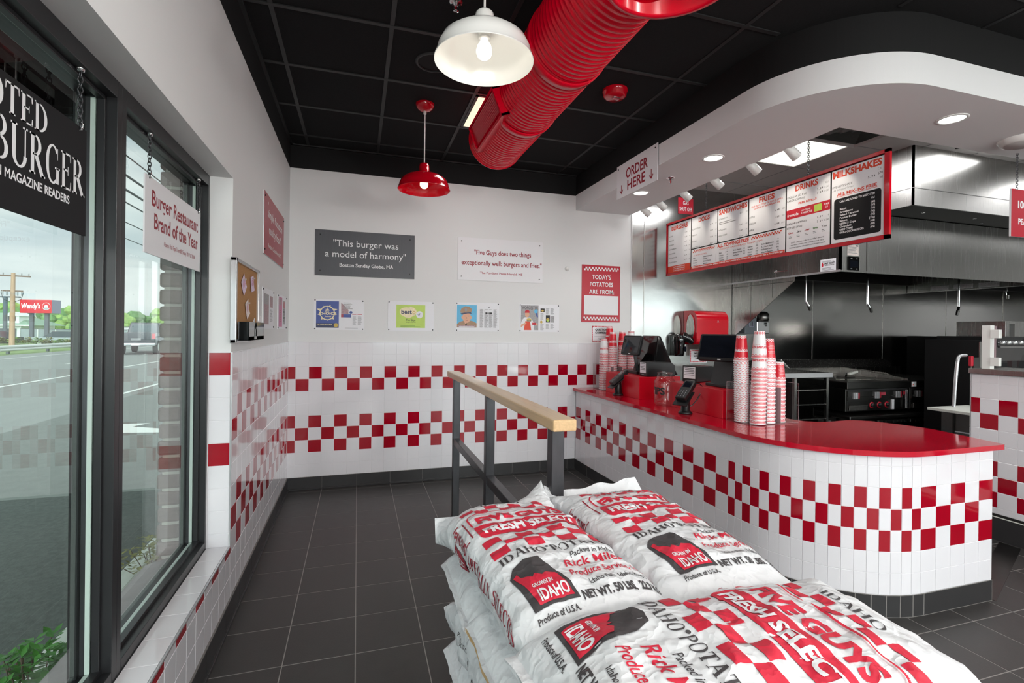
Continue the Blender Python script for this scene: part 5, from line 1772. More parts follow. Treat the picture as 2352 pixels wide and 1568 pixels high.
def menu_panel(name, x0, x1, y0, y1, sheet):
    mb = MB()
    mb.add([(x0, y0, -0.008), (x1, y0, -0.008), (x1, y1, -0.008), (x0, y1, -0.008)], [(0, 1, 2, 3)], 'paper', X=Xm)
    sheet.put(mb, Xm, -0.0074)
    mb.build(name, t)


U = lambda Y: MY0 - Y                       # distance along the board from its far end
d1, d2, d3, d4, d5 = U(-0.520), U(-0.912), U(-1.302), U(-1.700), U(-2.093)
lo, hi, mid = 0.030, Hd - 0.030, 0.233
xa, xb = 0.022, Wd - 0.042
g = 0.006


def items(s, x0, x1, ytop, dy, rows, h=0.013):
    for k, (nm, pr, cal) in enumerate(rows):
        y = ytop - dy * k
        s.text(nm, x0 + 0.012, y, h, 'ink_black', align='L', width=min((x1 - x0) * 0.56, len(nm) * h * 0.62))
        if pr:
            s.text(pr, x1 - 0.060, y + 0.004, h * 0.9, 'ink_black', align='R', spacing=1.5, bold=0.02)
        if cal:
            s.text(cal, x1 - 0.008, y + 0.004, h * 0.8, 'ink_grey', align='R')


s = Sheet()
s.text('BURGERS', (xa + d1) / 2, hi - 0.066, 0.044, 'ink_orange', width=0.275, bold=0.04)
items(s, xa, d1 - g, hi - 0.130, 0.0475, [('HAMBURGER', '7.49', '840'), ('CHEESEBURGER', '8.29', '980'), ('BACON BURGER', '8.79', '920'), ('BACON CHEESEBURGER', '9.29', '1060'), ('LITTLE HAMBURGER', '5.69', '540'),
                                          ('LITTLE CHEESEBURGER', '6.29', '610'), ('LITTLE BACON BURGER', '6.79', '620'), ('LTL BACON CHEESEBURGER', '7.29', '690')], 0.012)
s.rect(xa, lo, d1 - g, lo + 0.072, 'ink_orange')
for k, tx in enumerate(('ALL BURGERS & DOGS', 'AVAILABLE BUNLESS', 'IN LETTUCE OR TRAY')):
    s.text(tx, (xa + d1) / 2, lo + 0.052 - 0.020 * k, 0.011, 'ink_white', width=0.2, bold=0.03)
menu_panel('burgers_panel', xa, d1 - g, lo, hi, s)
s = Sheet()
s.text('DOGS', (d1 + d2) / 2, hi - 0.060, 0.044, 'ink_orange', width=0.165, bold=0.04)
items(s, d1, d2 - g, hi - 0.125, 0.062, [('ALL BEEF HOT DOG', '6.19', '520'), ('CHEESE DOG', '7.09', '590'), ('BACON DOG', '7.69', '600'), ('BACON CHEESE DOG', '8.29', '670')])
menu_panel('dogs_panel', d1 + g, d2 - g, mid + 0.005, hi, s)
s = Sheet()
s.text('SANDWICHES', (d2 + d3) / 2, hi - 0.056, 0.044, 'ink_orange', width=0.355, bold=0.04)
items(s, d2, d3 - g, hi - 0.105, 0.052, [('VEGGIE SANDWICH', '4.79', '280'), ('', '', ''), ('  WITH CHEESE', '5.49', '420'), ('GRILLED CHEESE', '5.49', '470'), ('BLT', '7.19', '600')])
s.lines(d2 + 0.02, d2 + 0.25, hi - 0.150, hi - 0.118, 2, 'ink_grey')
menu_panel('sandwiches_panel', d2 + g, d3 - g, mid + 0.005, hi, s)
s = Sheet()
s.text('FRIES', (d3 + d4) / 2, hi - 0.056, 0.044, 'ink_orange', width=0.165, bold=0.04)
s.text('FIVE GUYS STYLE OR CAJUN STYLE', (d3 + d4) / 2, hi - 0.083, 0.013, 'ink_orange', width=0.33, bold=0.02)
s.text('COOKED IN 100% PEANUT OIL', (d3 + d4) / 2, hi - 0.104, 0.013, 'ink_orange', width=0.28, bold=0.02)
items(s, d3, d4 - g, hi - 0.172, 0.056, [('LITTLE', '4.49', '530'), ('REGULAR', '5.59', '950'), ('LARGE', '6.99', '1310')], 0.016)
menu_panel('fries_panel', d3 + g, d4 - g, mid + 0.005, hi, s)
s = Sheet()
s.text('ALL TOPPINGS FREE', (d1 + d4) / 2, mid - 0.045, 0.032, 'ink_orange', width=0.40, bold=0.04)
s.text('CUSTOMIZE: CALS ARE ADDED TO BASIC ITEMS', (d1 + d4) / 2 + 0.09, mid - 0.070, 0.014, 'ink_orange', width=0.52)
for x0 in (d1 + 0.03, (d1 + d4) / 2 + 0.225):
    s.checks(x0, mid - 0.040, 22, 2, 0.0148, 0.0125, 'ink_orange')
s.text('ALL THE WAY (MAY INCL)', d1 + 0.14, mid - 0.075, 0.011, 'ink_orange', width=0.2)
colz = [(d1 + 0.04, ('Mayo', 'Lettuce', 'Pickles', 'Tomatoes'), None), (d1 + 0.19, ('Grilled Mushrooms', 'Ketchup', 'Grilled Onions', 'Mustard'), None),
        (d1 + 0.42, ('Mayo', 'Lettuce', 'Pickles', 'Tomatoes'), ('(110)', '(5)', '(5)', '(10)')), (d1 + 0.60, ('Green Peppers', 'Grilled Onions', 'Hot Sauce'), ('(5)', '(10)', '(0)')),
        (d1 + 0.78, ('Ketchup', 'Mustard', 'Onions', 'Relish'), ('(30)', '(0)', '(10)', '(15)')), (d1 + 0.93, ('Grilled Mushrooms', 'A.1. Steak Sauce', 'Bar-B-Que Sauce', 'Jalape\u00f1o Peppers'), ('(20)', '(15)', '(60)', '(5)'))]
for x0, nm, ca in colz:
    for k, a in enumerate(nm):
        s.text(a, x0, mid - 0.104 - 0.023 * k, 0.0115, 'ink_black', align='L', width=min(0.16, 0.0078 * len(a)), bold=0.015)
        if ca:
            s.text(ca[k], x0 + (0.145 if len(nm[0]) > 8 else 0.115) + (0.04 if x0 > d1 + 0.9 else 0), mid - 0.104 - 0.023 * k, 0.0115, 'ink_black', align='R', bold=0.01)
    if ca:
        s.text('Cal', x0 + (0.145 if len(nm[0]) > 8 else 0.115) + (0.04 if x0 > d1 + 0.9 else 0), mid - 0.084, 0.010, 'ink_grey', align='R')
s.line([(d1 + 0.375, mid - 0.10), (d1 + 0.375, lo + 0.03)], 0.002, 'ink_grey')
s.rect(d1 + g, lo, d4 - g, lo + 0.024, 'ink_orange')
s.text('Before placing your order, please inform your server if a person in your party has a food allergy.', (d1 + d4) / 2, lo + 0.007, 0.0135, 'ink_white', width=1.14, bold=0.03, shear=0.2)
menu_panel('toppings_panel', d1 + g, d4 - g, lo, mid - 0.005, s)
s = Sheet()
s.text('DRINKS', (d4 + d5) / 2 - 0.01, hi - 0.056, 0.044, 'ink_orange', width=0.200, bold=0.04)
s.text('Cal', d5 - 0.035, hi - 0.066, 0.014, 'ink_grey')
items(s, d4, d5 - g, hi - 0.102, 0.028, [('REGULAR (22 fl oz)', '2.89', '0-360'), ('LARGE (32 fl oz)', '3.29', '0-520')], 0.016)
s.text('FREE REFILLS', (d4 + d5) / 2, hi - 0.165, 0.015, 'ink_orange', width=0.16, bold=0.03)
fy0 = 2.372 - MZ0
s.rect(d4 + g, fy0, d5 - g, fy0 + 0.072, 'ink_red')
s.text('freestyle', d4 + 0.065, fy0 + 0.020, 0.022, 'ink_white', width=0.105, bold=0.03)
s.text('100+ DRINK', d4 + 0.185, fy0 + 0.040, 0.012, 'ink_white', width=0.08, bold=.02); s.text('CHOICES', d4 + 0.190, fy0 + 0.018, 0.015, 'ink_white', width=0.095, bold=0.03)
s.rect(d4 + 0.255, fy0 + 0.010, d4 + 0.320, fy0 + 0.062, 'paper_green'); s.text('0-420', d5 - 0.035, fy0 + 0.042, 0.013, 'ink_white', bold=0.02); s.text('Cal', d5 - 0.035, fy0 + 0.020, 0.013, 'ink_white', bold=0.02)
items(s, d4, d5 - g, fy0 - 0.045, 0.033, [('DASANI (16.9 fl oz)', '2.59', '0'), ('BOTTLES (20 oz)', '2.59', '0-240')], 0.015)
for k, (c, tx) in enumerate((('ink_red', 'Coca'), ('ink_black', 'Zero'), ('ink_red', 'Diet'), ('leaf', 'Sprite'), ('ink_grey', 'Tea'))):
    s.text(tx, d4 + 0.05 + 0.073 * k, fy0 - 0.117, 0.014, c, width=0.045, shear=0.3, bold=0.02); s.lines(d4 + 0.03 + 0.073 * k, d4 + 0.06 + 0.073 * k, fy0 - 0.150, fy0 - 0.130, 2, 'ink_grey')
for k, tx in enumerate(('2,000 calories a day is used for general', 'nutrition advice, but calorie needs vary.', 'Additional nutrition information available upon request.')):
    s.text(tx, (d4 + d5) / 2, lo + 0.062 - 0.020 * k, 0.010, 'ink_black', width=0.29 + 0.03 * (k == 2))
menu_panel('drinks_panel', d4 + g, d5 - g, lo, hi, s)
s = Sheet()
s.text('MILKSHAKES', (d5 + xb) / 2, hi - 0.056, 0.046, 'ink_orange', width=0.350, bold=0.045)
s.text('Cal', xb - 0.030, hi - 0.085, 0.016, 'ink_grey')
items(s, d5, xb, hi - 0.128, 0.03, [('FIVE GUYS SHAKE', '5.99', ''), ('', '', '')], 0.016)
s.text('670', xb - 0.010, hi - 0.116, 0.016, 'ink_black', align='R'); s.text('20', xb - 0.010, hi - 0.146, 0.016, 'ink_black', align='R')
s.text('add Whipped Cream', d5 + 0.012, hi - 0.150, 0.013, 'ink_grey', align='L', width=0.16)
s.text('ALL MIX-INS FREE', (d5 + xb) / 2, hi - 0.188, 0.022, 'ink_orange', width=0.285, bold=0.03); s.rect((d5 + xb) / 2 - 0.145, hi - 0.196, (d5 + xb) / 2 + 0.145, hi - 0.193, 'ink_orange')
bx0, bx1, by0, by1 = d5 + 0.026, xb - 0.018, lo + 0.024, hi - 0.208
rr_ = 0.018
rp = []
for cx_, cy_, a0 in ((bx1 - rr_, by1 - rr_, 0), (bx0 + rr_, by1 - rr_, 90), (bx0 + rr_, by0 + rr_, 180), (bx1 - rr_, by0 + rr_, 270)):
    rp += [(cx_ + rr_ * cos(R(a0 + 22.5 * k)), cy_ + rr_ * sin(R(a0 + 22.5 * k))) for k in range(5)]
s.poly(rp, 'sign_black')
s.text('CALS ARE ADDED TO BASIC ITEM', (bx0 + bx1) / 2, by1 - 0.030, 0.014, 'ink_white', width=0.25, bold=0.03)
s.text('Cal', bx1 - 0.055, by1 - 0.056, 0.013, 'ink_white', bold=0.02)
for k, (a, b) in enumerate((('Bacon', '(80)'), ('Strawberry', '(20)'), ('Salted Caramel', '(45)'), ('Peanut Butter', '(90)'), ('Banana', '(30)'), ("REESE'S Cups", '(150)'), ('Chocolate', '(40)'), ('OREO CREME', '(90)'), ('OREO COOKIE PIECES', '(65)'))):
    y = by1 - 0.084 - 0.0208 * k
    s.text(a, bx0 + 0.045, y, 0.0135, 'ink_white', align='L', width=0.0098 * len(a), bold=0.025); s.text(b, bx1 - 0.040, y, 0.0135, 'ink_white', align='R', bold=0.025)
menu_panel('milkshakes_panel', d5 + g, xb, lo, hi, s)
for y in (-0.728, -1.890):
    mb = MB(); chain(mb, (MX + 0.02, y, ZC), (MX + 0.02, y, MZ1), 'black_metal', 0.022, 0.0022); mb.build('chain', t)
# promo sign at the right
s = Sheet(); s.text('100%', 0.07, 0.205, 0.05, 'ink_white', align='L', bold=0.05); s.text('PEANUT OIL', 0.075, 0.09, 0.04, 'ink_white', align='L', bold=0.04)
X = facing((4.968, -2.55, 2.170), (1, 0, 0), (0, 0, 1))
t = panel('hanging_sign', 'red promotional sign hanging on a chain at the right edge', 'sign', X, 0.46, 0.335, 'sign_red', s, 0.012, 0, edge='paper')
for a in (0.045, 0.415):
    mb = MB(); chain(mb, (4.968 + a, -2.556, 2.753), (4.968 + a, -2.556, 2.500), 'dark_iron', 0.018, 0.002); mb.build('chain', t)

# ============================================================ KITCHEN
HX, HY, HZ = 4.824, -1.382, 2.05
t = thing('exhaust_hood', 'large stainless exhaust hood over the griddles', 'exhaust hood', (8.0, -0.7, HZ))
mb = MB()
e = 0.02
H2, HX1 = 2.62, 11.9
mb.box(HX, HY, HZ, HX + e, -0.006, H2, 'steel'); mb.box(HX, HY, HZ, HX1, HY + e, H2, 'steel')
mb.box(HX1 - e, HY, HZ, HX1, -0.006, H2, 'steel')
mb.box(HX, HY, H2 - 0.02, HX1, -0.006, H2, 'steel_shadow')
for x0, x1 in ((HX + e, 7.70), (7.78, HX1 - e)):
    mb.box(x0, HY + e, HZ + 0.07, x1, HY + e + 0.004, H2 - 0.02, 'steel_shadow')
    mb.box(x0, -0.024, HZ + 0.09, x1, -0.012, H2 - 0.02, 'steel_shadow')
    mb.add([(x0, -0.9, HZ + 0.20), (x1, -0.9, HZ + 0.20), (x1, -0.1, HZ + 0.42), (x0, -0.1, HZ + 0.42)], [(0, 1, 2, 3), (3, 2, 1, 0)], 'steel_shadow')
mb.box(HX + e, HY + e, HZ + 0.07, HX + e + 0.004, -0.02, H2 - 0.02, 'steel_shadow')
mb.build('hood_shell', t)
mb = MB(); mb.box(7.70, HY + e, HZ - 0.01, 7.78, -0.01, H2 - 0.02, 'steel'); mb.build('partition', t)
mb = MB()
for k in range(3):
    mb.box(7.692, -1.02 + 0.26 * k, HZ + 0.0, 7.698, -0.82 + 0.26 * k, HZ + 0.055, 'paper_grey')
mb.build('label_strip', t, label='strip of faded paper labels on the hood partition')
mb = MB()      # seams and fold lines
mb.box(5.145, HY - 0.003, HZ, 5.150, HY, H2, 'steel_dark'); mb.box(HX - 0.004, HY, HZ - 0.004, HX + 0.012, -0.006, HZ + 0.014, 'alu')
mb.box(HX, HY - 0.004, HZ - 0.004, HX1, HY + 0.012, HZ + 0.010, 'steel')
mb.box(HX - 0.002, -0.185, HZ + 0.02, HX, -0.180, H2, 'steel_dark'); mb.box(HX - 0.002, -1.355, HZ + 0.02, HX, -1.349, H2, 'ink_black')
mb.build('seam_trim', t)
mb = MB()      # triangular end skirt hanging at the wall
pts = [(-0.012, HZ), (-0.88, HZ), (-0.88, HZ - 0.045), (-0.012, HZ - 0.64)]
vs = [(HX + 0.004, y, z) for y, z in pts] + [(HX + 0.010, y, z) for y, z in pts]
mb.add(vs, [(3, 2, 1, 0), (4, 5, 6, 7), (0, 1, 5, 4), (1, 2, 6, 5), (2, 3, 7, 6), (3, 0, 4, 7)], 'steel')
mb.box(HX + 0.002, -0.86, HZ - 0.048, HX + 0.004, -0.012, HZ - 0.043, 'steel_dark')
for y in (-0.30, -0.60):
    mb.box(HX + 0.002, y - 0.002, HZ - 0.61 + abs(y) * 0.69, HX + 0.004, y + 0.002, HZ, 'steel_dark')
mb.build('end_skirt', t)
mb = MB(); X = to_room(-1.178, HZ + 0.008, HX - 0.002)
mb.add([(0, 0, 0), (0.162, 0, 0), (0.162, 0.118, 0), (0, 0.118, 0)], [(0, 1, 2, 3)], 'paper', X=X)
s = Sheet(); s.text('EAST COAST', 0.096, 0.070, 0.016, 'ink_black', width=0.105, bold=0.05); s.text('FIRE & VENTILATION, INC.', 0.096, 0.056, 0.009, 'ink_black', width=0.10, bold=0.03)
s.poly([(0.014, 0.05), (0.030, 0.05), (0.034, 0.07), (0.022, 0.094), (0.012, 0.074)], 'ink_red'); s.lines(0.02, 0.15, 0.012, 0.045, 3, 'ink_grey'); s.lines(0.02, 0.15, 0.092, 0.108, 2, 'ink_grey')
s.put(mb, X); mb.build('service_sticker', t, label='white service sticker on the hood end')
mb = MB(); mb.tube([(HX - 0.004, -0.79, 2.120), (HX - 0.012, -0.79, 2.120)], 0.006, 'chrome', 8); mb.tube([(HX - 0.012, -0.81, 2.120), (HX - 0.012, -0.66, 2.123)], 0.005, 'chrome', 8); mb.lathe([(0.0, 0.012), (0.016, 0.010), (0.016, 0)], (HX - 0.004, -0.655, 2.123), 'chrome', 14, X=Matrix.Rotation(-pi / 2, 3, 'Y')); mb.build('latch', t)
mb = MB(); mb.box(4.912, HY - 0.010, 2.062, 5.044, HY - 0.001, 2.188, 'black_gloss'); mb.box(4.930, HY - 0.012, 2.09, 5.026, HY - 0.010, 2.150, 'screen')
for x in (4.945, 5.010):
    for z in (2.075, 2.168):
        mb.box(x - 0.008, HY - 0.0125, z - 0.003, x + 0.008, HY - 0.010, z + 0.003, 'ink_grey')
mb.build('control_panel', t, label='black control panel on the hood front')
mb = MB(); X = on_back(4.905, 2.200, HY - 0.002); mb.add([(0, 0, 0), (0.14, 0, 0), (0.14, 0.10, 0), (0, 0.10, 0)], [(0, 1, 2, 3)], 'note_cream', X=X)
s = Sheet(); s.lines(0.01, 0.13, 0.02, 0.085, 6, 'ink_grey'); s.rect(0.1, 0.085, 0.132, 0.096, 'ink_black'); s.put(mb, X); mb.build('inspection_sheet', t, label='paper inspection sheet on the hood front')
for k, (x, y, zt, zb, tip) in enumerate(((5.09, -0.78, HZ + 0.30, 1.80, (0.05, 0.0)), (5.96, -0.78, HZ + 0.30, 1.80, (0.05, 0.0)), (7.42, -0.78, HZ + 0.30, 1.80, (-0.05, 0.0)), (8.34, -0.75, HZ + 0.30, 2.02, (0.0, 0.0)))):
    n_ = MB()
    n_.tube([(x, y, zt), (x, y, zb)], 0.0105, 'chrome', 10)
    n_.build('drop_pipe', t)
    n_ = MB()
    n_.tube([(x, y, zb + 0.01), (x + tip[0] * 0.6, y - 0.01, zb - 0.04)], 0.014, 'chrome', 10)
    n_.tube([(x + tip[0] * 0.6, y - 0.01, zb - 0.035), (x + tip[0] * 1.0, y - 0.01, zb - 0.085)], [0.019, 0.014], 'steel_dark', 10)
    n_.build('nozzle', t, label='chrome fire suppression nozzle')

t = thing('hood_enclosure', 'stainless enclosure box above the hood at the right', 'duct enclosure', (8.5, -0.9, 2.6))
mb = MB()
X0, Y0 = 5.192, -1.755
mb.box(X0, Y0, 2.60, 11.9, Y0 + 0.015, ZC, 'steel'); mb.box(X0, Y0, 2.60, X0 + 0.015, -0.01, ZC, 'steel')
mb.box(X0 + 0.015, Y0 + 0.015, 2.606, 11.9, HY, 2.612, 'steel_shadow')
mb.build('shell', t)
mb = MB(); mb.box(X0 - 0.002, Y0 - 0.003, 2.748, 11.9, Y0, 2.752, 'steel_dark'); mb.box(X0 - 0.003, Y0, 2.748, X0, -0.02, 2.752, 'steel_dark'); mb.box(7.06, Y0 - 0.002, 2.752, 7.064, Y0, ZC, 'steel_dark')
mb.build('seam', t)
mb = MB()  # chrome domes stand for lamp reflections on the dark underside
for (x, y) in ((5.6, -1.57), (6.3, -1.57), (7.1, -1.57), (6.6, -1.45)):
    mb.lathe([(0.0, -0.010), (0.010, -0.008), (0.018, 0.0)], (x, y, 2.606), 'chrome', 10)
mb.build('lamp_glints', t)

# paper towel dispenser
t = thing('towel_dispenser', 'rounded red paper towel dispenser on the stainless wall', 'towel dispenser', (4.42, -0.01, 1.33))
x0, x1, z0, z1, yd = 4.16, 4.58, 1.335, 1.715, -0.235
mb = MB()
pr = []
for cz_, cy_, a0 in ((z1 - 0.10, yd + 0.10, 90), (z0 + 0.06, yd + 0.06, 180)):
    r = 0.10 if a0 == 90 else 0.06
    pr += [(cy_ + r * cos(R(a0 + 90 * k / 8)), cz_ + r * sin(R(a0 + 90 * k / 8))) for k in range(9)]
pr = [(-0.008, z1)] + pr + [(-0.008, z0)]
n = len(pr)
vs = [(x0, y, z) for y, z in pr] + [(x1, y, z) for y, z in pr]
mb.add(vs, [tuple(range(n)), tuple(range(n, 2 * n))[::-1]] + [(i, n + i, n + (i + 1) % n, (i + 1) % n) for i in range(n)], 'enamel_red')
X = on_back(4.44, 1.60, yd - 0.001); s = Sheet(); s.ell(0.0, 0.0, 0.008, 0.008, 'ink_grey'); s.lines(-0.016, 0.016, -0.016, -0.012, 1, 'ink_grey'); s.text('enMotion', 0.0, -0.175, 0.009, 'ink_grey', width=0.05, bold=0.02); s.put(mb, X)
mb.build('cover', t, bevel=0.010)
mb = MB()
o_ = [(-0.125 + 0.075 * cos(2 * pi * k / 28), 1.52 + (0.155 if True else 0) * sin(2 * pi * k / 28)) for k in range(28)]
mb.add([(x0 - 0.004, y, z) for y, z in o_], [tuple(range(28))], 'steel')
mb.tube([(x0 - 0.004, y, z) for y, z in o_ + o_[:1]], 0.004, 'enamel_red', 6, caps=False)
mb.build('side_window', t, label='oval mirrored window on the dispenser side')
mb = MB(); mb.box(4.30, -0.16, 1.20, 4.52, -0.158, 1.345, 'note_cream'); mb.build('paper_towel', t, label='cream paper towel hanging out')
# soap dispenser
t = thing('soap_dispenser', 'gloss black soap dispenser on the stainless wall left of the red dispenser', 'soap dispenser', (4.06, -0.01, 1.21))
mb = MB()
prof = [(0.0, 0.0), (0.05, 0.0), (0.058, 0.03), (0.060, 0.12), (0.066, 0.16), (0.070, 0.19), (0.060, 0.225), (0.035, 0.245), (0.0, 0.25)]
mb.lathe(prof, (4.05, -0.075, 1.205), 'black_gloss', 28, X=Matrix.Diagonal((1.0, 1.05, 1.0)))
mb.box(3.992, -0.075, 1.21, 4.108, -0.006, 1.44, 'black_gloss')
mb.build('body', t, bevel=0.004)
mb = MB(); mb.tube([(4.07, -0.11, 1.43), (4.13, -0.145, 1.40), (4.17, -0.16, 1.36)], [0.05, 0.045, 0.032], 'black_gloss', 16); mb.build('push_lever', t)
mb = MB(); mb.disc((4.085, -0.1395, 1.285), 0.022, 'screen', 20, X=Matrix.Rotation(R(18), 3, 'Z') @ Matrix.Rotation(pi / 2, 3, 'X'), ry=0.03); mb.build('window', t)


def bordered(w, h, texts):
    s = Sheet(); s.frame(0.008, 0.008, w - 0.008, h - 0.008, 0.010, 'ink_red')
    nx = int(w / 0.010)
    for k in range(nx):
        if k % 2:
            s.rect(0.008 + k * 0.010, 0.009, 0.013 + k * 0.010, 0.017, 'paper'); s.rect(0.008 + k * 0.010, h - 0.017, 0.013 + k * 0.010, h - 0.009, 'paper')
    for k in range(int(h / 0.010)):
        if k % 2:
            s.rect(0.009, 0.008 + k * 0.010, 0.017, 0.013 + k * 0.010, 'paper'); s.rect(w - 0.017, 0.008 + k * 0.010, w - 0.009, 0.013 + k * 0.010, 'paper')
    for tx, y, hh, ww in texts:
        s.text(tx, w / 2, y, hh, 'ink_black', width=ww, bold=0.03)
    return s


panel('wash_notice', 'white notice with red check border under the red towel dispenser', 'notice', on_back(4.245, 1.122, -0.006), 0.235, 0.155, 'paper', bordered(0.235, 0.155, (('EMPLOYEES', 0.100, 0.017, 0.13), ('MUST WASH', 0.070, 0.017, 0.13), ('HANDS', 0.040, 0.017, 0.08))), 0.003, 0)
panel('wash_notice', 'notice with red check border half hidden behind the right side of the red dispenser', 'notice', on_back(4.575, 1.415, -0.006), 0.20, 0.20, 'paper', bordered(0.20, 0.20, (('NOTICE', 0.13, 0.02, 0.12),)), 0.003, 0)
s = Sheet(); s.text('GAS', 0.098, 0.105, 0.045, 'ink_white', width=0.075, bold=0.01); s.text('SHUT OFF', 0.098, 0.035, 0.045, 'ink_white', width=0.165, bold=0.01)
panel('gas_sign', 'red gas shut off sign high on the stainless wall', 'sign', on_back(4.068, 2.823, -0.008), 0.198, 0.182, 'sign_red', s, 0.003, 0)
# control boxes on the wall by the hood skirt
t = thing('wall_switch_box', 'dark grey switch box on the stainless wall under the hood skirt', 'switch box', (5.00, -0.01, 1.46))
mb = MB(); mb.box(4.93, -0.10, 1.462, 5.10, -0.008, 1.648, 'post_grey'); mb.build('box', t, bevel=0.006)
mb = MB(); mb.tube([(4.985, -0.105, 1.61), (4.985, -0.108, 1.55), (5.045, -0.108, 1.55), (5.045, -0.105, 1.61)], 0.005, 'sign_side', 8); mb.build('pull_handle', t)
mb = MB(); mb.lathe([(0.0, 0.075), (0.05, 0.075), (0.062, 0.06), (0.062, 0.0), (0.0, 0.0)], (5.02, -0.07, 1.655), 'cup_white', 26); mb.build('cap', t, label='white round cap on top of the switch box')
t = thing('steel_canister', 'small shiny steel box beside the dark switch box', 'box', (5.24, -0.01, 1.47))
mb = MB(); mb.box(5.115, -0.09, 1.468, 5.30, -0.008, 1.612, 'chrome'); mb.build('box', t, bevel=0.008)
mb = MB(); mb.box(5.225, -0.1, 1.575, 5.25, -0.088, 1.60, 'black_gloss'); mb.tube([(5.245, -0.1, 1.572), (5.25, -0.102, 1.555)], 0.006, 'black_gloss', 8); mb.build('lock', t)
t = thing('steel_bowl', 'upturned dull steel bowl on the shiny box', 'bowl', (5.20, -0.05, 1.614))
mb = MB(); mb.lathe([(0.0, 0.115), (0.045, 0.113), (0.072, 0.085), (0.075, 0.03), (0.064, 0.0), (0.0, 0.0)], (5.20, -0.0835, 1.614), 'steel_dark', 28); mb.build('bowl', t)

# wall flashing behind the griddles
t = thing('splash_shelf', 'stainless splash ledge along the wall behind the griddles', 'splash guard', (6.5, -0.02, 1.02))
mb = MB()
mb.add([(4.86, -0.012, 1.150), (7.35, -0.012, 1.150), (7.35, -0.075, 1.035), (4.86, -0.075, 1.035)], [(0, 1, 2, 3)[::-1]], 'steel')
mb.add([(4.86, -0.075, 1.035), (7.35, -0.075, 1.035), (7.35, -0.075, 0.9), (4.86, -0.075, 0.9)], [(0, 1, 2, 3)[::-1]], 'steel')
mb.box(4.86, -0.016, 1.148, 7.35, -0.006, 1.154, 'steel')
mb.build('ledge', t)
mb = MB(); mb.bar((5.56, -0.010, 1.155), (5.64, -0.085, 1.03), 0.03, 0.006, 'steel'); mb.build('joint_strip', t)


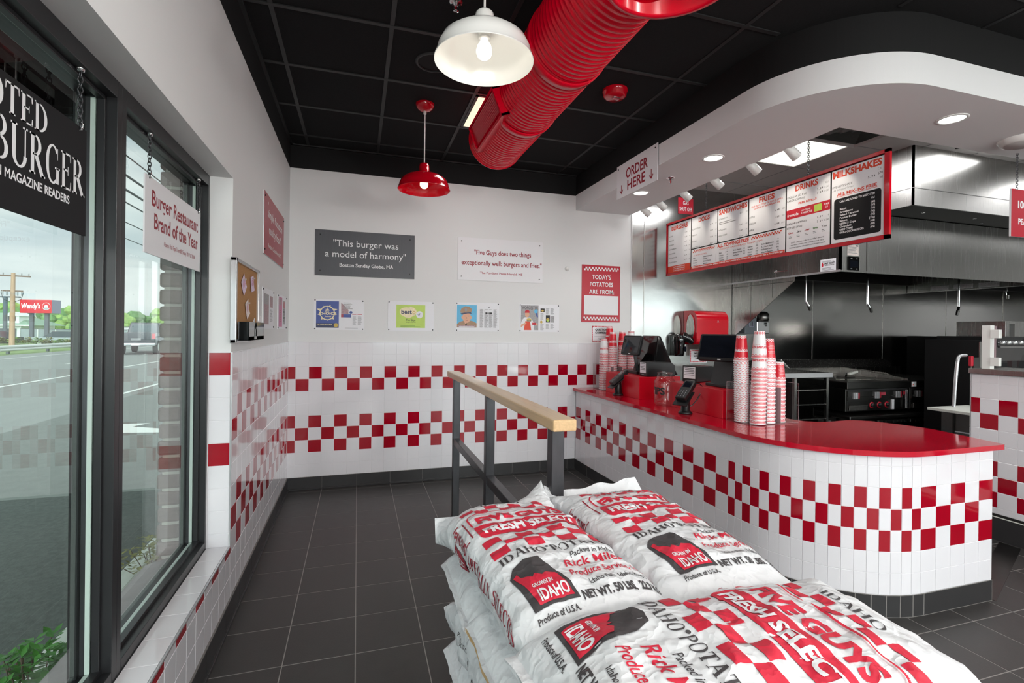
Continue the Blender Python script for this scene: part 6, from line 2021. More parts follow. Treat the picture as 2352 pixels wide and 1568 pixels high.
def griddle(x0, x1, label, oily, rails=True, knobs=(0.40, 0.52, 0.64), tag_x=None):
    yf, zt, zb = -0.88, 0.962, 0.645
    w = x1 - x0
    t = thing('griddle', label, 'griddle', ((x0 + x1) / 2, -0.5, zb))
    mb = MB(); mb.box(x0, yf + 0.02, zb, x1, -0.09, zt - 0.075, 'steel_dark'); mb.box(x0, yf, zt - 0.072, x1, -0.09, zt - 0.006, 'steel_dark')
    mb.build('body', t, bevel=0.003)
    mb = MB(); mb.box(x0 + 0.012, yf + 0.015, zt - 0.006, x1 - 0.012, -0.11, zt - 0.002, 'steel_dark' if oily else 'steel')
    mb.build('cooking_plate', t)
    if oily:
        mb = MB()
        rr = random.Random(3)
        for q, (cx_, cy_, rx, ry, m_) in enumerate(((x0 + .42, -.62, .20, .05, 'black_gloss'), (x0 + .55, -.66, .16, .05, 'black_gloss'), (x0 + .66, -.66, .10, .035, 'chrome'), (x0 + .30, -.58, .12, .03, 'chrome'))):
            pts = []
            for k in range(22):
                a = 2 * pi * k / 22
                f = 0.7 + 0.5 * rr.random()
                pts.append((cx_ + rx * f * cos(a), cy_ + ry * f * sin(a), zt - 0.0012 + 0.0003 * q))
            mb.poly(pts, m_)
        mb.build('oil_pool', t, label='dark oily pool on the griddle plate')
    mb = MB()
    mb.add([(x0, yf + 0.10, zt), (x0, -0.10, zt), (x0, -0.10, 1.055), (x0, yf + 0.28, 1.03), (x0 + 0.01, yf + 0.10, zt), (x0 + 0.01, -0.10, zt), (x0 + 0.01, -0.10, 1.055), (x0 + 0.01, yf + 0.28, 1.03)] if not oily else
           [(x1 - 0.01, yf + 0.02, zt), (x1 - 0.01, -0.10, zt), (x1 - 0.01, -0.10, 1.055), (x1 - 0.01, yf + 0.02, 0.985), (x1, yf + 0.02, zt), (x1, -0.10, zt), (x1, -0.10, 1.055), (x1, yf + 0.02, 0.985)],
           [(0, 1, 2, 3), (7, 6, 5, 4), (0, 4, 5, 1), (1, 5, 6, 2), (2, 6, 7, 3), (3, 7, 4, 0)], 'steel')
    mb.box(x0, -0.105, zt - 0.01, x1, -0.092, 1.055, 'steel')
    mb.build('splash_guard', t)
    mb = MB()
    mb.box(x0 + 0.018, yf + 0.004, zt - 0.155, x1 - 0.03, yf + 0.022, zt - 0.098, 'steel_dark')
    mb.box(x0 + 0.018, yf + 0.010, zb + 0.115, x1 - 0.03, yf + 0.022, zt - 0.160, 'steel_dark')
    mb.box(x0 + 0.018, yf + 0.016, zb + 0.012, x1 - 0.03, yf + 0.022, zb + 0.110, 'steel_dark')
    mb.box(x0 + 0.018, yf + 0.0195, zt - 0.098, x1 - 0.02, yf + 0.0205, zt - 0.080, 'ink_black')
    mb.build('front_panel', t, bevel=0.002)
    mb = MB(); mb.box(x0 + w * .43, yf + 0.002, zt - 0.150, x0 + w * .60, yf + 0.004, zt - 0.118, 'sign_maroon'); mb.build('badge', t, label='red maker plate')
    for k in range(3):
        xx = x0 + w * (0.085 + 0.335 * k)
        mb = MB()
        mb.box(xx, yf - 0.012, zb + 0.135, xx + 0.030, yf + 0.010, zb + 0.205, 'alu'); mb.box(xx + 0.034, yf - 0.012, zb + 0.135, xx + 0.064, yf + 0.010, zb + 0.205, 'alu')
        mb.box(xx + 0.068, yf - 0.002, zb + 0.138, xx + 0.098, yf + 0.010, zb + 0.202, 'ink_red_dark')
        mb.build('ignition_switch', t, bevel=0.003)
    for k in knobs:
        mb = MB(); xx = x0 + w * k
        mb.lathe([(0.034, 0.0), (0.034, 0.004), (0.0, 0.005)], (xx, yf + 0.016, zb + 0.062), 'sign_red', 24, X=Matrix.Rotation(pi / 2, 3, 'X'))
        mb.lathe([(0.022, 0.004), (0.020, 0.022), (0.0, 0.024)], (xx, yf + 0.016, zb + 0.062), 'black_plastic', 20, X=Matrix.Rotation(pi / 2, 3, 'X'))
        mb.build('control_knob', t)
    mb = MB(); mb.box(x0 + 0.02, yf - 0.012, zb + 0.015, x0 + w * .30, yf + 0.016, zb + 0.055, 'steel'); mb.box(x0 + 0.02, yf - 0.014, zb + 0.055, x0 + w * .30, yf + 0.0, zb + 0.070, 'steel'); mb.build('grease_drawer', t, bevel=0.003)
    if oily:
        mb = MB(); mb.box(x0 + w * .70, yf - 0.002, zb + 0.010, x0 + w * .735, yf + 0.014, zb + 0.115, 'paper'); mb.build('tag', t, label='white paper tag by the knobs')
        mb = MB()
        for dx in (0.0, 0.018):
            mb.tube([(x1 - 0.075 + dx, yf - 0.004, zb + 0.02), (x1 - 0.075 + dx, yf - 0.004, zb + 0.22)], 0.008, 'chrome', 10)
        mb.build('vertical_handles', t)
        mb = MB(); mb.box(x1 - 0.105, yf + 0.001, zt - 0.15, x1 - 0.045, yf + 0.004, zt - 0.115, 'ink_red_dark'); mb.build('warning_plate', t)
    else:
        mb = MB(); mb.box(x0 + 0.004, yf - 0.002, zt - 0.066, x0 + 0.075, yf - 0.0005, zt - 0.010, 'paper'); mb.add([(x0 + 0.015, yf - 0.003, zt - 0.05), (x0 + 0.033, yf - 0.003, zt - 0.05), (x0 + 0.024, yf - 0.003, zt - 0.028)], [(0, 1, 2)], 'ink_orange'); mb.build('warning_label', t)
    return t


griddle(5.557, 6.485, 'left griddle with an oily plate and three red knobs', True)
griddle(6.500, 7.45, 'right griddle with a clean plate and a row of red knobs', False, knobs=(0.60, 0.68, 0.76, 0.84, 0.92))
t = thing('griddle_press', 'steel griddle press with pale handle lying on the left griddle', 'griddle press', (6.12, -0.42, 0.960))
mb = MB(); mb.box(6.06, -0.46, 0.9605, 6.20, -0.34, 0.972, 'steel_dark'); mb.build('press_plate', t)
mb = MB(); mb.bar((6.13, -0.40, 0.970), (6.09, -0.44, 1.01), 0.02, 0.02, 'steel_dark'); mb.bar((6.05, -0.50, 1.012), (6.28, -0.42, 1.030), 0.03, 0.028, 'cut_white'); mb.build('handle', t, bevel=0.005)

t = thing('refrigerated_base', 'low refrigerated stand with dark drawers under the griddles', 'refrigerator', (6.6, -0.55, 0))
mb = MB(); mb.box(5.62, -0.86, 0.08, 7.50, -0.09, 0.575, 'steel_dark'); mb.box(5.50, -0.96, 0.575, 7.55, -0.09, 0.612, 'steel_dark'); mb.build('cabinet', t, bevel=0.008)
for k in range(3):
    x = 5.98 + 0.47 * k
    d = MB(); d.box(x, -0.885, 0.12, x + 0.45, -0.862, 0.545, 'black_gloss'); dd = d.build('drawer', t)
    h = MB(); h.box(x + 0.005, -0.905, 0.512, x + 0.445, -0.880, 0.545, 'steel'); h.build('handle', dd, org=t.location, bevel=0.004)
mb = MB()
for x in (5.70, 7.42):
    for y in (-0.80, -0.16):
        mb.tube([(x, y, 0.0), (x, y, 0.08)], 0.02, 'steel', 10)
mb.build('feet', t)

# open rack left of the griddles
t = thing('tray_rack', 'stainless topped rack with open wire shelves left of the griddles', 'rack', (5.1, -0.55, 0))
RX0, RX1_, RYF, RYB = 4.845, 5.30, -0.88, -0.12
mb = MB(); mb.box(4.52, RYF - 0.02, 1.030, RX1_ + 0.03, RYB, 1.068, 'steel'); mb.box(4.52, RYF - 0.022, 1.02, RX1_ + 0.03, RYF - 0.014, 1.068, 'alu'); mb.build('top', t, bevel=0.003)
for (x, y) in ((RX0, RYF), (RX1_ - 0.03, RYF), (RX0, RYB - 0.04), (RX1_ - 0.03, RYB - 0.04)):
    mb = MB(); mb.box(x, y, 0.0, x + 0.03, y + 0.03, 1.030, 'steel'); mb.build('post', t)
for k, z in enumerate((0.885, 0.735, 0.585, 0.435)):
    mb = MB(); mb.box(RX0 + 0.03, RYF + 0.006, z, RX1_ - 0.03, RYF + 0.018, z + 0.010, 'steel')
    mb.box(RX0 + 0.03, RYB - 0.03, z, RX1_ - 0.03, RYB - 0.02, z + 0.010, 'steel')
    for j in range(6):
        mb.tube([(RX0 + 0.06 + 0.07 * j, RYF + 0.012, z + 0.004), (RX0 + 0.06 + 0.07 * j, RYB - 0.025, z + 0.004)], 0.003, 'steel_dark', 6)
    mb.build('shelf', t)
mb = MB(); mb.box(RX0 + 0.01, RYB - 0.012, 0.02, RX1_ - 0.01, RYB - 0.004, 1.02, 'black_paint'); mb.box(RX0 + 0.004, RYF + 0.03, 0.02, RX0 + 0.010, RYB, 1.02, 'black_paint'); mb.build('back_panel', t)
mb = MB()
for z in (0.40, 0.55):
    mb.box(RX1_ + 0.02, RYF + 0.20, z, RX1_ + 0.026, RYB, z + 0.12, 'steel_dark')
mb.build('side_panel', t)
t = thing('side_drawer', 'dark low drawer unit between the rack and the griddle stand', 'drawer unit', (5.44, -0.5, 0))
mb = MB(); mb.box(5.34, -0.72, 0.0, 5.60, -0.10, 0.565, 'steel_dark'); mb.build('body', t)
mb = MB(); mb.box(5.42, -0.745, 0.525, 5.50, -0.722, 0.540, 'chrome'); mb.build('handle', t)

# prep table in front of the right griddle
t = thing('prep_table', 'small prep table with a white cutting board top behind the service wall', 'table', (6.1, -1.9, 0))
mb = MB(); mb.box(5.69, -2.28, 0.775, 6.50, -1.565, 0.800, 'cut_white'); mb.build('board', t, bevel=0.003)
mb = MB(); mb.box(5.76, -2.24, 0.10, 6.46, -1.64, 0.772, 'steel_dark'); mb.build('cabinet', t)
for (x, y) in ((5.735, -1.745), (5.735, -2.25), (6.44, -1.645), (6.44, -2.25)):
    mb = MB(); mb.box(x, y, 0.0, x + 0.05, y + 0.03, 0.772, 'steel_dark'); mb.build('leg', t)
mb = MB(); mb.box(5.752, -2.22, 0.60, 5.760, -1.75, 0.612, 'chrome'); mb.build('side_rail', t)

# service wall top: steel ledge, sneeze guard, appliances
t = thing('wall_ledge', 'stainless ledge capping the low tiled service wall', 'ledge', (5.06, -3.3, 1.186))
mb = MB(); mb.box(PX - 0.012, PY0, 1.186, PX + 0.42, PY1 + 0.004, 1.226, 'steel'); mb.build('ledge', t, bevel=0.003)
t = thing('sneeze_guard', 'clear sneeze guard pane held by a white post and two white clamps', 'sneeze guard', (5.05, -2.38, 1.226))
mb = MB(); mb.box(5.03, -2.405, 1.226, 5.075, -2.352, 1.545, 'enamel_white'); mb.build('post', t, bevel=0.002)
for z in (1.452, 1.250):
    mb = MB(); mb.box(5.02, -2.462, z, 5.05, -2.408, z + 0.062, 'enamel_white'); mb.build('clamp', t, bevel=0.002)
mb = MB(); mb.add([(5.034, -2.43, 1.250), (5.034, -4.4, 1.250), (5.034, -4.4, 1.54), (5.034, -2.43, 1.54)], [(0, 1, 2, 3)], 'acrylic'); mb.build('pane', t)
mb = MB(); mb.box(5.03, -2.436, 1.250, 5.038, -2.428, 1.540, 'acrylic_edge'); mb.build('pane_edge', t)

t = thing('milkshake_mixer', 'dark appliance with a steel rail and chrome knobs behind the sneeze guard', 'appliance', (7.4, -1.2, 0.6))
mb = MB(); mb.box(6.77, -1.50, 0.0, 8.2, -0.96, 1.465, 'black_paint'); mb.box(6.775, -1.502, 1.22, 8.2, -1.50, 1.36, 'steel_dark'); mb.build('housing', t, bevel=0.004)
mb = MB(); mb.box(6.78, -1.506, 1.375, 8.2, -1.500, 1.43, 'black_gloss'); mb.build('control_strip', t)
for k in range(7):
    mb = MB(); mb.lathe([(0.020, 0.0), (0.018, 0.03), (0.0, 0.032)], (6.83 + 0.095 * k, -1.506, 1.402), 'chrome', 18, X=Matrix.Rotation(pi / 2, 3, 'X')); mb.build('knob', t)
mb = MB(); mb.box(6.78, -1.53, 1.352, 8.2, -1.500, 1.368, 'steel'); mb.build('rail', t)
t = thing('fry_warmer', 'slim dark appliance with a steel edge beside the white post', 'appliance', (6.62, -1.25, 0))
mb = MB(); mb.box(6.52, -1.50, 0.0, 6.745, -1.0, 1.425, 'black_paint'); mb.box(6.512, -1.506, 0.6, 6.55, -1.498, 1.41, 'steel'); mb.build('housing', t)
mb = MB()
for k in range(3):
    mb.box(6.58, -1.508, 1.24 + 0.05 * k, 6.68, -1.502, 1.255 + 0.05 * k, 'steel_dark')
mb.build('vents', t)
t = thing('fryer', 'wide black fryer cabinet against the wall right of the griddles', 'fryer', (7.75, -0.45, 0))
mb = MB(); mb.box(7.57, -0.75, 0.0, 8.15, -0.10, 1.46, 'black_paint'); mb.build('cabinet', t, bevel=0.004)
mb = MB(); mb.box(7.60, -0.757, 0.85, 8.12, -0.75, 0.95, 'steel_dark'); mb.build('front_strip', t)
t = thing('steel_hopper', 'grey steel hopper on the dark appliance at the right edge', 'container', (7.3, -1.25, 1.466))
mb = MB(); mb.box(6.98, -1.46, 1.466, 7.50, -1.02, 1.625, 'steel'); mb.box(7.04, -1.463, 1.466, 7.12, -1.46, 1.60, 'steel_dark'); mb.build('body', t, bevel=0.006)
t = thing('bent_handle', 'bent steel handle standing behind the service wall ledge', 'handle', (6.0, -1.62, 0.8))
mb = MB(); mb.tube([(5.955, -1.62, 0.80), (5.975, -1.62, 1.02), (5.995, -1.62, 1.20), (6.010, -1.62, 1.260), (6.030, -1.62, 1.278), (6.06, -1.62, 1.283), (6.115, -1.62, 1.284)], 0.0145, 'alu', 12); mb.build('tube', t)
t = thing('griddle_scraper', 'red handled steel scraper standing behind the service wall', 'scraper', (6.25, -1.62, 0.8))
mb = MB(); mb.box(6.175, -1.63, 1.180, 6.208, -1.605, 1.275, 'sign_red'); mb.box(6.185, -1.624, 0.80, 6.198, -1.612, 1.18, 'steel_dark'); mb.build('grip', t, bevel=0.004)
mb = MB(); mb.box(6.212, -1.628, 0.80, 6.300, -1.618, 1.262, 'steel_dark'); mb.build('blade', t)
t = thing('floor_threshold', 'flat scuffed metal plate on the floor at the counter end', 'plate', (4.3, -2.9, 0))
mb = MB(); mb.add([(3.985, -3.02, 0.002), (4.98, -2.62, 0.002), (4.98, -2.50, 0.004), (3.985, -2.9, 0.004), (3.985, -3.02, 0.0), (4.98, -2.62, 0.0)], [(0, 1, 2, 3), (4, 5, 1, 0)], 'steel_dark'); mb.build('plate', t)

# ============================================================ QUEUE RAIL
t = thing('queue_rail', 'dark steel queue rail with a flat maple cap', 'railing', (1.31, -2.1, 0))
PYS = (-1.16, -2.14, -3.115)
for y in PYS:
    mb = MB(); mb.box(1.286, y - 0.025, 0.0, 1.336, y + 0.025, 1.098, 'dark_iron'); mb.build('post', t, bevel=0.003)
for a, b in zip(PYS, PYS[1:]):
    mb = MB(); mb.box(1.289, b + 0.025, 0.605, 1.333, a - 0.025, 0.655, 'dark_iron'); mb.build('mid_rail', t, bevel=0.003)
mb = MB(); mb.box(1.282, -3.155, 1.098, 1.340, -1.13, 1.102, 'dark_iron'); mb.build('top_plate', t)
mb = MB(); mb.box(1.266, -3.20, 1.102, 1.358, -1.00, 1.145, 'wood'); mb.build('cap_rail', t, bevel=0.006, label='pale maple cap rail')

# ============================================================ POTATO SACKS
def sack_sheet(front=True, side=True):
    s = Sheet()
    if front:
        s.text('IDAHO', -0.02, 0.338, 0.020, 'sack_dark', width=0.13, fn=serif)
        s.checks(-0.160, 0.283, 8, 2, 0.040, 0.024, 'sack_red', 1)
        # boxed name
        x0, x1, y0, y1, r = -0.158, 0.158, 0.112, 0.268, 0.020
        ring = []
        for cx_, cy_, a0 in ((x1 - r, y1 - r, 0), (x0 + r, y1 - r, 90)):
            ring += [(cx_ + r * cos(R(a0 + 18 * k)), cy_ + r * sin(R(a0 + 18 * k))) for k in range(6)]
        ring = [(x1, 0.190)] + ring + [(x0, 0.190)]
        for a, b in zip(ring, ring[1:]):
            s.line([a, b], 0.005, 'sack_red')
        band = []
        for cx_, cy_, a0 in ((x0 + r, y0 + r, 180), (x1 - r, y0 + r, 270)):
            band += [(cx_ + r * cos(R(a0 + 18 * k)), cy_ + r * sin(R(a0 + 18 * k))) for k in range(6)]
        band = [(x0, 0.190)] + band + [(x1, 0.190)]
        s.poly(band, 'sack_red')
        s.text('FIVE GUYS', 0.0, 0.206, 0.042, 'sack_red', width=0.275, bold=0.055)
        s.text('FRESH SELECT', 0.0, 0.131, 0.036, 'sack', width=0.285, bold=0.045)
        for j in range(3):
            for i in range(7):
                if (i + j) % 2 == 0:
                    s.rect(-0.168 + 0.048 * i, -0.004 + 0.034 * j, -0.120 + 0.048 * i, 0.030 + 0.034 * j, 'sack_red')
        s.text('IDAHO', -0.100, -0.047, 0.032, 'sack_dark', width=0.125, fn=serif); s.text('POTATOES', 0.078, -0.047, 0.032, 'sack_dark', width=0.200, fn=serif); s.ell(-0.030, -0.020, 0.005, 0.005, 'sack_dark', 12)
        s.poly([(-0.166, -0.100), (-0.146, -0.074), (-0.112, -0.062), (-0.078, -0.070), (-0.064, -0.100), (-0.046, -0.228), (-0.152, -0.228)], 'sack_dark')
        s.poly([(-0.158, -0.106), (-0.146, -0.100), (-0.143, -0.118), (-0.128, -0.126), (-0.120, -0.138), (-0.112, -0.128), (-0.100, -0.146), (-0.088, -0.136), (-0.068, -0.146), (-0.056, -0.220), (-0.136, -0.220), (-0.142, -0.190), (-0.148, -0.150)], 'sack_red')
        s.text('GROWN IN', -0.110, -0.174, 0.012, 'sack', width=0.048, bold=0.03)
        s.text('IDAHO', -0.096, -0.214, 0.032, 'sack', width=0.068, bold=0.03)
        s.text('Packed in Idaho', 0.072, -0.080, 0.018, 'sack_dark', width=0.125, shear=0.35, bold=0.008)
        s.text('Rick Miles', 0.056, -0.120, 0.033, 'sack_red', width=0.165, shear=0.35, bold=0.012)
        s.text('Produce Service, Inc.', 0.066, -0.163, 0.026, 'sack_red', width=0.200, shear=0.35, bold=0.010)
        s.text('Idaho Falls, Idaho 83401', 0.072, -0.197, 0.0135, 'sack_dark', width=0.150, bold=0.012)
        s.text('NET WT. 50 LBS.  22.7 KG', 0.062, -0.235, 0.020, 'sack_dark', width=0.205, bold=0.04)
        s.text('Produce of U.S.A.', -0.105, -0.252, 0.0125, 'sack_dark', width=0.095, bold=0.02)
    if side:
        t = Sheet()
        t.text('SPECIALLY SELECTED', 0.0, -0.014, 0.034, 'sack_maroon', align='L', width=0.36, fn=serif)
        t.frame(-0.145, -0.040, -0.02, 0.050, 0.004, 'sack_maroon'); t.rect(-0.145, -0.040, -0.02, -0.010, 'sack_maroon')
        t.text('FIVE GUYS', -0.083, 0.005, 0.030, 'sack_maroon', width=0.108, bold=0.03); t.text('FRESH SELECT', -0.083, -0.032, 0.013, 'sack', width=0.10, bold=0.03)
        for vs, fs, m in t.items:
            s.items.append(([(-0.222 + b, 0.13 - a) for a, b in vs], fs, m))
            s.items.append(([(0.222 - b, -0.13 + a) for a, b in vs], fs, m))
    return s


def end_sheet(k):
    """print on a sack end or plain side: small stamped lines and a date"""
    s = Sheet()
    return s


def fine(vs, fs, lim):
    """triangulate and split a flat shape until its edges are short"""
    bm = bmesh.new()
    bv = [bm.verts.new((x, y, 0)) for x, y in vs]
    for f in fs:
        try:
            bm.faces.new([bv[i] for i in f])
        except ValueError:
            pass
    bmesh.ops.remove_doubles(bm, verts=bm.verts, dist=1e-6)
    bmesh.ops.triangulate(bm, faces=bm.faces)
    for _ in range(7):
        es = [e for e in bm.edges if e.calc_length() > lim]
        if not es:
            break
        bmesh.ops.subdivide_edges(bm, edges=es, cuts=1)
        bmesh.ops.triangulate(bm, faces=[f for f in bm.faces if len(f.verts) > 3])
    bm.verts.index_update()
    o = [(v.co.x, v.co.y) for v in bm.verts], [tuple(v.index for v in f.verts) for f in bm.faces]
    bm.free()
    return o


_FINE = {}


def fine_sheet(key, lim=0.010):
    """prints cut fine enough to follow the cloth, each with the number of inks already under it"""
    if key not in _FINE:
        sh = sack_sheet(*key)
        out = []
        for vs, fs, m in sh.items:
            bb = (min(v[0] for v in vs), min(v[1] for v in vs), max(v[0] for v in vs), max(v[1] for v in vs))
            lev = 0
            for b2, l2 in [(o[3], o[4]) for o in out]:
                if bb[0] < b2[2] - 1e-4 and bb[2] > b2[0] + 1e-4 and bb[1] < b2[3] - 1e-4 and bb[3] > b2[1] + 1e-4:
                    lev = max(lev, l2 + 1)
            out.append(fine(vs, fs, lim) + (m, bb, min(lev, 3)))
        _FINE[key] = out
    return _FINE[key]


class SackShape:
    def __init__(s, L, Wd, T, seed, ears, sag=0.0, ex=0.62, lump=1.0):
        s.L, s.W, s.T, s.seed, s.ears, s.sag, s.ex, s.lump = L, Wd, T, seed, ears, sag, ex, lump
        n = 720
        tab = [(0.0, 0.0)]
        acc = 0.0; pp = s.sec(pi / 2, 0.0)
        for k in range(1, n + 1):
            a = pi / 2 - pi * k / n
            p = s.sec(a, 0.0)
            acc += math.hypot(p[0] - pp[0], p[1] - pp[1]); pp = p
            tab.append((acc, pi * k / n))
        s.tab = tab; s.half = acc

    def sec(s, a, u):
        q = min(1.0, abs(u))
        tau = max(0.010, s.T * (1 - q ** 4.5) ** 0.55)
        om = s.W * (1.0 + 0.05 * q ** 4) * (1 - 0.03 * (1 - q))
        ca, sa = cos(a), sin(a)
        x = om / 2 * math.copysign(abs(ca) ** s.ex, ca)
        z = tau / 2 * math.copysign(abs(sa) ** s.ex, sa)
        return x, z

    def phi(s, d):
        d_ = min(abs(d), s.half * 0.9999)
        lo, hi = 0, len(s.tab) - 1
        while hi - lo > 1:
            m = (lo + hi) // 2
            if s.tab[m][0] < d_:
                lo = m
            else:
                hi = m
        a, b = s.tab[lo], s.tab[hi]
        t = (d_ - a[0]) / max(1e-9, b[0] - a[0])
        f = a[1] + (b[1] - a[1]) * t
        return pi / 2 - math.copysign(f, d)

    def raw(s, a, y):
        u = y / (s.L / 2)
        x, z = s.sec(a, u)
        q = min(1.15, abs(u))
        zc = s.T / 2 - 0.10 * s.T * q ** 6
        p = Vector((x, y * (1 + 0.02 * (abs(cos(a)) ** 3) * q ** 8), z + zc))
        for (su, sx), dz in s.ears.items():
            w = max(0.0, (u * su - 0.55) / 0.45) ** 2 * max(0.0, (cos(a) * sx if abs(cos(a)) > 0 else 0)) ** 1.3
            p.z += dz * w
        return p

    def disp(s, p):
        o = Vector((s.seed * 3.1, s.seed * 1.7, s.seed * 0.9))
        d = 0.0065 * noise.noise(p * 9 + o) + 0.0036 * noise.noise(p * 21 + o) + 0.0014 * noise.noise(p * 44 + o)
        r = 1 - abs(noise.noise(Vector((p.x * 5, p.y * 9, p.z * 7)) + o * 1.3))
        d += 0.0055 * r ** 6
        r2 = 1 - abs(noise.noise(Vector((p.x * 16, p.y * 5, p.z * 12)) + o * 2.1))
        d -= 0.0030 * r2 ** 8
        return d * s.lump

    def at(s, a, y, lift=0.0):
        p = s.raw(a, y)
        e = 0.01
        t1 = s.raw(a - e, y) - s.raw(a + e, y)
        t2 = s.raw(a, y + 0.004) - s.raw(a, y - 0.004)
        n = t1.cross(t2)
        if n.length < 1e-9:
            n = Vector((0, 0, 1))
        n.normalize()
        q = max(0.0, 1 - (abs(y) / (s.L / 2)) ** 8)
        return p + n * (s.disp(p) * (0.35 + 0.65 * q) + lift)


def sack(label, loc, rz, seed, key=(True, True), L=0.76, Wd=0.372, T=0.165, ears=None, na=56, ny=58, group='sacks stacked by the rail', ex=0.62, stamp=None, lump=1.0, off=(0.0, 0.0), fin=(0.022, 0.0), fin2=None):
    S = SackShape(L, Wd, T, seed, ears or {}, ex=ex, lump=lump)
    Xm = Matrix.Translation(loc) @ Matrix.Rotation(rz, 4, 'Z')
    mb = MB()
    ys = []
    for k in range(ny + 1):
        u = -1 + 2 * k / ny
        ys.append(L / 2 * math.copysign(abs(u) ** 0.85, u))
    aa = [S.phi(S.half * (-1 + 2 * k / na)) for k in range(na)]
    aa = [pi / 2 - (-pi + 2 * pi * k / na) * 1.0 for k in range(na)] if False else aa
    vs = [Xm @ S.at(a, y) for y in ys for a in aa]
    fs = []
    for j in range(ny):
        for i in range(na):
            fs.append((j * na + i, j * na + (i + 1) % na, (j + 1) * na + (i + 1) % na, (j + 1) * na + i))
    mb.add(vs, fs, 'sack', True)
    # sewn end fins
    rr = random.Random(seed)
    for e in (0, ny):
        sgn = -1 if e == 0 else 1
        base = [vs[e * na + i] for i in range(na)]
        loc_ = [(S.at(aa[i], ys[e])) for i in range(na)]
        top = []
        for i in range(na):
            p = loc_[i].copy()
            zc = 0.5 * (p.z + loc_[(na - i) % na].z)
            p.z = zc + (p.z - zc) * 0.2 + 0.010 * noise.noise(Vector((p.x * 14, seed * 2.3 + e, 0)))
            fl, fz = fin if (sgn > 0 or fin2 is None) else fin2
            p.y += sgn * (fl + fl * 0.5 * noise.noise(Vector((p.x * 11, seed * 5.1, e))))
            p.z += fz * (0.8 + 0.7 * noise.noise(Vector((p.x * 9, seed * 3.3, e + 2))))
            top.append(Xm @ p)
        f2 = [(i, (i + 1) % na, na + (i + 1) % na, na + i) for i in range(na)]
        if sgn < 0:
            f2 = [f[::-1] for f in f2]
        mb.add(base + top, f2, 'sack', True)
        mb.add(top, [tuple(range(na))], 'kraft' if rr.random() < 0.4 else 'sack')
    if key:
        for vs2, fs2, m, bb, lev in fine_sheet(key):
            dx = off[0] if abs(bb[0] + bb[2]) < 0.36 else 0.0
            pts = [Xm @ S.at(S.phi(x + dx), max(-L / 2 * 0.995, min(L / 2 * 0.995, y + off[1])), 0.0016 + 0.0013 * lev) for x, y in vs2]
            mb.add(pts, fs2, m, True)
    if stamp:
        for body, sx, y0, h, side, m, w in stamp:
            v0, f0 = lay(body, 0, 0, h, align='L', width=w, shear=0.15, bold=0.01)
            v1, f1 = fine(v0, f0, 0.012)
            if side == 'end-':
                pts = [Xm @ S.at(S.phi(sx + a), -L / 2 + y0 + b, 0.0012) for a, b in v1]
            elif side == 'left':
                pts = [Xm @ S.at(S.phi(sx + b), y0 - a, 0.0012) for a, b in v1]
            else:
                pts = [Xm @ S.at(S.phi(-sx - b), y0 + a, 0.0012) for a, b in v1]
            mb.add(pts, f1, m, True)
    o = mb.build('potato_sack', None, org=loc)
    tag(o, label, 'sack', group)
    return o


# top layer
ZL = 0.147
z5 = ZL * 5
sack('white printed potato sack on top of the stack, nearest the window side', (1.082, -3.545, z5), 0.085, 3, fin=(0.018, 0.010), ears={(1, 1): 0.115, (1, -1): -0.055, (-1, 1): -0.02, (-1, -1): -0.02}, ex=0.66, off=(0.010, -0.075), na=84, ny=84, lump=1.35)
sack('white printed potato sack on top of the stack, nearest the order counter', (1.462, -3.545, z5 + 0.004), 0.0, 5, fin=(0.050, 0.055), ears={(1, 1): 0.04, (1, -1): 0.05, (-1, 1): -0.03, (-1, -1): -0.02}, ex=0.66, off=(0.040, -0.05), na=84, ny=84, lump=1.35)
sack('white printed potato sack lying crosswise at the front of the stack top', (1.305, -4.105, z5 + 0.006), -pi / 2 - 0.03, 9, ears={(1, 1): -0.06, (1, -1): -0.02, (-1, 1): -0.02, (-1, -1): -0.01}, ex=0.66, L=0.79, Wd=0.385, T=0.178, off=(0.010, -0.112), na=84, ny=84, lump=1.35)
# lower layers, crosswise and lengthwise in turn
names = ('directly under the top sacks', 'in the second layer down', 'in the third layer down', 'in the fourth layer down', 'resting on the floor')
for d in range(5):
    z = ZL * (4 - d)
    if d % 2 == 0:
        for k, y in enumerate((-3.335, -3.712, -4.090)):
            pos = ('at the far end', 'in the middle', 'at the viewer end')[k]
            st = [('4/27', -0.02, 0.05, 0.026, 'end-', 'sack_dark', 0.05)] if d in (0, 2) else None
            sack('crosswise potato sack %s of the stack, %s' % (pos, names[d]), (1.270 + 0.006 * ((k * 7 + d) % 3), y, z), -pi / 2, 20 + d * 5 + k, key=(False, True) if d < 3 else None,
                 L=0.745, Wd=0.368, T=0.150, ears={(-1, 1): -0.01, (-1, -1): 0.012}, na=44, ny=44, ex=0.48, stamp=st, lump=1.9, fin=(0.012, 0.0))
    else:
        for k, (x, y, rz) in enumerate(((1.085, -3.535, 0.0), (1.455, -3.535, 0.0), (1.27, -4.085, -pi / 2))):
            pos = ('lengthwise potato sack on the window side', 'lengthwise potato sack on the counter side', 'crosswise potato sack at the viewer end')[k]
            st = [('PRODUCE OF U.S.A.', -0.225, 0.20, 0.016, 'left', 'sack_dark', 0.15), ('NET WT. 22.7', -0.255, 0.02, 0.022, 'left', 'sack_dark', 0.16)] if k == 0 else None
            sack('%s, %s' % (pos, names[d]), (x, y, z), rz, 40 + d * 5 + k, key=(False, True) if d < 3 and k else None, L=0.745, Wd=0.368, T=0.150, na=44, ny=44, ex=0.48, stamp=st, lump=1.9, fin=(0.012, 0.0))

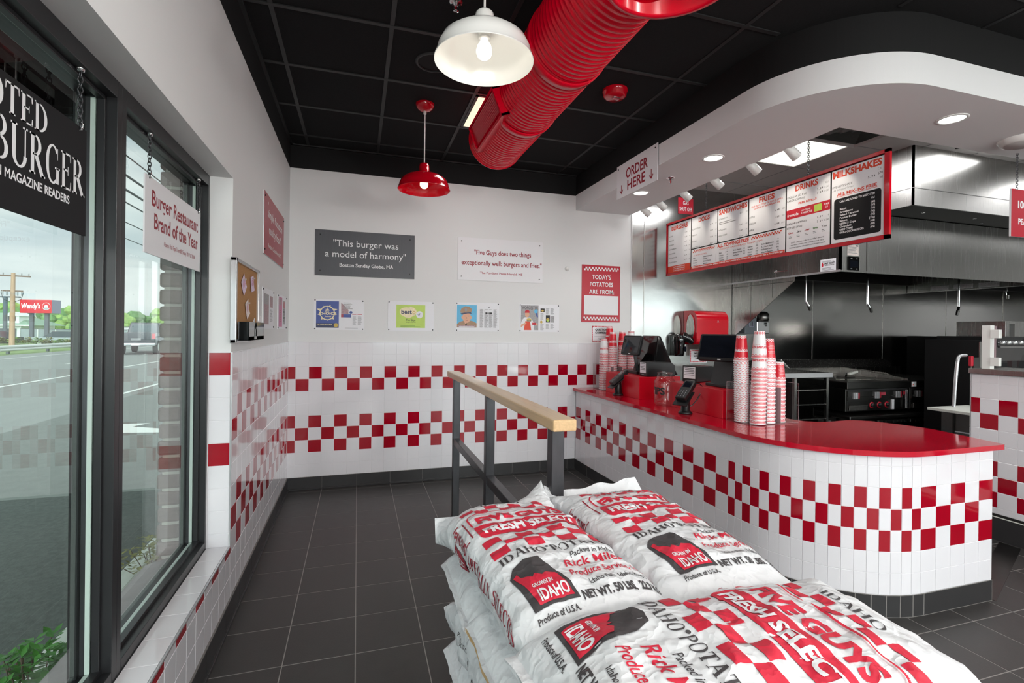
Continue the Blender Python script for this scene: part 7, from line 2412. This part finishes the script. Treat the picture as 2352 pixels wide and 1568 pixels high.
# ============================================================ OUTSIDE
# awning over the windows
t = thing('window_awning', 'dark maroon awning outside above the near window', 'awning', (-0.9, -5.0, 2.4))
mb = MB(); mb.add([(-0.32, -9.0, 2.75), (-0.32, -2.18, 2.75), (-1.5, -2.18, 2.42), (-1.5, -9.0, 2.42), (-0.32, -9.0, 2.73), (-0.32, -2.18, 2.73), (-1.5, -2.18, 2.40), (-1.5, -9.0, 2.40)],
                  [(0, 1, 2, 3), (7, 6, 5, 4), (2, 1, 5, 6), (0, 3, 7, 4)], 'awning')
mb.add([(-1.5, -9.0, 2.24), (-1.5, -2.18, 2.24), (-1.5, -2.18, 2.42), (-1.5, -9.0, 2.42)], [(0, 1, 2, 3), (3, 2, 1, 0)], 'awning')
mb.add([(-0.32, -2.18, 2.40), (-1.5, -2.18, 2.24), (-1.5, -2.18, 2.42), (-0.32, -2.18, 2.75)], [(0, 1, 2, 3), (3, 2, 1, 0)], 'awning')
mb.build('canvas', t)
mb = MB(); mb.tube([(-0.33, -2.18, 2.42), (-1.5, -2.18, 2.25)], 0.015, 'black_metal', 8); mb.tube([(-0.33, -5.0, 2.42), (-1.5, -5.0, 2.25)], 0.015, 'black_metal', 8); mb.build('frame', t)


def leaf_mesh(mb, p, d, ln, w, m, curl=0.25):
    d = Vector(d).normalized()
    r = d.cross(Vector((0, 0, 1)))
    if r.length < 0.1:
        r = Vector((1, 0, 0))
    r.normalize(); n = r.cross(d)
    a = Vector(p); b = a + d * ln * 0.5 - n * 0.02 * ln; c = a + d * ln - n * ln * curl * -1 - Vector((0, 0, ln * curl))
    mb.add([a, b + r * w / 2 + n * w * .12, c, b - r * w / 2 + n * w * .12, b], [(0, 4, 1), (4, 2, 1), (0, 3, 4), (4, 3, 2)], m, True)


def leafy_plant(label, x, y, rad, hgt, n, m, leaf, seed, name='leafy_plant', z=-0.10):
    t = thing(name, label, 'plant', (x, y, z))
    rr = random.Random(seed)
    mb = MB(); st = MB()
    for k in range(n):
        a = rr.uniform(0, 2 * pi); q = rad * rr.random() ** 0.6
        tip = Vector((x + q * cos(a), y + q * sin(a), z + hgt * (0.45 + 0.55 * rr.random()) * (1 - 0.4 * (q / rad) ** 2)))
        if k % 4 == 0:
            st.tube([(x + q * .3 * cos(a), y + q * .3 * sin(a), z), tip], 0.0025, 'bark', 4, caps=False)
        for j in range(4):
            b = rr.uniform(0, 2 * pi)
            leaf_mesh(mb, tip, (cos(b), sin(b), rr.uniform(-0.1, 0.7)), leaf * rr.uniform(0.7, 1.2), leaf * rr.uniform(0.35, 0.5), m)
    st.build('stems', t); mb.build('foliage', t)
    return t


leafy_plant('bright green leafy shrub outside the near window, nearest its lower corner', -0.60, -2.46, 0.17, 0.34, 120, 'leaf', 0.055, 3)
leafy_plant('bright green leafy shrub outside the near window, closer to the viewer', -0.62, -2.85, 0.19, 0.36, 130, 'leaf', 0.058, 4)
leafy_plant('bright green leafy shrub under the black hanging sign', -0.60, -3.25, 0.18, 0.34, 110, 'leaf', 0.058, 5)
leafy_plant('sprawling dry olive plant at the foot of the brick pier', -0.60, -1.22, 0.20, 0.26, 110, 'leaf_dry', 0.040, 6)
leafy_plant('dry brown shrub beyond the brick pier by the driveway', -1.35, 3.0, 0.40, 0.55, 160, 'leaf_dry', 0.08, 7, z=GZ)

# guard rail along the highway
t = thing('guard_rail', 'pale steel guard rail along the far edge of the highway', 'guard rail', (-18.4, 40, GZ))
mb = MB()
for z in (0.23, 0.06):
    mb.tube([(-18.3, -30, z), (-18.3, 125, z)], 0.085, 'galv', 8)
mb.box(-18.34, -30, 0.02, -18.30, 125, 0.28, 'galv')
mb.build('beam', t)
for k in range(30):
    p = MB(); p.box(-18.55, 4 + 3.8 * k, GZ, -18.42, 4.12 + 3.8 * k, 0.22, 'post_grey'); p.build('post', t)

# utility pole with wires
t = thing('utility_pole', 'tall wooden utility pole with crossarms beyond the guard rail', 'utility pole', (-26.6, 46.2, GZ))
px, py = -26.6, 46.2
mb = MB(); mb.tube([(px, py, GZ), (px + 0.05, py, 5.75)], [0.19, 0.135], 'pole_wood', 12); mb.build('pole', t)
for z, w in ((5.52, 1.05), (4.28, 0.62)):
    mb = MB(); mb.bar((px - w, py - w * .3, z), (px + w, py + w * .3, z), 0.10, 0.11, 'bark')
    mb.build('crossarm', t)
mb = MB()
for f in (-0.9, -0.5, 0.5, 0.9):
    mb.tube([(px + 1.05 * f, py + .3 * f, 5.58), (px + 1.05 * f, py + .3 * f, 5.75)], 0.045, 'ink_grey', 8)
    mb.tube([(px + 0.6 * f, py + .2 * f, 4.28), (px + 0.6 * f, py + .2 * f, 3.9)], 0.05, 'ink_grey', 8)
mb.build('insulators', t)
mb = MB()
for f in (-1, 1):
    mb.tube([(px + 0.75 * f, py, 4.2), (px + 0.6 * f, py, 3.6), (px + 0.1 * f, py, 3.35)], 0.02, 'wire', 5)
mb.build('drop_cables', t)
# overhead wires on the near side of the road
for k, (x0, z0, x1, z1, r) in enumerate(((-5.6, 6.15, -5.6, 6.05, 0.020), (-5.6, 5.60, -5.6, 5.55, 0.032), (-5.6, 5.20, -5.6, 5.15, 0.032), (-5.6, 4.85, -5.6, 4.8, 0.020), (-5.6, 4.30, -5.6, 4.25, 0.014), (-5.6, 3.85, -5.6, 3.8, 0.012))):
    mb = MB(); mb.tube([(x0, -8 + 6.2 * q, z0 + 0.25 * (q / 6 - 1) ** 2) for q in range(13)], r, 'wire', 6)
    tag(mb.build('power_line', None, org=(x0, 0, z0)), ('thick black cable' if r > .03 else 'thin black wire') + ' strung across the sky outside, %s' % ('highest of the wires', 'second from the top', 'third from the top', 'fourth from the top', 'second lowest', 'lowest of the wires')[k], 'cable', 'overhead wires')
t = thing('light_pole', 'slim dark parking lot light pole left of the utility pole', 'light pole', (-37.5, 64.5, -0.4))
mb = MB(); mb.tube([(-36.8, 64.2, -0.4), (-36.8, 64.2, 4.6)], 0.20, 'post_grey', 8); mb.build('pole', t)
mb = MB(); mb.box(-38.2, 64.0, 4.52, -35.5, 64.4, 4.66, 'post_grey'); mb.build('lamp_head', t)

# red roadside sign on two posts
SA, SB = Vector((-30.7, 55.0, 0)), Vector((-27.75, 54.1, 0))
t = thing('roadside_sign', 'big red roadside sign with white lettering on two grey posts', 'sign', (-29.2, 54.6, GZ))
dr = (SB - SA).normalized(); nn = dr.cross(Vector((0, 0, 1))) ; ln = (SB - SA).length
X = facing((SA.x, SA.y, 2.66), tuple(dr), (0, 0, 1))
mb = MB()
vs = [(x, y, z) for z in (-1.0, 0.0) for x, y in ((0, 0), (ln, 0), (ln, 1.28), (0, 1.28))]
mb.add(vs, [(4, 5, 6, 7)], 'sign_box_red', X=X)
mb.add(vs, [(3, 2, 1, 0), (0, 1, 5, 4), (1, 2, 6, 5), (2, 3, 7, 6), (3, 0, 4, 7)], 'sign_side', X=X)
s = Sheet(); s.text("Wendy's", ln * 0.345, 0.46, 0.50, 'ink_white', width=ln * 0.60, shear=0.12, bold=0.035)
s.ell(ln * 0.83, 0.66, 0.40, 0.36, 'ink_white', 30); s.ell(ln * 0.83, 0.66, 0.365, 0.325, 'sign_box_red', 30)
s.ell(ln * 0.83, 0.60, 0.20, 0.20, 'ink_white', 24); s.ell(ln * .83, 0.45, 0.26, 0.10, 'car_light', 20)
s.put(mb, X, 0.01); mb.build('cabinet', t)
for f in (0.36, 0.84):
    c = SA + dr * ln * f + Vector((-0.2, 0.5, 0))
    mb = MB(); mb.box(c.x - 0.14, c.y - 0.14, GZ - 0.4, c.x + 0.14, c.y + 0.14, 2.7, 'post_grey'); mb.build('post', t)

# fence, house, low white building
t = thing('privacy_fence', 'long grey privacy fence behind the roadside sign', 'fence', (-30, 58, -0.4))
FA, FB = Vector((-33.5, 60.5, 0)), Vector((-19.0, 56.2, 0))
mb = MB(); mb.bar(FA + Vector((0, 0, 0.35)), FB + Vector((0, 0, 0.35)), 0.08, 1.45, 'fence_grey'); mb.build('panels', t)
mb = MB(); mb.bar(FA + Vector((0, 0, 1.09)), FB + Vector((0, 0, 1.09)), 0.10, 0.07, 'post_grey'); mb.build('top_rail', t)
for k in range(9):
    c = FA.lerp(FB, k / 8); p = MB(); p.box(c.x - 0.06, c.y - 0.16, -0.4, c.x + 0.06, c.y - 0.06, 1.05, 'galv'); p.build('post', t)
t = thing('house', 'white house with a pale green roof and small dormer at the far left', 'house', (-40, 66, -0.4))
mb = MB(); mb.box(-46, 65.4, -0.4, -36.0, 72, 1.55, 'house_white'); mb.build('walls', t)
mb = MB(); mb.add([(-47, 65.0, 1.45), (-35.0, 65.0, 1.45), (-38.0, 68.5, 2.9), (-47, 68.5, 2.9), (-35, 72.4, 1.45)], [(0, 1, 2, 3), (1, 4, 2)], 'roof_green'); mb.box(-47, 64.9, 1.38, -35.0, 65.05, 1.52, 'house_white'); mb.build('roof', t)
mb = MB(); mb.box(-37.6, 65.6, 1.7, -36.3, 67.5, 2.55, 'house_white'); mb.add([(-37.75, 65.5, 2.5), (-36.15, 65.5, 2.5), (-36.95, 65.5, 3.0), (-37.75, 68, 2.5), (-36.15, 68, 2.5), (-36.95, 68, 3.0)], [(0, 1, 2), (0, 2, 5, 3), (1, 4, 5, 2)], 'house_white')
d_ = mb.build('dormer', t)
mb = MB(); mb.box(-37.3, 65.56, 1.95, -36.6, 65.6, 2.45, 'post_grey'); mb.build('window', d_, org=t.location)
mb = MB(); mb.box(-38.6, 65.36, 0.0, -36.4, 65.4, 1.1, 'post_grey'); mb.build('window', t)
t = thing('white_building', 'long low white building beyond the highway', 'building', (-24, 66, -0.5))
mb = MB(); mb.bar((-29.0, 67.2, 0.45), (-8.0, 60.4, 0.45), 5.0, 1.9, 'bldg_white'); mb.build('walls', t)
mb = MB(); mb.bar((-29.1, 67.2, 1.43), (-7.9, 60.4, 1.43), 5.2, 0.08, 'post_grey'); mb.build('roof_edge', t)
t = thing('wire_fence', 'thin dark wire fence in front of the low white building', 'fence', (-22, 58, -0.4))
mb = MB()
for z in (0.0, 0.45, 0.9):
    mb.bar((-25.5, 60.5, z), (-10, 55.5, z), 0.03, 0.03, 'post_grey')
mb.build('wires', t)
for k in range(12):
    c = Vector((-25.5, 60.5, 0)).lerp(Vector((-10, 55.5, 0)), k / 11); p = MB(); p.tube([(c.x, c.y, -0.5), (c.x, c.y, 0.95)], 0.035, 'post_grey', 6); p.build('post', t)


def vehicle(name, label, cat, loc, rz, paint, truck=False):
    t = thing(name, label, cat, loc)
    t.rotation_euler = (0, 0, rz)
    O = Vector(loc)
    def part(mb, nm):
        return mb.build(nm, t, org=(0, 0, 0), bevel=0.05)
    mb = MB()
    if truck:
        mb.box(-0.95, -2.7, 0.55, 0.95, 2.7, 1.05, paint); mb.box(-0.92, 0.8, 1.05, 0.92, 2.6, 1.20, paint)
        mb.box(-0.95, -2.7, 1.05, -0.85, -0.3, 1.30, paint); mb.box(0.85, -2.7, 1.05, 0.95, -0.3, 1.30, paint); mb.box(-0.95, -2.75, 0.75, 0.95, -2.66, 1.30, paint)
        mb.box(-0.97, -2.85, 0.52, 0.97, -2.72, 0.70, 'chrome')
        part(mb, 'body')
        mb = MB(); mb.add([(-0.9, -0.35, 1.15), (0.9, -0.35, 1.15), (0.9, 1.2, 1.15), (-0.9, 1.2, 1.15), (-0.72, -0.2, 1.92), (0.72, -0.2, 1.92), (0.72, 0.75, 1.92), (-0.72, 0.75, 1.92)],
                          [(4, 5, 6, 7), (0, 1, 5, 4), (1, 2, 6, 5), (2, 3, 7, 6), (3, 0, 4, 7)], paint)
        part(mb, 'cab')
        mb = MB(); mb.add([(-0.70, -0.345, 1.33), (0.70, -0.345, 1.33), (0.62, -0.235, 1.80), (-0.62, -0.235, 1.80)], [(0, 1, 2, 3)], 'car_glass'); mb.build('rear_window', t, org=(0, 0, 0))
        mb = MB(); mb.box(-0.24, -2.77, 0.86, 0.24, -2.755, 0.98, 'ink_grey'); mb.box(-0.2, -2.865, 0.56, 0.2, -2.855, 0.67, 'paper'); mb.build('plate', t, org=(0, 0, 0))
        for sx in (-1, 1):
            mb = MB(); mb.box(sx * 0.95, -2.77, 0.95, sx * 0.78, -2.72, 1.25, 'sign_red'); mb.build('tail_light', t, org=(0, 0, 0))
        wy, wr = (-1.75, 1.75), 0.42
    else:
        mb.box(-0.88, -2.2, 0.35, 0.88, 2.2, 0.88, paint); part(mb, 'body')
        mb = MB(); mb.add([(-0.84, -1.5, 0.88), (0.84, -1.5, 0.88), (0.84, 1.3, 0.88), (-0.84, 1.3, 0.88), (-0.64, -0.9, 1.42), (0.64, -0.9, 1.42), (0.64, 0.5, 1.42), (-0.64, 0.5, 1.42)],
                          [(4, 5, 6, 7), (0, 1, 5, 4), (1, 2, 6, 5), (2, 3, 7, 6), (3, 0, 4, 7)], 'car_glass'); part(mb, 'cabin')
        wy, wr = (-1.35, 1.35), 0.33
    for y in wy:
        for sx in (-1, 1):
            mb = MB(); mb.tube([(sx * 0.72, y, wr), (sx * 0.96, y, wr)], wr, 'tyre', 18); w = mb.build('wheel', t, org=(0, 0, 0))
            mb = MB(); mb.tube([(sx * 0.95, y, wr), (sx * 0.975, y, wr)], wr * .55, 'galv', 14); mb.build('hub', w, org=(0, 0, 0))
    return t


vehicle('pickup_truck', 'dark pickup truck driving away on the highway', 'truck', (-12.35, 32.2, GZ), R(10), 'car_dark', True)
vehicle('car', 'silver car parked behind the guard rail by the red sign', 'car', (-25.7, 51.8, -0.5), R(75), 'car_light')
vehicle('car', 'dark car parked at the far left beyond the guard rail', 'car', (-31.7, 52.8, -0.5), R(75), 'car_dark')
rr = random.Random(12)
for k in range(8):
    x = -28.4 + 0.95 * k
    t = leafy_plant('low %s shrub beyond the guard rail, %s' % (('yellow green', 'green')[k % 2], ('far left', 'second from the left', 'third from the left', 'fourth from the left', 'fourth from the right', 'third from the right', 'second from the right', 'far right')[k]),
                    x, 48.6 - 0.3 * k, 0.55, 0.75, 50, 'tree_a' if k % 2 else 'leaf_dry', 0.26, 60 + k, 'roadside_shrub', -0.35)
    t['group'] = 'roadside shrubs'


def tree_proto(seed, m):
    rr = random.Random(seed)
    mb = MB()
    for k in range(16):
        a = rr.uniform(0, 2 * pi); q = 1.5 * rr.random() ** .6
        c = Vector((q * cos(a), q * sin(a), 3.0 + 3.2 * rr.random()))
        r = rr.uniform(0.7, 1.3)
        bm = bmesh.new(); bmesh.ops.create_icosphere(bm, subdivisions=2, radius=r)
        vs = []
        for v in bm.verts:
            p = v.co * (1 + 0.35 * noise.noise(v.co * 2.2 + c * 3))
            vs.append(p + c)
        fs = [tuple(v.index for v in f.verts) for f in bm.faces]
        bm.free()
        mb.add(vs, fs, m)
    return mb


tp = []
for k, m in enumerate(('tree_a', 'tree_b', 'tree_c')):
    t = thing('tree', 'x', 'tree', (0, 0, 0))
    tree_proto(k + 30, m).build('crown', t)
    mb = MB(); mb.tube([(0, 0, -1), (0.05, 0, 4.0)], [0.22, 0.10], 'bark', 8); mb.build('trunk', t)
    tp.append(t)
lab = ('pale spring green tree in the woods beyond the road', 'mid green tree in the woods beyond the road', 'dusky grey green tree in the woods beyond the road')
first = [True] * 3
for k in range(44):
    f = k / 43
    x = -74 + 58 * f; y = 112 - 18 * f + rr.uniform(-4, 4)
    i = rr.choice((0, 0, 1, 1, 2))
    s_ = rr.uniform(0.78, 1.05)
    loc = (x, y, -1.5 - 0.9 * f)
    if first[i]:
        o = tp[i]; first[i] = False
        o.location = loc
    else:
        o = dup(tp[i], loc, rr.uniform(0, 6))
    o.scale = (s_, s_, s_ * rr.uniform(0.8, 1.05))
    o['label'] = lab[i]; o['group'] = ('pale green trees', 'mid green trees', 'dusky trees')[i]
